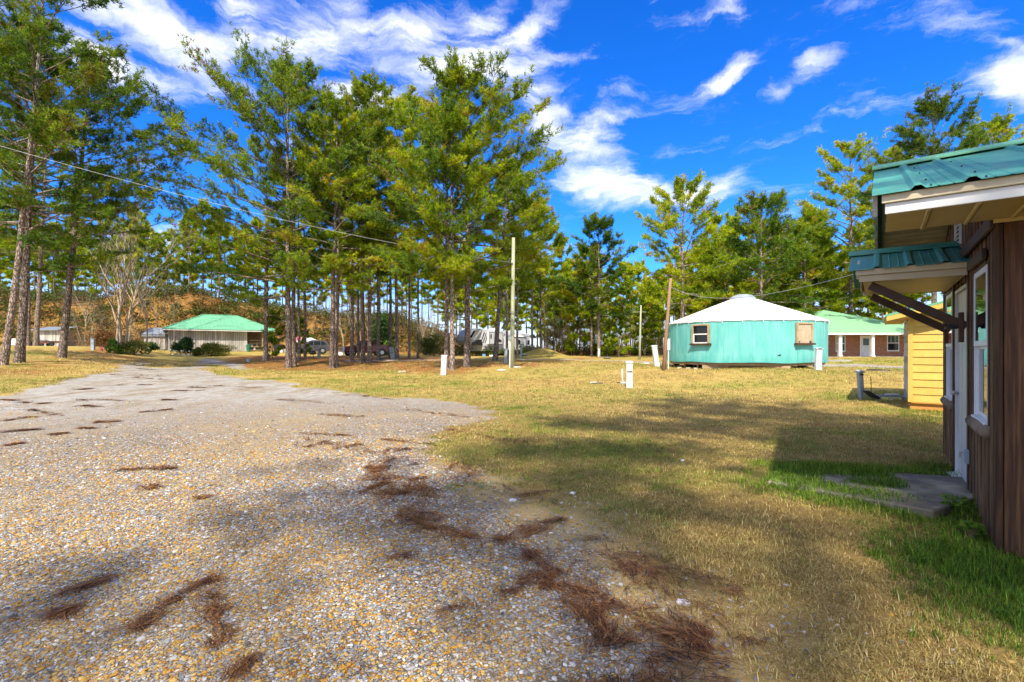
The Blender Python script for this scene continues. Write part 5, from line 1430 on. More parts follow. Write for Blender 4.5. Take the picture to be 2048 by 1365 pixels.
# ------------------------------------------------------------------ yellow house behind the cabin
def build_yellow():
    Yc = 12.2; x0 = X(1817, Yc)
    # same bearing as the cabin: local x along its left wall (away), local -y along the front to the right
    o = thing('yellow_house', 'small yellow lap-sided house on an orange foundation behind the cabin', 'house', (x0, Yc, gz(x0, Yc)), math.atan2(CB_U.y, CB_U.x))
    D, Wf = 3.0, 4.2; zw = 2.32; sl = .26
    MB().box(.03, D-.03, -Wf+.03, -.03, -.1, .20).build('foundation', 'orange_block', o)
    MB().prism([(-.04, .2), (-.04, zw), (-Wf/2, zw+sl*Wf/2), (-Wf+.04, zw), (-Wf+.04, .2)], 'x', .04, D-.04).build('wall', 'dark_void', o)
    # front: lap boards, one by one
    z = .20; k = 0; ex = .188
    while z < zw + sl*Wf/2 - .06:
        inset = max(0.0, (z - zw)/sl)
        a, b = -.07 - inset, -Wf+.07 + inset
        if a - b > .2:
            MB().prism([(-.004, z), (.035, z), (.035, z+ex-.004), (.016, z+ex-.004)], 'y', b, a).build('lap_board', 'yellow_siding', o)
        z += ex; k += 1
    # left wall boards, greyed to paint in the shade on this side
    z = .20
    while z < zw - .02:
        z1 = min(z+ex-.004, zw)
        MB().prism([(.004, z), (-.035, z), (-.035, z1), (-.016, z1)], 'x', .08, D).build('lap_board', 'grey_board', o)
        z += ex
    MB().box(-.022, .06, -.085, .012, .19, zw+.02).build('corner_trim', 'yellow_siding', o, bevel=.004)
    MB().box(-.028, .02, -Wf+.08, -.086, zw-.02, zw+.05).build('band_board', 'yellow_siding', o, bevel=.004)
    MB().box(-.03, .03, -Wf+.05, -.05, .165, .199).build('base_trim', 'orange_block', o)
    # roof, gable to the front, boxed eave on the left
    ov = .42
    for sg in (0, 1):
        f = (lambda y: y) if sg == 0 else (lambda y: -Wf - y)
        pts = [(f(ov+.05), zw-sl*(ov+.05)+.19), (f(-Wf/2), zw+sl*Wf/2+.19), (f(-Wf/2), zw+sl*Wf/2+.14), (f(ov+.05), zw-sl*(ov+.05)+.14)]
        MB().prism(pts if sg == 0 else list(reversed(pts)), 'x', -.40, D+.3).build('roof', 'roof_green', o)
        ya, yb = sorted((f(ov), f(.01)))
        MB().box(-.36, D+.25, ya, yb, zw-.03, zw+.012).build('soffit', 'yellow_siding', o)
        ya, yb = sorted((f(ov), f(ov+.03)))
        MB().box(-.38, D+.27, ya, yb, zw-.035, zw+.13).build('fascia', 'yellow_siding', o)
        pts = [(f(ov+.02), zw-sl*(ov+.02)+.02), (f(-Wf/2), zw+sl*Wf/2+.02), (f(-Wf/2), zw+sl*Wf/2+.139), (f(ov+.02), zw-sl*(ov+.02)+.139)]
        MB().prism(pts if sg == 0 else list(reversed(pts)), 'x', -.395, -.365).build('rake_board', 'yellow_siding', o)
build_yellow()

# ------------------------------------------------------------------ yurt
def build_yurt():
    r = 4.1
    th = R(25.5); D = r / math.sin(R(7.7))
    cx_, cy_ = D*math.sin(th), D*math.cos(th)
    g0 = Zat(739, cy_ - 3.6)
    o = thing('yurt', 'round turquoise canvas yurt with white conical roof and grey skylight', 'yurt', (cx_, cy_, g0), math.atan2(-cy_, -cx_))
    # local +x looks back at the camera
    n = 32; zb, zt = .32, 2.47
    ang = lambda k: 2*math.pi*k/n
    rs = random.Random(3)
    vs = []; fs = []; rows = 6; m = n*3
    for j in range(rows+1):
        for k in range(m):
            a = 2*math.pi*k/m; c = math.cos(math.pi/n) / math.cos(((a + math.pi/n) % (2*math.pi/n)) - math.pi/n)
            q = r*(.6*c+.4) + .006*math.sin(k*1.7)*math.sin(j*1.1)
            zz = zb + (zt-zb)*j/rows + (.02*math.sin(k*.6) if j == 0 else 0)
            vs.append((q*math.cos(a), q*math.sin(a), zz))
    for j in range(rows):
        for k in range(m):
            fs.append((j*m+k, j*m+(k+1) % m, (j+1)*m+(k+1) % m, (j+1)*m+k))
    MB().add(vs, fs).build('wall', 'yurt_canvas', o, smooth=True)
    # roof cone with a short scalloped valance, faint sag between the rafters
    vs = []; fs = []; rad = [r+.03, r+.055, r*.80, r*.6, r*.4, .62]; zz = [zt-.055, zt+.02, 0, 0, 0, 0]
    zr = lambda q: zt+.02 + (r+.055-q)*.385
    for j, q in enumerate(rad):
        for k in range(m):
            a = 2*math.pi*k/m; u = (k % 3)/3.0
            sag = -.018*(1-abs(2*u-1))*(1 if 1 < j < 5 else 0)
            z = (zr(q)+sag) if j >= 1 else zz[0] + .012*math.sin(k*2.1)
            vs.append((q*math.cos(a), q*math.sin(a), z))
    for j in range(len(rad)-1):
        for k in range(m): fs.append((j*m+k, j*m+(k+1) % m, (j+1)*m+(k+1) % m, (j+1)*m+k))
    MB().add(vs, fs).build('roof', 'yurt_roof_white', o, smooth=True)
    z1 = zr(.62)
    for k in range(16):
        a = 2*math.pi*(k+.37)/16
        MB().tube([(q*math.cos(a), q*math.sin(a), zr(q)+.001) for q in (r+.05, r*.8, r*.6, r*.4, .7)], .009, 5).build('roof_seam', 'yurt_roof_white', o)
    for k in range(12):
        a = 2*math.pi*(k+.21)/12; M = Matrix.Rotation(a, 4, 'Z')
        MB().box(r-.012, r+.012, -.025, .025, zb+.02, zt-.06, M).build('wall_seam', 'yurt_canvas', o)
    for k in range(28):
        a = 2*math.pi*k/28; M = Matrix.Rotation(a, 4, 'Z')
        MB().box(r+.052, r+.060, -.012, .012, zt-.16, zt-.03, M).build('tie_strap', 'yurt_roof_white', o)
    MB().lathe([(.72, z1-.03), (.70, z1+.05), (.52, z1+.20), (.40, z1+.215), (.36, z1+.25), (.05, z1+.28)], 24).build('skylight', 'yurt_skylight', o, smooth=False)
    # windows: find the wall azimuth that lands on the right photo column
    def wall_pt(px):
        best = None
        for k in range(-900, 901):
            a = k*math.pi/1800
            v = o.matrix_world @ Vector((r*math.cos(a), r*math.sin(a), 0)); p = 1024 + F*v.x/v.y
            if best is None or abs(p-px) < best[0]: best = (abs(p-px), a, v.y)
        return best[1], best[2]
    bpy.context.view_layer.update()
    for (px0, px1, kind) in ((1384, 1420, 'glass'), (1591, 1624, 'board')):
        a0, _ = wall_pt(px0); a1, _ = wall_pt(px1); a, Yw = wall_pt((px0+px1)/2)
        wd = abs(a1-a0)*r*.96; z0 = 1.30; z1_ = 2.30
        M = Matrix.Rotation(a, 4, 'Z') @ Matrix.Translation((r+.004, 0, 0))
        w = MB()
        for (y0, y1, q0, q1) in ((-wd/2, -wd/2+.09, z0, z1_), (wd/2-.09, wd/2, z0, z1_), (-wd/2+.09, wd/2-.09, z1_-.08, z1_)):
            w.box(-.02, .10, y0, y1, q0, q1, M)
        wo = w.build('window', 'old_lumber', o, bevel=.006)
        MB().box(-.02, .17, -wd/2-.08, wd/2+.08, z0-.09, z0-.001, M).build('sill', 'dark_beam', wo, bevel=.006)
        if kind == 'glass':
            zm = (z0+z1_)/2-.02
            MB().box(-.01, .05, -wd/2+.091, wd/2-.091, zm-.03, zm+.03, M).build('meeting_rail', 'white_paint', wo)
            MB().box(-.01, .05, -wd/2+.091, wd/2-.091, z0, z0+.06, M).build('bottom_rail', 'white_paint', wo)
            MB().box(-.01, .05, -wd/2+.091, -wd/2+.13, z0+.06, zm-.03, M).build('stile', 'white_paint', wo); MB().box(-.01, .05, wd/2-.13, wd/2-.091, z0+.06, zm-.03, M).build('stile', 'white_paint', wo)
            MB().box(.00, .015, -wd/2+.091, wd/2-.091, zm+.03, z1_-.081, M).build('pane', 'dark_glass', wo); MB().box(.00, .015, -wd/2+.13, wd/2-.13, z0+.06, zm-.031, M).build('pane', 'dark_glass', wo)
        else:
            MB().box(-.01, .06, -wd/2+.091, wd/2-.091, z0+.10, z1_-.081, M).build('plywood_panel', 'plywood', wo)
            MB().box(-.01, .06, -wd/2+.21, wd/2-.21, z0, z0+.099, M).build('plywood_panel', 'plywood', wo)
            MB().box(-.012, .02, -wd/2+.091, wd/2-.091, z0+.001, z0+.098, M).build('opening_shade', 'dark_void', wo)  # dark box painting in the unlit gap below the plywood
    # mark on the canvas
    a, _ = wall_pt(1559)
    for k, (dy, dz, w_, h_) in enumerate(((0, 0, .05, .02), (.03, .02, .03, .025), (-.03, 0, .05, .012), (.0, -.02, .03, .012))):
        M = Matrix.Rotation(a, 4, 'Z') @ Matrix.Translation((r*.998, 0, 0)); MB().box(0, .012+.002*k, dy-w_, dy+w_, .70+dz-h_, .70+dz+h_, M).build('canvas_mark', 'black_plastic', o)
    # small triangular flap at the lower right
    a, _ = wall_pt(1626); M = Matrix.Rotation(a, 4, 'Z') @ Matrix.Translation((r*.998, 0, 0)); MB().prism([(-.1, .34), (.12, .34), (-.1, .58)], 'x', .0, .015, M).build('canvas_flap', 'pedestal_grey', o)
    # deck: skirt beam, joists, blocks
    MB().lathe([(r-.15, .18), (r-.15, .31)], n).build('deck', 'old_lumber', o)
    for k in range(-5, 6):
        MB().box(-math.sqrt(max(.1, (r-.3)**2-(k*.72)**2)), math.sqrt(max(.1, (r-.3)**2-(k*.72)**2)), k*.72-.04, k*.72+.04, .03, .179).build('joist', 'old_lumber', o)
    for (y0, y1, xx, z0) in ((-1.9, 1.6, r-.55, -.02), (1.62, 2.1, r-.62, -.01)):
        MB().box(xx, xx+.07, y0, y1, z0, .178).build('skirt_board', 'old_lumber', o)
    for (xx, yy) in ((r-.7, 2.6), (r-.7, -2.6), (r-1.2, 3.2), (r-1.2, -3.1), (0, r-.4), (0, -r+.4), (-2, 2), (-2, -2), (r-.45, -2.2)):
        MB().box(xx-.1, xx+.1, yy-.1, yy+.1, -.3, .029).build('pier_block', 'stone_pale', o)
    MB().lathe([(r-.8, -.25), (r-.8, .02)], n).build('crawl_shade_disc', 'dark_void', o)  # dark disc added to paint in the shade of the crawl space
    # white meter box on a stake at the left side
    x, y = X(1337, 26.0), 26.0
    e = thing('meter_box', 'white meter box on a post at the left edge of the yurt', 'meter box', (x, y, gz(x, y)))
    zt_ = Zat(678, y) - gz(x, y)
    MB().box(-.07, .07, -.06, .06, zt_-.62, zt_).build('box', 'pedestal_white', e, bevel=.01); MB().tube([(0, .02, -.1), (0, .02, zt_-.62)], .03, 8).build('post', 'pvc_white', e)
    x2 = X(1327.5, 26.2); e = thing('marker_post', 'thin white post left of the leaning brown pole by the yurt', 'post', (x2, 26.2, gz(x2, 26.2)))
    zt_ = Zat(677, 26.2) - gz(x2, 26.2); MB().box(-.03, .03, -.03, .03, -.1, zt_).build('post', 'pedestal_white', e, bevel=.006); MB().prism([(-.034, -.034), (.034, -.034), (.034, .034), (-.034, .034)], 'z', zt_, zt_+.03).build('cap', 'pedestal_white', e)
build_yurt()

# ------------------------------------------------------------------ brick house
def build_brick():
    Yf = 47.0; xc = X(1742, Yf); g0 = Zat(714.5, Yf)
    o = thing('brick_house', 'red brick house with pale green hip roof and white porch columns', 'house', (xc, Yf, g0))
    lx = lambda px, Y=Yf: X(px, Y) - xc
    xl, xr = lx(1601), lx(1883); dep = 15.0; ze = Zat(668, Yf) - g0
    yw = 1.6
    MB().box(xl+.5, xr-.5, -.05, dep-.4, -.4, .06).build('porch_slab', 'concrete', o)
    MB().box(xl+.6, xr-.6, yw, dep-.6, .061, ze-.02).build('wall', 'brick_wall', o)
    ap = Zat(622, Yf+7.4) - g0
    # hip roof with a slight thickness
    y0, y1 = -.25, dep
    vs = [(xl, y0, ze+.14), (xr, y0, ze+.14), (xr, y1, ze+.14), (xl, y1, ze+.14), (0, 7.2, ap), (0, 7.9, ap), (xl, y0, ze+.10), (xr, y0, ze+.10), (xr, y1, ze+.10), (xl, y1, ze+.10)]
    MB().add(vs, [(0,1,4), (1,2,5,4), (2,3,5), (3,0,4,5), (6,7,1,0), (7,8,2,1), (8,9,3,2), (9,6,0,3), (9,8,7,6)]).build('roof', 'roof_green_soft', o)
    rb = MB()
    ro = None
    for (ax_, bx_) in (((xl, y0), (0, 7.2)), ((xr, y0), (0, 7.2))):
        MB().tube([(ax_[0], ax_[1], ze+.16), (bx_[0], bx_[1], ap+.02)], .06, 6).build('hip_cap', 'roof_green_soft', o)
    MB().box(xl+.02, xr-.02, y0+.02, y0+.06, ze-.10, ze+.10).build('fascia', 'white_paint', o)
    MB().box(xl+.1, xr-.1, y0+.07, yw, ze-.06, ze-.02).build('porch_ceiling', 'white_paint', o)
    for px in (1613, 1682, 1747, 1868):
        c = MB().box(lx(px)-.14, lx(px)+.14, .02, .30, .06, ze-.061).build('porch_column', 'white_paint', o, bevel=.01)
        MB().box(lx(px)-.18, lx(px)+.18, -.02, .34, .062, .16).build('column_base', 'white_paint', c)
    Y2 = Yf + yw
    def lw(px): return X(px, Y2) - xc
    a, b = lw(1719.5), lw(1742.5); zt = Zat(672, Y2) - g0
    d = MB().box(a+.07, b-.07, yw-.05, yw-.01, .07, zt-.07).build('door', 'white_door', o)
    fr = MB().box(a, a+.069, yw-.07, yw-.001, .065, zt).box(b-.069, b, yw-.07, yw-.001, .065, zt).box(a+.069, b-.069, yw-.07, yw-.001, zt-.069, zt); fr.build('door_frame', 'white_paint', d)
    MB().box((a+b)/2-.28, (a+b)/2+.32, yw-.056, yw-.051, 1.15, zt-.28).build('door_glass', 'screen_glass', d); MB().box(a+.12, a+.17, yw-.09, yw-.05, 1.0, 1.08).build('door_handle', 'steel', d)
    for (p0, p1, py0, py1) in ((1671, 1690, 672, 703), (1773.5, 1797.5, 671, 702), (1835, 1858, 671, 702)):
        a, b = lw(p0), lw(p1); z1, z0 = Zat(py0, Y2)-g0, Zat(py1, Y2)-g0; zm = (z0+z1)/2
        w = MB()
        for q in ((a, a+.06, z0, z1), (b-.06, b, z0, z1), (a+.06, b-.06, z1-.06, z1), (a+.06, b-.06, z0, z0+.06), (a+.06, b-.06, zm-.03, zm+.03)): w.box(q[0], q[1], yw-.06, yw-.001, q[2], q[3])
        wo = w.build('window', 'white_paint', o)
        MB().box(a+.061, b-.061, yw-.03, yw-.02, z0+.061, zm-.031).build('pane', 'dark_glass', wo); MB().box(a+.061, b-.061, yw-.03, yw-.02, zm+.031, z1-.061).build('pane', 'screen_glass', wo)
        MB().box(a-.05, b+.05, yw-.09, yw-.001, z0-.08, z0-.001).build('sill', 'stone_pale', wo)
        for k in range(1, 3): MB().box(a+(b-a)*k/3-.012, a+(b-a)*k/3+.012, yw-.045, yw-.031, zm+.031, z1-.061).build('muntin', 'white_paint', wo)
build_brick()

# ------------------------------------------------------------------ board barn with green hip roof at the left
def build_barn():
    Yl = 58.0; xl = X(325, Yl); g0 = gz(X(340, 60), 60)
    d = Vector((.81, .585)).normalized(); rz = math.atan2(d.y, d.x)
    o = thing('board_barn', 'long weathered board barn with green metal hip roof beyond the drive', 'barn', (xl, Yl, g0), rz)
    # local x along the visible wall, local -y faces the camera side
    ze = Zat(657, Yl) - g0; L, W = 12.6, 8.4; zr = ze + 2.05
    y0, y1 = 0.0, W
    vs = [(0, y0, ze), (L, y0, ze), (L, y1, ze), (0, y1, ze), (4.4, W/2, zr), (8.2, W/2, zr)]
    und = [(p[0], p[1], p[2]-.05) for p in vs[:4]]
    ro = MB().add(vs + und, [(0,1,5,4), (1,2,5), (2,3,4,5), (3,0,4), (6,7,1,0), (7,8,2,1), (8,9,3,2), (9,6,0,3), (9,8,7,6)]).build('roof', 'roof_green', o)
    # standing ribs of the visible slope
    k = .35
    while k < L - .2:
        if k < 4.4: t = k/4.4
        elif k > 8.2: t = (L-k)/(L-8.2)
        else: t = 1
        xt = k; yt = W/2*t; zt = ze + (zr-ze)*t
        MB().tube([(k, y0-.005, ze+.012), (xt, yt, zt+.012)], .022, 4).build('roof_rib', 'roof_green', ro); k += .45
    MB().tube([(0, 0, ze+.03), (4.4, W/2, zr+.03), (8.2, W/2, zr+.03), (L, 0, ze+.03)], .07, 6).build('ridge_cap', 'roof_green', ro)
    MB().box(.02, L-.02, .03, .07, ze-.20, ze-.055).build('fascia', 'white_paint', o); MB().box(.03, .07, .08, W-.08, ze-.20, ze-.055).build('fascia', 'white_paint', o)
    MB().box(.1, L-.1, .1, W-.1, ze-.15, ze-.10).build('ceiling', 'old_lumber', o)
    # board wall, each board proud or sunk a little
    rr = random.Random(8); x = .55
    xe = 8.9
    MB().box(.6, xe, .80, .85, -.1, ze-.151).build('wall_core', 'dark_void', o)
    while x < xe:
        bw = rr.uniform(.20, .28); MB().box(x+.012, x+bw-.012, .74+rr.uniform(-.015, .015), .799, -.12+rr.uniform(-.04, .06), ze-.152).build('board', 'grey_board', o); x += bw
    y = .75
    while y < W-.7:
        MB().box(.55, .60, y+.01, y+.25, -.1, ze-.152).build('board', 'grey_board', o); y += .26
    MB().box(.62, L-.8, W-.8, W-.75, -.1, ze-.152).build('back_wall', 'old_lumber', o)
    MB().box(xe-.01, xe+.10, .70, 1.2, -.1, ze-.151).build('post', 'white_paint', o)
    for xx in (10.8, L-.6): MB().box(xx, xx+.14, .55, .69, -.1, ze-.151).build('post', 'old_lumber', o)
    MB().tube([(.75, .60, -.1), (1.35, .70, 1.9)], .06, 6).build('prop_pole', 'bare_wood', o)
    # little floodlight under the eave
    MB().prism([(-.12, 0), (.12, .06), (-.12, .14)], 'y', .62, .73, Matrix.Translation((4.6, 0, ze-.48))).build('floodlight', 'white_paint', o)
    bpy.context.view_layer.update()
    Mw = o.matrix_world
    # shelves with odds and ends in the open bay
    p = Mw @ Vector((9.3, 1.0, 0)); s = thing('plank_shelf', 'open plank shelf rack under the right end of the barn roof', 'shelf', (p.x, p.y, gz(p.x, p.y)), rz)
    for zz in (.1, .55, 1.0, 1.4): MB().box(0, 2.4, 0, .5, zz, zz+.10).build('plank', 'old_lumber', s)
    for xx in (.0, 2.3): MB().box(xx, xx+.1, .501, .58, -.05, 1.6).build('upright', 'old_lumber', s)
    for k, (xx, zz, r_, h_, mt, nm) in enumerate(((.4, .651, .14, .25, 'pvc_white', 'white bucket'), (1.0, .651, .12, .3, 'stone_pale', 'pale pot'), (1.7, .651, .15, .22, 'pvc_white', 'low white tub'), (.7, .201, .16, .3, 'pvc_white', 'tall white pail'), (1.6, .201, .14, .26, 'rust_red', 'reddish pot'))):
        q = Mw @ Vector((9.3+xx, 1.25, 0)); b = MB().lathe([(r_*.8, 0), (r_, h_), (r_*.9, h_), (r_*.7, .03)], 10).build('bucket', mt, None); b.location = (q.x, q.y, gz(p.x, p.y)+zz)
        tag(b, nm + (' on the middle plank of the barn shelf' if zz > .5 else ' on the lowest plank of the barn shelf'), 'bucket', 'odds and ends on the barn shelf')
    q = Mw @ Vector((9.15, .25, 0)); b = thing('bin', 'green lidded bin by the white barn post', 'bin', (q.x, q.y, gz(q.x, q.y))); MB().lathe([(.22, 0), (.28, .8)], 10).build('body', 'bin_green', b); MB().lathe([(.30, .8), (.30, .86), (.1, .93)], 10).build('lid', 'bin_green', b)
    q = Mw @ Vector((12.5, -.6, 0)); b = thing('bin', 'black rubbish bin at the right corner of the barn', 'bin', (q.x, q.y, gz(q.x, q.y))); MB().prism([(-.3, 0), (.3, 0), (.36, .95), (-.36, .95)], 'y', -.32, .32).build('body', 'black_plastic', b); MB().prism([(-.38, .95), (.38, .95), (.34, 1.03), (-.34, 1.05)], 'y', -.36, .36).build('lid', 'black_plastic', b)
    # garden lights along the bed in front
    for k in range(9):
        px = 316 + k*12.5; Y = 56.3; lo = thing('garden_light', 'small white garden light in the row along the barn flower bed', 'garden light', at(px, Y), 0, 'garden lights along the barn')
        MB().tube([(0, 0, -.05), (0, 0, .42)], .015, 6).build('stake', 'black_plastic', lo); MB().lathe([(.06, .42), (.09, .46), (.10, .50), (.05, .56)], 8).build('lamp_head', 'pvc_white', lo)
    for k in range(5):
        px = 348 + k*10; b = MB().box(-.22, .22, -.1, .1, -.03, .17).build('edging_block', 'stone_pale', None, bevel=.01); b.location = at(px, 56.0); tag(b, 'pale edging block in the row in front of the barn bed', 'block', 'edging blocks along the barn bed')
    # grey shed left of it
    Y = 60.0; x0 = X(288, Y); g1 = gz(x0, Y); s = thing('grey_shed', 'small grey shed with dark metal roof left of the board barn', 'shed', (x0, Y, g1))
    wd = X(330, Y) - x0; zt = Zat(668, Y)-g1; zt2 = Zat(656, Y+1)-g1
    MB().box(0, wd, 0, 2.4, -.1, zt).build('wall', 'shed_wall_grey', s); MB().prism([(-.25, zt-.02), (1.2, zt2), (2.6, zt2-.5), (2.6, zt2-.56), (1.2, zt2-.06), (-.25, zt-.08)], 'x', -.15, wd+.15).build('roof', 'shed_roof_grey', s)
    MB().box(-.15, wd+.15, -.22, -.19, zt-.35, zt-.08).build('fascia', 'shed_roof_grey', s)
    MB().box(wd*.35, wd*.65, -.03, -.001, 0, zt-.4).build('door', 'shed_wall_grey', s)
build_barn()

# ------------------------------------------------------------------ vehicles
def car(name, label, cat, loc, rz, W, paint, lower, cabin, panes, wheels, wr, zb, zt, tuck=.18):
    """side profile in (x, z), x from nose to tail; local -y is the side the camera sees"""
    o = thing(name, label, cat, loc, rz)
    h = W/2
    def hy(z): return h - .03 - tuck * max(0, min(1, (z - zb) / (zt - zb)))
    vs = []; n = len(lower)
    ys = [(-h+.10, .97), (-h, 1.0), (h, 1.0), (h-.10, .97)]
    xm = sum(p[0] for p in lower)/n; zm = sum(p[1] for p in lower)/n
    for (y, k) in ys:
        for (x, z) in lower: vs.append((xm+(x-xm)*k, y, zm+(z-zm)*k))
    # cheeks: outer rings are slightly smaller for a rounded flank
    vs2 = []
    for (y, k) in ((-h, .975), (-h+.09, 1.0), (h-.09, 1.0), (h, .975)):
        for (x, z) in lower: vs2.append((xm+(x-xm)*k, y, zm+(z-zm)*k))
    fs = [tuple(range(n)), tuple(reversed(range(3*n, 4*n)))]
    for r in range(3):
        for i in range(n): fs.append((r*n+i, (r+1)*n+i, (r+1)*n+(i+1) % n, r*n+(i+1) % n))
    body = MB().add(vs2, fs).build('body', paint, o, bevel=.02)
    m = len(cabin); vs = [(x, -hy(z), z) for (x, z) in cabin] + [(x, hy(z), z) for (x, z) in cabin]
    MB().add(vs, [tuple(range(m)), tuple(reversed(range(m, 2*m)))] + [(i, i+m, (i+1) % m+m, (i+1) % m) for i in range(m)]).build('cabin', paint, o, bevel=.03)
    for poly in panes:
        for s in (-1, 1):
            k = len(poly); v = [(x, s*(hy(z)+.012), z) for (x, z) in poly] + [(x, s*(hy(z)-.01), z) for (x, z) in poly]
            MB().add(v, [tuple(range(k)), tuple(reversed(range(k, 2*k)))] + [(i, i+k, (i+1) % k+k, (i+1) % k) for i in range(k)]).build('side_window', 'car_glass', o)
    for wx in wheels:
        for s in (-1, 1):
            M = Matrix.Translation((wx, s*(h-.10), wr)) @ Matrix.Rotation(R(90), 4, 'X')
            arch = MB().lathe([(wr+.06, -.115), (wr+.06, .115)], 18); arch.v = [tuple(M @ Vector(p)) for p in arch.v]; arch.build('wheel_arch', 'black_rubber', o)
            w = MB().lathe([(wr*.62, -.13), (wr*.95, -.13), (wr, -.09), (wr, .09), (wr*.95, .13), (wr*.62, .13)], 20); w.v = [tuple(M @ Vector(p)) for p in w.v]
            wo = w.build('wheel', 'black_rubber', o)
            rm = MB().lathe([(wr*.60, -.135), (wr*.60, .135)], 16)
            rm.v = [tuple(M @ Vector(p)) for p in rm.v]; rm.build('rim', 'chrome', wo)
            for q in range(5):
                sp = MB().box(-.025, .025, wr*.12, wr*.56, -.142, .142, Matrix.Rotation(q*2*math.pi/5, 4, 'Z')); sp.v = [tuple(M @ Vector(p)) for p in sp.v]; sp.build('spoke', 'steel', wo)
    return o, hy

def build_suv():
    Y = 64.0; p = at(585, Y)
    d = Vector((.95, .31)); rz = math.atan2(d.y, d.x)
    low = [(0, .42), (.03, .30), (4.66, .30), (4.72, .45), (4.70, 1.02), (4.62, 1.08), (1.25, 1.08), (.55, .98), (.12, .86), (0, .72)]
    cab = [(1.15, 1.07), (2.05, 1.66), (2.4, 1.72), (3.9, 1.70), (4.30, 1.60), (4.66, 1.07)]
    panes = [[(1.75, 1.12), (2.22, 1.58), (2.62, 1.62), (2.62, 1.12)], [(2.70, 1.12), (2.70, 1.62), (3.50, 1.61), (3.50, 1.12)], [(3.58, 1.12), (3.58, 1.60), (3.95, 1.57), (4.30, 1.16)]]
    o, hy = car('parked_suv', 'dark grey crossover car parked behind the pines', 'car', p, rz, 1.86, 'suv_paint', low, cab, panes, (.95, 3.78), .36, 1.07, 1.72)
    w = MB().add([(1.22, -.74, 1.115), (1.22, .74, 1.115), (2.0, .62, 1.63), (2.0, -.62, 1.63)], [(0, 1, 2, 3)]); w.v = [(x-.012, y, z+.012) for x, y, z in w.v]; w.build('windscreen', 'car_glass', o)
    w = MB().add([(4.66, -.70, 1.12), (4.66, .70, 1.12), (4.34, .62, 1.57), (4.34, -.62, 1.57)], [(0, 1, 2, 3)]); w.v = [(x+.012, y, z) for x, y, z in w.v]; w.build('rear_window', 'car_glass', o)
    for s in (-1, 1):
        MB().box(4.55, 4.725, s*.80-.14, s*.80+.14, .86, 1.04).build('tail_light', 'lamp_red', o, bevel=.02); MB().box(.02, .35, s*.74-.16, s*.74+.16, .70, .84).build('headlight', 'lamp_clear', o, bevel=.02)
        MB().box(1.55, 1.75, s*1.0-.10, s*1.0+.10, 1.05, 1.18).build('mirror', 'suv_paint', o, bevel=.02)
        MB().tube([(2.2, s*.66, 1.74), (3.0, s*.66, 1.775), (3.9, s*.66, 1.73)], .02, 6).build('roof_rail', 'black_plastic', o)
    MB().box(-.015, .02, -.55, .55, .45, .68).build('grille', 'black_plastic', o)
    for s in (-1, 1):
        for x in (2.45, 3.35): MB().box(x, x+.18, s*.945-.012, s*.945+.012, .90, .93).build('door_handle', 'chrome', o)
build_suv()

def build_truck():
    Y = 59.0; p = at(684, Y); d = Vector((.84, .54)); rz = math.atan2(d.y, d.x)
    low = [(0, .55), (.05, .42), (5.82, .50), (5.86, .70), (5.86, 1.30), (5.80, 1.34), (3.78, 1.34), (3.74, 1.28), (1.75, 1.26), (.30, 1.18), (.02, 1.08)]
    cab = [(1.55, 1.25), (2.25, 1.86), (2.5, 1.93), (3.45, 1.93), (3.66, 1.84), (3.78, 1.27)]
    panes = [[(2.02, 1.33), (2.40, 1.78), (2.78, 1.83), (2.78, 1.33)], [(2.86, 1.33), (2.86, 1.83), (3.40, 1.82), (3.52, 1.33)]]
    o, hy = car('pickup_truck', 'dark red pickup truck parked among the pines, chrome grille to the left', 'truck', p, rz, 2.0, 'truck_paint', low, cab, panes, (1.0, 4.65), .40, 1.25, 1.93, .16)
    w = MB().add([(1.62, -.80, 1.31), (1.62, .80, 1.31), (2.22, .70, 1.82), (2.22, -.70, 1.82)], [(0, 1, 2, 3)]); w.v = [(x-.014, y, z+.014) for x, y, z in w.v]; w.build('windscreen', 'car_glass', o)
    g = MB().box(-.05, .03, -.62, .62, .72, 1.08).build('grille', 'chrome', o, bevel=.02)
    for k in range(3): MB().box(-.06, -.045, -.58, .58, .76+k*.105, .80+k*.105).build('grille_bar', 'black_plastic', g)
    for s in (-1, 1):
        MB().box(-.03, .16, s*.80-.16, s*.80+.16, .78, 1.06).build('headlight', 'lamp_clear', o, bevel=.02); MB().box(5.70, 5.885, s*.92-.08, s*.92+.08, .85, 1.25).build('tail_light', 'lamp_red', o)
        MB().box(1.85, 2.05, s*1.14-.12, s*1.14+.12, 1.28, 1.52).build('mirror', 'black_plastic', o, bevel=.02); MB().box(1.55, 3.75, s*1.0-.06, s*1.0+.06, .38, .46).build('running_board', 'black_plastic', o)
    MB().box(-.16, .05, -.98, .98, .48, .68).build('front_bumper', 'chrome', o, bevel=.03); MB().box(5.85, 6.0, -.95, .95, .52, .72).build('rear_bumper', 'chrome', o, bevel=.03)
    MB().box(3.95, 5.75, -.86, .86, 1.341, 1.347).build('bed_cover', 'black_plastic', o)
build_truck()

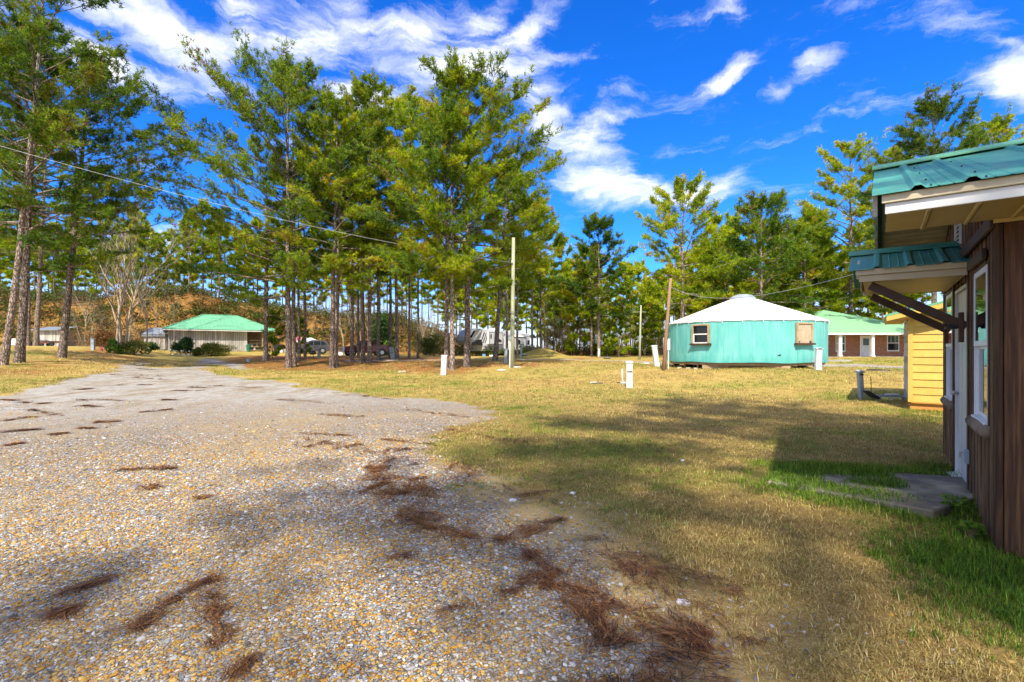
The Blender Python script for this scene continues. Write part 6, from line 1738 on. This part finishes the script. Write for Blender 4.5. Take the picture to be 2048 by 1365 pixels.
def build_rv():
    Y0 = 64.0; x0 = X(936, Y0); d = Vector((.66, .75)).normalized(); rz = math.atan2(d.y, d.x)
    g0 = Zat(714, 66)
    o = thing('camper_trailer', 'white and grey fifth-wheel camper trailer with slide-outs behind the pines', 'camper', (x0, Y0, g0), rz)
    L = 13.0; W = 2.5
    prof = [(.55, 1.62), (2.75, 1.62), (2.85, .78), (L, .74), (L, 3.35), (5.0, 3.80), (1.9, 3.84), (.95, 3.55), (.25, 2.75), (.2, 2.2)]
    MB().prism(prof, 'y', 0, W).build('body', 'rv_white', o, bevel=.05)
    # front cap
    cap = [(.54, 1.60), (1.30, 1.60), (2.3, 2.6), (2.75, 3.70), (2.4, 3.855), (1.88, 3.86), (.92, 3.57), (.22, 2.77), (.17, 2.18)]
    MB().prism(cap, 'y', -.025, W+.025).build('front_cap', 'rv_grey', o, bevel=.05)
    MB().prism([(.9, 2.3), (1.2, 2.3), (2.5, 3.5), (2.6, 3.75), (2.3, 3.72)], 'y', -.035, -.026).build('cap_stripe', 'rv_silver', o)
    MB().prism([(.30, 2.60), (.62, 2.55), (1.35, 3.50), (1.0, 3.50)], 'y', -.034, -.0262).build('cap_window', 'dark_glass', o)
    MB().prism([(.6, 1.55), (2.7, 1.55), (2.7, 1.9), (2.35, 2.35), (1.6, 2.3), (.65, 1.9)], 'y', -.045, -.036).build('overhang_skirt', 'rv_black', o)
    for (a, b, z) in ((2.9, 3.2, 0), (3.35, 3.55, .1), (3.75, 3.85, .2)):
        MB().prism([(a-.6, 1.9), (a-.45, 1.9), (b, 3.35-z), (b-.2, 3.35-z)], 'y', -.012, -.001).build('graphic_stripe', 'rv_black', o)
    # lower front storage
    MB().box(2.86, 6.0, -.02, -.001, .80, 1.55).build('storage_panel', 'rv_silver', o); MB().box(3.2, 4.6, -.035, -.021, .90, 1.45).build('storage_door', 'rv_grey', o, bevel=.01)
    # bedroom slide
    s = MB().box(3.6, 6.3, -.45, -.001, 1.75, 3.35).build('bedroom_slide', 'rv_white', o, bevel=.02)
    MB().box(3.58, 6.32, -.47, -.43, 1.70, 1.75).build('slide_trim', 'rv_black', s); MB().box(3.58, 6.32, -.47, -.43, 3.35, 3.40).build('slide_trim', 'rv_black', s); MB().box(3.57, 3.62, -.47, -.43, 1.75, 3.35).build('slide_trim', 'rv_black', s); MB().box(6.28, 6.33, -.47, -.43, 1.75, 3.35).build('slide_trim', 'rv_black', s)
    MB().box(3.80, 4.05, -.462, -.451, 2.5, 3.1).build('slide_window', 'dark_glass', s)
    for k in range(3): MB().prism([(4.6, 2.0+k*.12), (6.1, 2.0+k*.04), (6.1, 2.06+k*.1), (5.2, 2.25+k*.2), (5.1, 2.2+k*.2)], 'y', -.458-.001*k, -.451).build('slide_graphic', 'rv_grey' if k % 2 else 'rv_black', s)
    # living slide
    s = MB().box(7.6, 11.0, -.85, -.001, .95, 2.75).build('living_slide', 'rv_white', o, bevel=.02)
    MB().box(7.58, 11.02, -.88, -.83, 2.75, 2.83).build('slide_trim', 'rv_black', s); MB().box(7.57, 8.1, -.862, -.851, 1.0, 2.72).build('slide_panel', 'rv_cream', s); MB().box(9.2, 9.7, -.862, -.851, 1.7, 2.4).build('slide_window', 'dark_glass', s)
    MB().box(10.98, 11.03, -.88, -.83, .95, 2.75).build('slide_trim', 'rv_black', s); MB().prism([(-.95, 2.84), (-.02, 2.84), (-.02, 3.05)], 'x', 7.55, 11.05).build('slide_topper', 'white_cloth', s)
    # rear windows and trim
    for (a, b, z0, z1) in ((11.25, 12.0, 1.75, 2.5), (12.35, 12.9, 1.75, 2.4)):
        w = MB().box(a, b, -.015, -.001, z0, z1).build('window', 'rv_black', o); MB().box(a+.05, b-.05, -.022, -.0151, z0+.05, z1-.05).build('pane', 'dark_glass', w)
    for (z0, z1, a, b) in ((.80, .98, 6.4, 12.9), (2.95, 3.0, 6.4, 12.9)): MB().box(a, b, -.010, -.001, z0, z1).build('belt_stripe', 'rv_grey', o)
    MB().box(6.45, 6.95, -.012, -.001, 1.05, 3.0).build('side_panel', 'rv_silver', o); 
    MB().prism([(11.2, 1.0), (12.9, 1.3), (12.9, 1.22), (12.0, 1.05)], 'y', -.012, -.0005).build('graphic_stripe', 'rv_black', o)
    MB().box(5.6, 6.4, .5, 1.6, 3.77, 4.05).build('air_conditioner', 'rv_white', o, bevel=.05); MB().box(9.5, 10.2, .7, 1.6, 3.55, 3.80).build('air_conditioner', 'rv_white', o, bevel=.05)
    for k in range(2): MB().lathe([(.12, 0), (.12, .03)], 12).build('porthole', 'rv_black', o).matrix_local = Matrix.Translation((7.1+k*.6, -.001, 3.15)) @ Matrix.Rotation(R(90), 4, 'X')
    for wx in (8.3, 9.2):
        for y in (.15, W-.15):
            w = MB().lathe([(.2, -.12), (.38, -.12), (.40, -.08), (.40, .08), (.38, .12), (.2, .12)], 18); M = Matrix.Translation((wx, y, .40)) @ Matrix.Rotation(R(90), 4, 'X'); w.v = [tuple(M @ Vector(p)) for p in w.v]; wo = w.build('wheel', 'black_rubber', o)
            r_ = MB().lathe([(.21, -.125), (.21, .125)], 14); r_.v = [tuple(M @ Vector(p)) for p in r_.v]; r_.build('rim', 'steel', wo)
    for (xx, y) in ((3.1, .15), (3.1, W-.15), (L-.4, .15), (L-.4, W-.15)):
        MB().tube([(xx, y, 0), (xx, y, .8)], .05, 6).build('landing_leg', 'black_plastic', o)
    MB().box(2.9, L-.1, .1, W-.1, .58, .73).build('chassis', 'rv_black', o); MB().tube([(1.4, W/2, 1.62), (1.4, W/2, 1.1)], .10, 8).build('hitch_pin', 'rv_black', o)
    # odds under and beside it
    for (px, Y, lab, mt, sz) in ((968, 63.5, 'pale blue tub under the front of the camper', 'azure_plastic', (.45, .3, .3)), (983, 64.2, 'flat blue and white crate under the camper', 'white_cloth', (.6, .4, .18))):
        b = MB().prism([(-sz[0]*.45, 0), (sz[0]*.45, 0), (sz[0]*.5, sz[2]), (-sz[0]*.5, sz[2])], 'y', -sz[1]/2, sz[1]/2).build('storage_tub', mt, None, bevel=.02); b.location = at(px, Y); tag(b, lab, 'tub')
build_rv()

# ------------------------------------------------------------------ poles and wires
def pole(name, label, px_b, px_t, Y, top_py, r0, r1, mat, extra=True):
    x, y, z = at(px_b, Y); zt = Zat(top_py, Y) - z; dx = X(px_t, Y) - x
    o = thing(name, label, 'pole', (x, y, z))
    MB().tube([(0, 0, -.3), (dx*.33, 0, zt*.33), (dx*.66, .02, zt*.66), (dx, 0, zt)], [r0, r0*.7+r1*.3, r0*.3+r1*.7, r1], 12).build('shaft', mat, o, smooth=True)
    return o, Vector((x+dx, y, z+zt))
po, ptop = pole('utility_pole', 'pale greenish utility pole in front of the camper', 1024, 1027, 33.0, 476, .165, .11, 'pole_green')
MB().lathe([(.03, 0), (.05, .05), (.03, .11)], 8, (.0, -.15, ptop.z - po.location.z - 1.7)).build('insulator', 'pvc_white', po); MB().box(-.05, .05, -.19, -.10, ptop.z-po.location.z-1.76, ptop.z-po.location.z-1.70).build('bracket', 'steel', po)
MB().tube([(-.15, -.10, 0), (-.13, -.10, 2.3)], .04, 8).build('conduit', 'pvc_white', po)
MB().box(-.26, -.06, -.22, -.10, 1.9, 2.25).build('meter_can', 'pedestal_grey', po, bevel=.02)
lp, ltop = pole('leaning_pole', 'leaning brown wooden pole beside the yurt', 1327, 1341.5, 25.4, 557, .105, .07, 'pole_brown')
MB().box(-.0, .05, -.12, -.07, 3.2, 3.5).build('bracket', 'steel', lp)
gp, gtop = pole('thin_pole', 'thin green pole in front of the brown thicket', 1279, 1282, 49.0, 611, .11, .08, 'pole_green')
MB().box(-.7, .7, -.02, .02, gtop.z-gp.location.z-.70, gtop.z-gp.location.z-.66).build('crossbar', 'pole_green', gp)
def wire(name, label, p0, p1, sag, r, mat):
    pts = []
    for k in range(25):
        t = k/24; v = p0.lerp(p1, t); v.z -= sag*4*t*(1-t); pts.append(v)
    o = MB().tube(pts, r, 5).build(name, mat, None, smooth=True)
    tag(o, label, 'wire')
def W3(px, py, Y): return Vector((X(px, Y), Y, Zat(py, Y)))
a1 = Vector((ptop.x, ptop.y-.2, Zat(527, 33)))
wire('overhead_wire', 'pale thick service wire running down from upper left to the utility pole', W3(-60, 275, 20), a1, .55, .008, 'wire_pale')
wire('overhead_wire', 'dark upper wire crossing the gap of sky at left', W3(-80, 225, 45), W3(760, 478, 60), .9, .022, 'wire_dark')
wire('overhead_wire', 'dark lower wire crossing the gap of sky behind the bare tree', W3(-60, 262, 44), W3(780, 530, 62), 1.0, .022, 'wire_dark')
wire('overhead_wire', 'faint low wire passing behind the bare tree', W3(60, 462, 64), W3(560, 520, 72), .5, .02, 'wire_dark')
wire('overhead_wire', 'thin wire sloping from the utility pole to the thin green pole', Vector((ptop.x, ptop.y, ptop.z-1.4)), Vector((gtop.x, gtop.y, gtop.z-.1)), .8, .013, 'wire_dark')
wc = Vector((*cabw(7.4, .0), 3.0))
wire('overhead_wire', 'pale wire sagging over the yurt from the leaning pole to the cabin gable', Vector((ltop.x, ltop.y, ltop.z-.45)), Vector((*cabw(9.6, -.05), 2.82)), .55, .006, 'wire_pale')

# ------------------------------------------------------------------ campsite pedestals, pipes and odds on the lawn
def pedestal(label, px, Y, py_top, w, dpt, mat, tilt=0, lid=True, band=None, px_top=None):
    x, y, z = at(px, Y); h = Zat(py_top, Y) - z
    o = thing('power_pedestal', label, 'pedestal', (x, y, z), rnd.uniform(-.15, .15), 'campsite pedestals')
    M = Matrix.Rotation(R(tilt), 4, 'Y')
    MB().box(-w/2, w/2, -dpt/2, dpt/2, -.12, h-.06, M).build('body', mat, o, bevel=.012)
    if lid: MB().prism([(-dpt/2-.03, h-.061), (dpt/2+.02, h-.061), (dpt/2+.02, h+.01), (-dpt/2-.03, h-.025)], 'x', -w/2-.02, w/2+.02, M).build('lid', mat, o)
    MB().box(-w/2+.03, w/2-.03, -dpt/2-.012, -dpt/2-.001, h*.45, h-.12, M).build('cover', mat, o, bevel=.006)
    if band: MB().box(-w/2+.02, w/2-.02, -dpt/2-.03, -dpt/2-.013, h*band-.02, h*band+.02, M).build('outlet_slot', 'black_plastic', o)
    return o
pedestal('white campsite pedestal at the right foot of the close pine pair', 887, 28.5, 711, .30, .22, 'pedestal_white', 2.5)
pedestal('white campsite pedestal alone on the lawn left of the yurt, dark slot in its face', 1258.5, 19.3, 723, .235, .2, 'pedestal_white', 0, band=.61)
pedestal('white leaning pedestal just left of the leaning brown pole', 1314, 29.0, 691, .29, .2, 'pedestal_white', -8)
pedestal('white pedestal with grey cap against the right side of the yurt', 1636, 22.6, 696, .24, .2, 'pedestal_white', 1.5, band=.96)
pedestal('blue-grey pedestal on the lawn left of the yellow house', 1723, 14.4, 741, .135, .12, 'pedestal_grey', -4, band=.85)
pedestal('grey leaning pedestal at the tailgate of the red truck', 786, 49.5, 695, .40, .25, 'pedestal_grey', -9, band=.55)
pedestal('grey pedestal in front of the grey car rear wheel', 638, 52, 696, .26, .2, 'pedestal_grey', 0)
pedestal('grey pedestal beside the drive at the pale bare tree', 186, 49.0, 678, .32, .22, 'pedestal_grey', 0, band=.62)
pedestal('tall grey pedestal just left of the utility pole', 1011.5, 38.5, 698, .22, .2, 'pedestal_grey', 1)
pedestal('slim grey-green pedestal at the camper rear wheels', 1042, 52, 697, .20, .18, 'pedestal_grey', 2)
def pipe(label, px, Y, py_top, r, mat, tilt=0, name='standpipe'):
    x, y, z = at(px, Y); h = Zat(py_top, Y) - z; o = thing(name, label, 'pipe', (x, y, z))
    M = Matrix.Rotation(R(tilt), 4, 'Y'); m = MB().tube([(0, 0, -.1), (0, 0, h)], r, 10); m.v = [tuple(M @ Vector(p)) for p in m.v]; m.build('pipe', mat, o, smooth=True)
    c = MB().lathe([(r*1.25, h-.05), (r*1.25, h+.01), (r*.8, h+.02)], 10); c.v = [tuple(M @ Vector(p)) for p in c.v]; c.build('cap', mat, o)
    return o
pipe('thin white pipe beside the lawn pedestal left of the yurt', 1245.5, 19.8, 739, .026, 'pvc_white', -2)
pipe('small pale pipe stub on the turf left of the grove', 496.5, 44.5, 719, .13, 'pvc_teal')
pipe('white marker pipe leaning at the foot of the round-topped pine', 1197.5, 55.5, 698, .10, 'pvc_white', 2, 'marker_pipe')
def ground_item(name, label, cat, px, py, build, rz=0.0, Y=None):
    x, y = (X(px, Y), Y) if Y else ground_px(px, py)
    o = thing(name, label, cat, (x, y, gz(x, y)), rz); build(o); return o
def loose_pipe(o):
    MB().tube([(-.25, .05, .03), (.0, .0, .035), (.24, -.04, .03)], .028, 8).build('pipe', 'black_plastic', o); MB().tube([(-.30, .08, .05), (-.02, .03, .06)], .022, 8).build('coupling', 'pvc_white', o)
ground_item('loose_pipe', 'short dark pipe lying on the lawn left of the white pedestal', 'pipe', 1195, 768, loose_pipe)
def valve(o):
    MB().lathe([(.12, 0), (.13, .05), (.10, .07)], 12, (0, 0, 0)).build('ring', 'pvc_teal', o); MB().tube([(-.25, .1, .04), (.0, .12, .05), (.12, .3, .04)], .02, 6).build('hose', 'black_plastic', o); MB().lathe([(.07, 0), (.07, .10), (.05, .12)], 10, (.28, .12, 0)).build('sewer_cap', 'pvc_white', o)
ground_item('sewer_hookup', 'sewer hookup ring with hose and white cap at the lawn pedestal', 'hookup', 1246, 768, valve)
def stones(o):
    for k in range(7):
        a = k*2*math.pi/7; MB().lathe([(.08, 0), (.11, .05), (.08, .10), (.03, .12)], 7, (.32*math.cos(a), .22*math.sin(a), -.02)).build('stone', 'stone_pale' if k % 3 else 'rust_red', o)
    MB().lathe([(.24, 0), (.22, .03)], 10).build('ash_bed', 'black_rubber', o)
ground_item('fire_ring', 'small dark fire ring of stones on the lawn edge before the grove', 'fire ring', 809, 745, stones)
def tarp(o):
    MB().prism([(-.62, .0), (.55, -.01), (.62, .05), (.45, .10), (-.3, .13), (-.55, .10)], 'y', -.25, .25).build('cover', 'black_plastic', o, bevel=.02); MB().box(-.25, .35, -.31, -.251, .0, .05).build('edge_pipe', 'steel', o)
ground_item('covered_pipe', 'low black covered bundle lying on the lawn before the gravel lane', 'bundle', 1757, 743, tarp)
def grill(o):
    for (x, y) in ((-.3, -.2), (.3, -.2), (0, .25)): MB().tube([(x, y, 0), (x*.4, y*.4, .45)], .02, 6).build('leg', 'black_plastic', o)
    MB().lathe([(.08, .40), (.32, .52), (.36, .62), (.34, .64), (.30, .62)], 14).build('bowl', 'black_plastic', o)
    MB().lathe([(.36, .65), (.30, .80), (.12, .87), (.03, .88)], 14).build('lid', 'black_plastic', o)
ground_item('kettle_grill', 'low dark grill on the turf left of the pedestal at the grey car', 'grill', 625, 716, grill, Y=50)
def plate(o): MB().box(-.35, .35, -.2, .2, 0, .14).build('box', 'black_plastic', o, bevel=.02); MB().box(-.38, .38, -.22, .22, .141, .17).build('lid', 'pedestal_grey', o)
ground_item('valve_box', 'flat dark utility box left of the leaning grey pedestal', 'utility box', 759, 718, plate, Y=49)
ground_item('valve_box', 'flat black utility box by the dirt mound', 'utility box', 1050, 710, plate, Y=55)
ground_item('valve_box', 'small dark utility box before the brown thicket', 'utility box', 1214, 716, plate, Y=54)
def flatstone(o): MB().lathe([(.32, -.02), (.36, .03), (.28, .09), (.08, .11)], 9).build('stone', 'stone_pale', o)
ground_item('pale_stone', 'pale flat stone at the foot of the utility pole', 'stone', 1032, 736, flatstone)
ground_item('pale_stone', 'pale flat stone left of the utility pole foot', 'stone', 1003, 742, flatstone)
ground_item('pale_stone', 'pale flat stone between lawn pedestals left of the leaning one', 'stone', 1290, 729, flatstone)
def litter(o): MB().prism([(-.035, 0), (.03, .0), (.04, .01), (.0, .018), (-.03, .01)], 'y', -.022, .022).build('scrap', 'white_cloth', o)
for k, (px, py, lab) in enumerate(((1025, 1002, 'pale scrap on the turf edge near the straw drift'), (1365, 922, 'pale scrap in the lit turf patch left of the slab'), (1368, 1208, 'white flat stone chip in the sandy patch at lower right'), (1147, 988, 'pale scrap right of the straw drift on the turf'))):
    ground_item('paper_scrap', lab, 'scrap', px, py, litter, rz=k*1.3)

# flattened yard sign with yellow lettering beside the yellow house
def sign(o):
    MB().prism([(-.38, -.19), (.30, -.20), (.40, -.12), (.43, 0), (.38, .12), (.28, .18), (-.38, .17)], 'z', .03, .05, Matrix.Rotation(R(24), 4, 'X')).build('board', 'tool_grey', o)
    MB().prism([(-.42, -.235), (.32, -.245), (.45, -.15), (.49, 0), (.44, .15), (.31, .225), (-.42, .215)], 'z', .010, .029, Matrix.Rotation(R(24), 4, 'X')).build('border', 'white_vinyl', o)
    MB().prism([(-.76, .24), (-.66, .25), (-.34, .05), (-.40, .0), (-.54, .05)], 'y', -.10, .06).build('folded_flap', 'black_plastic', o)
    MB().box(-.05, .30, .13, .20, .12, .15).build('white_edge', 'white_vinyl', o)
    cu = bpy.data.curves.new('sign_text', 'FONT'); cu.body = 'RYOBI'; cu.size = .19; cu.align_x = 'CENTER'; cu.align_y = 'CENTER'; cu.extrude = .003
    t = bpy.data.objects.new('tmp', cu); COL.objects.link(t); bpy.context.view_layer.update()
    me = bpy.data.meshes.new_from_object(t.evaluated_get(bpy.context.evaluated_depsgraph_get())); bpy.data.objects.remove(t)
    me.materials.clear(); me.materials.append(MATS['yellow_print']); lo = link('lettering', me, o)
    lo.matrix_local = Matrix.Rotation(R(24), 4, 'X') @ Matrix.Translation((-.03, -.04, .054)) @ Matrix.Rotation(R(180), 4, 'Z')
    tag(lo, 'yellow lettering seen upside down')
ground_item('yard_sign', 'dark oval sign board with yellow lettering lying by the yellow house', 'sign', 1782, 799, sign, rz=R(-6))
def stake(o): MB().tube([(0, 0, -.05), (.005, 0, .36), (-.008, 0, .62)], .011, 6).build('rod', 'dark_beam', o)
ground_item('iron_stake', 'thin rusty iron stake standing by the fallen sign', 'stake', 1742, 795, stake)

# canopies and clutter behind the grey car
def canopy(label, px, Y, py_peak, w, mat):
    x, y, z = at(px, Y); h = Zat(py_peak, Y) - z; o = thing('canopy_tent', label, 'canopy', (x, y, z)); e = h - .75
    MB().add([(-w/2, -w/2, e), (w/2, -w/2, e), (w/2, w/2, e), (-w/2, w/2, e), (0, 0, h), (-w/2, -w/2, e-.18), (w/2, -w/2, e-.18), (w/2, w/2, e-.18), (-w/2, w/2, e-.18)],
             [(0,1,4), (1,2,4), (2,3,4), (3,0,4), (5,6,1,0), (6,7,2,1), (7,8,3,2), (8,5,0,3)]).build('cover', mat, o)
    for sx in (-1, 1):
        for sy in (-1, 1): MB().tube([(sx*(w/2-.04), sy*(w/2-.04), -.05), (sx*(w/2-.04), sy*(w/2-.04), e-.02)], .03, 6).build('leg', 'steel', o)
canopy('pink canopy tent behind the grey car', 596, 74, 672, 2.6, 'pink_cloth')
canopy('white canopy tent behind the grey car', 617, 71.5, 673.5, 2.6, 'white_cloth')
def chair_(o):
    MB().box(-.25, .25, -.25, .25, .38, .43).build('seat', 'black_plastic', o); MB().box(-.25, .25, .22, .27, .431, .9).build('backrest', 'black_plastic', o)
    for sx in (-.22, .22):
        for sy in (-.22, .22): MB().tube([(sx, sy, 0), (sx, sy, .38)], .02, 6).build('leg', 'steel', o)
ground_item('camp_chair', 'black camp chair at the right end of the barn', 'chair', 556, 700, chair_, Y=66)
ground_item('camp_chair', 'black camp chair between the barn and the grey car', 'chair', 567, 700, chair_, rz=.6, Y=67)
def tote(mt):
    def f(o): MB().prism([(-.28, 0), (.28, 0), (.33, .38), (-.33, .38)], 'y', -.22, .22).build('tub', mt, o); MB().box(-.35, .35, -.24, .24, .381, .43).build('lid', mt, o)
    return f
ground_item('storage_tote', 'white storage tote left of the grey car', 'tote', 562, 702, tote('white_cloth'), Y=65)
ground_item('storage_tote', 'white storage tote left of the truck grille', 'tote', 682, 700, tote('white_cloth'), Y=63)
ground_item('storage_tote', 'pale blue storage tote against the grey car nose', 'tote', 575, 702, tote('pvc_teal'), Y=66)
# clutter at the foot of the slope, far left
def sheet_(o): MB().box(-1.05, 1.05, -.03, .03, .12, .85, Matrix.Rotation(R(-8), 4, 'X')).build('panel', 'white_vinyl', o, bevel=.01); MB().tube([(-.9, .1, 0), (-.9, .05, .8)], .03, 6).build('leg', 'steel', o); MB().tube([(.9, .1, 0), (.9, .05, .8)], .03, 6).build('leg', 'steel', o)
ground_item('white_panel', 'white panel on legs between the two leftmost pines', 'panel', 23, 683, sheet_, Y=54)
def shed2(o):
    rr = random.Random(2); x = -1.6
    while x < 1.6: MB().box(x+.01, x+.19, -.03+rr.uniform(-.01, .01), .03, -.1, 2.2).build('board', 'grey_board', o); x += .2
    MB().box(-1.6, 1.6, .031, 2.2, -.1, 2.15).build('wall', 'old_lumber', o); MB().prism([(-.5, 2.05), (2.5, 2.6), (2.5, 2.66), (-.5, 2.12)], 'x', -1.9, 1.9).build('roof', 'shed_roof_grey', o)
ground_item('old_shed', 'old grey board shed with low roof behind the left pines', 'shed', 92, 690, shed2, Y=62)
def mower(o):
    MB().box(-.7, .2, -.35, .35, .25, .50).build('deck', 'black_plastic', o, bevel=.05); MB().prism([(.1, .35), (.85, .35), (.85, .70), (.2, .80)], 'y', -.28, .28).build('hood', 'rv_grey', o, bevel=.04); MB().box(-.45, -.02, -.22, .22, .60, .70).build('seat', 'black_rubber', o); MB().box(-.50, -.42, -.22, .22, .70, 1.05).build('seat_back', 'black_rubber', o)
    for (x, r_) in ((-.5, .27), (.6, .2)):
        for s in (-.40, .40):
            w = MB().lathe([(r_*.5, -.08), (r_, -.08), (r_, .08), (r_*.5, .08)], 14); M = Matrix.Translation((x, s, r_)) @ Matrix.Rotation(R(90), 4, 'X'); w.v = [tuple(M @ Vector(p)) for p in w.v]; w.build('wheel', 'black_rubber', o)
    MB().tube([(.05, 0, .75), (-.1, 0, 1.0)], .02, 6).build('steering_column', 'black_plastic', o); MB().lathe([(.15, 0), (.16, .02), (.15, .03)], 12, (-.1, 0, 1.0)).build('steering_wheel', 'black_plastic', o)
ground_item('riding_mower', 'dark riding mower in front of the old grey shed', 'mower', 80, 683, mower, Y=57)
def table_(o):
    for k in range(4): MB().box(-.9, .9, -.36+k*.18, -.20+k*.18, .70, .74).build('table_plank', 'white_paint', o)
    for s in (-.7, .7): MB().tube([(s, -.6, 0), (s, 0, .70)], .035, 6).build('leg', 'white_paint', o); MB().tube([(s, .6, 0), (s, 0, .69)], .035, 6).build('leg', 'white_paint', o)
    for s in (-1, 1): MB().box(-.9, .9, s*.75-.13, s*.75+.13, .40, .44).build('bench_plank', 'white_paint', o); MB().box(-.72, -.68, min(0, s*.62), max(0, s*.62), .34, .40).build('bench_rail', 'white_paint', o); MB().box(.68, .72, min(0, s*.62), max(0, s*.62), .34, .40).build('bench_rail', 'white_paint', o)
ground_item('picnic_table', 'white picnic table on the slope right of the old grey shed', 'table', 107, 670, table_, Y=66)
ground_item('storage_tote', 'white box on the slope right of the picnic table', 'tote', 146, 668, tote('white_cloth'), Y=66)
def trailer(o):
    MB().box(-1.3, 1.3, -.55, .55, .35, .45).build('bed', 'rust_red', o); MB().box(-1.3, 1.3, -.58, -.551, .451, .60).build('side_rail', 'dark_beam', o)
    for s in (-.62, .62):
        w = MB().lathe([(.12, -.08), (.28, -.08), (.28, .08), (.12, .08)], 14); M = Matrix.Translation((.2, s, .28)) @ Matrix.Rotation(R(90), 4, 'X'); w.v = [tuple(M @ Vector(p)) for p in w.v]; w.build('wheel', 'black_rubber', o)
    MB().tube([(1.3, 0, .40), (2.2, 0, .38)], .04, 6).build('tongue', 'black_plastic', o)
ground_item('flat_trailer', 'low dark utility trailer behind the drive-side left pine', 'trailer', 110, 690, trailer, Y=56)
def blossom(o):
    rs = np.random.RandomState(4); V, T, tn = leaf_blob(rs, 160, .25, .25, .35, .05, 5); link('blossoms', np_mesh('blossoms', V, T, 'flower_pink', {'tint': tn}), o); MB().tube([(0, 0, -.05), (.02, 0, .6)], .012, 5).build('stem', 'twig_brown', o)
ground_item('flowering_shrub', 'small pink flowering shrub left of the bright leafy shrub', 'shrub', 203, 690, blossom, Y=49)
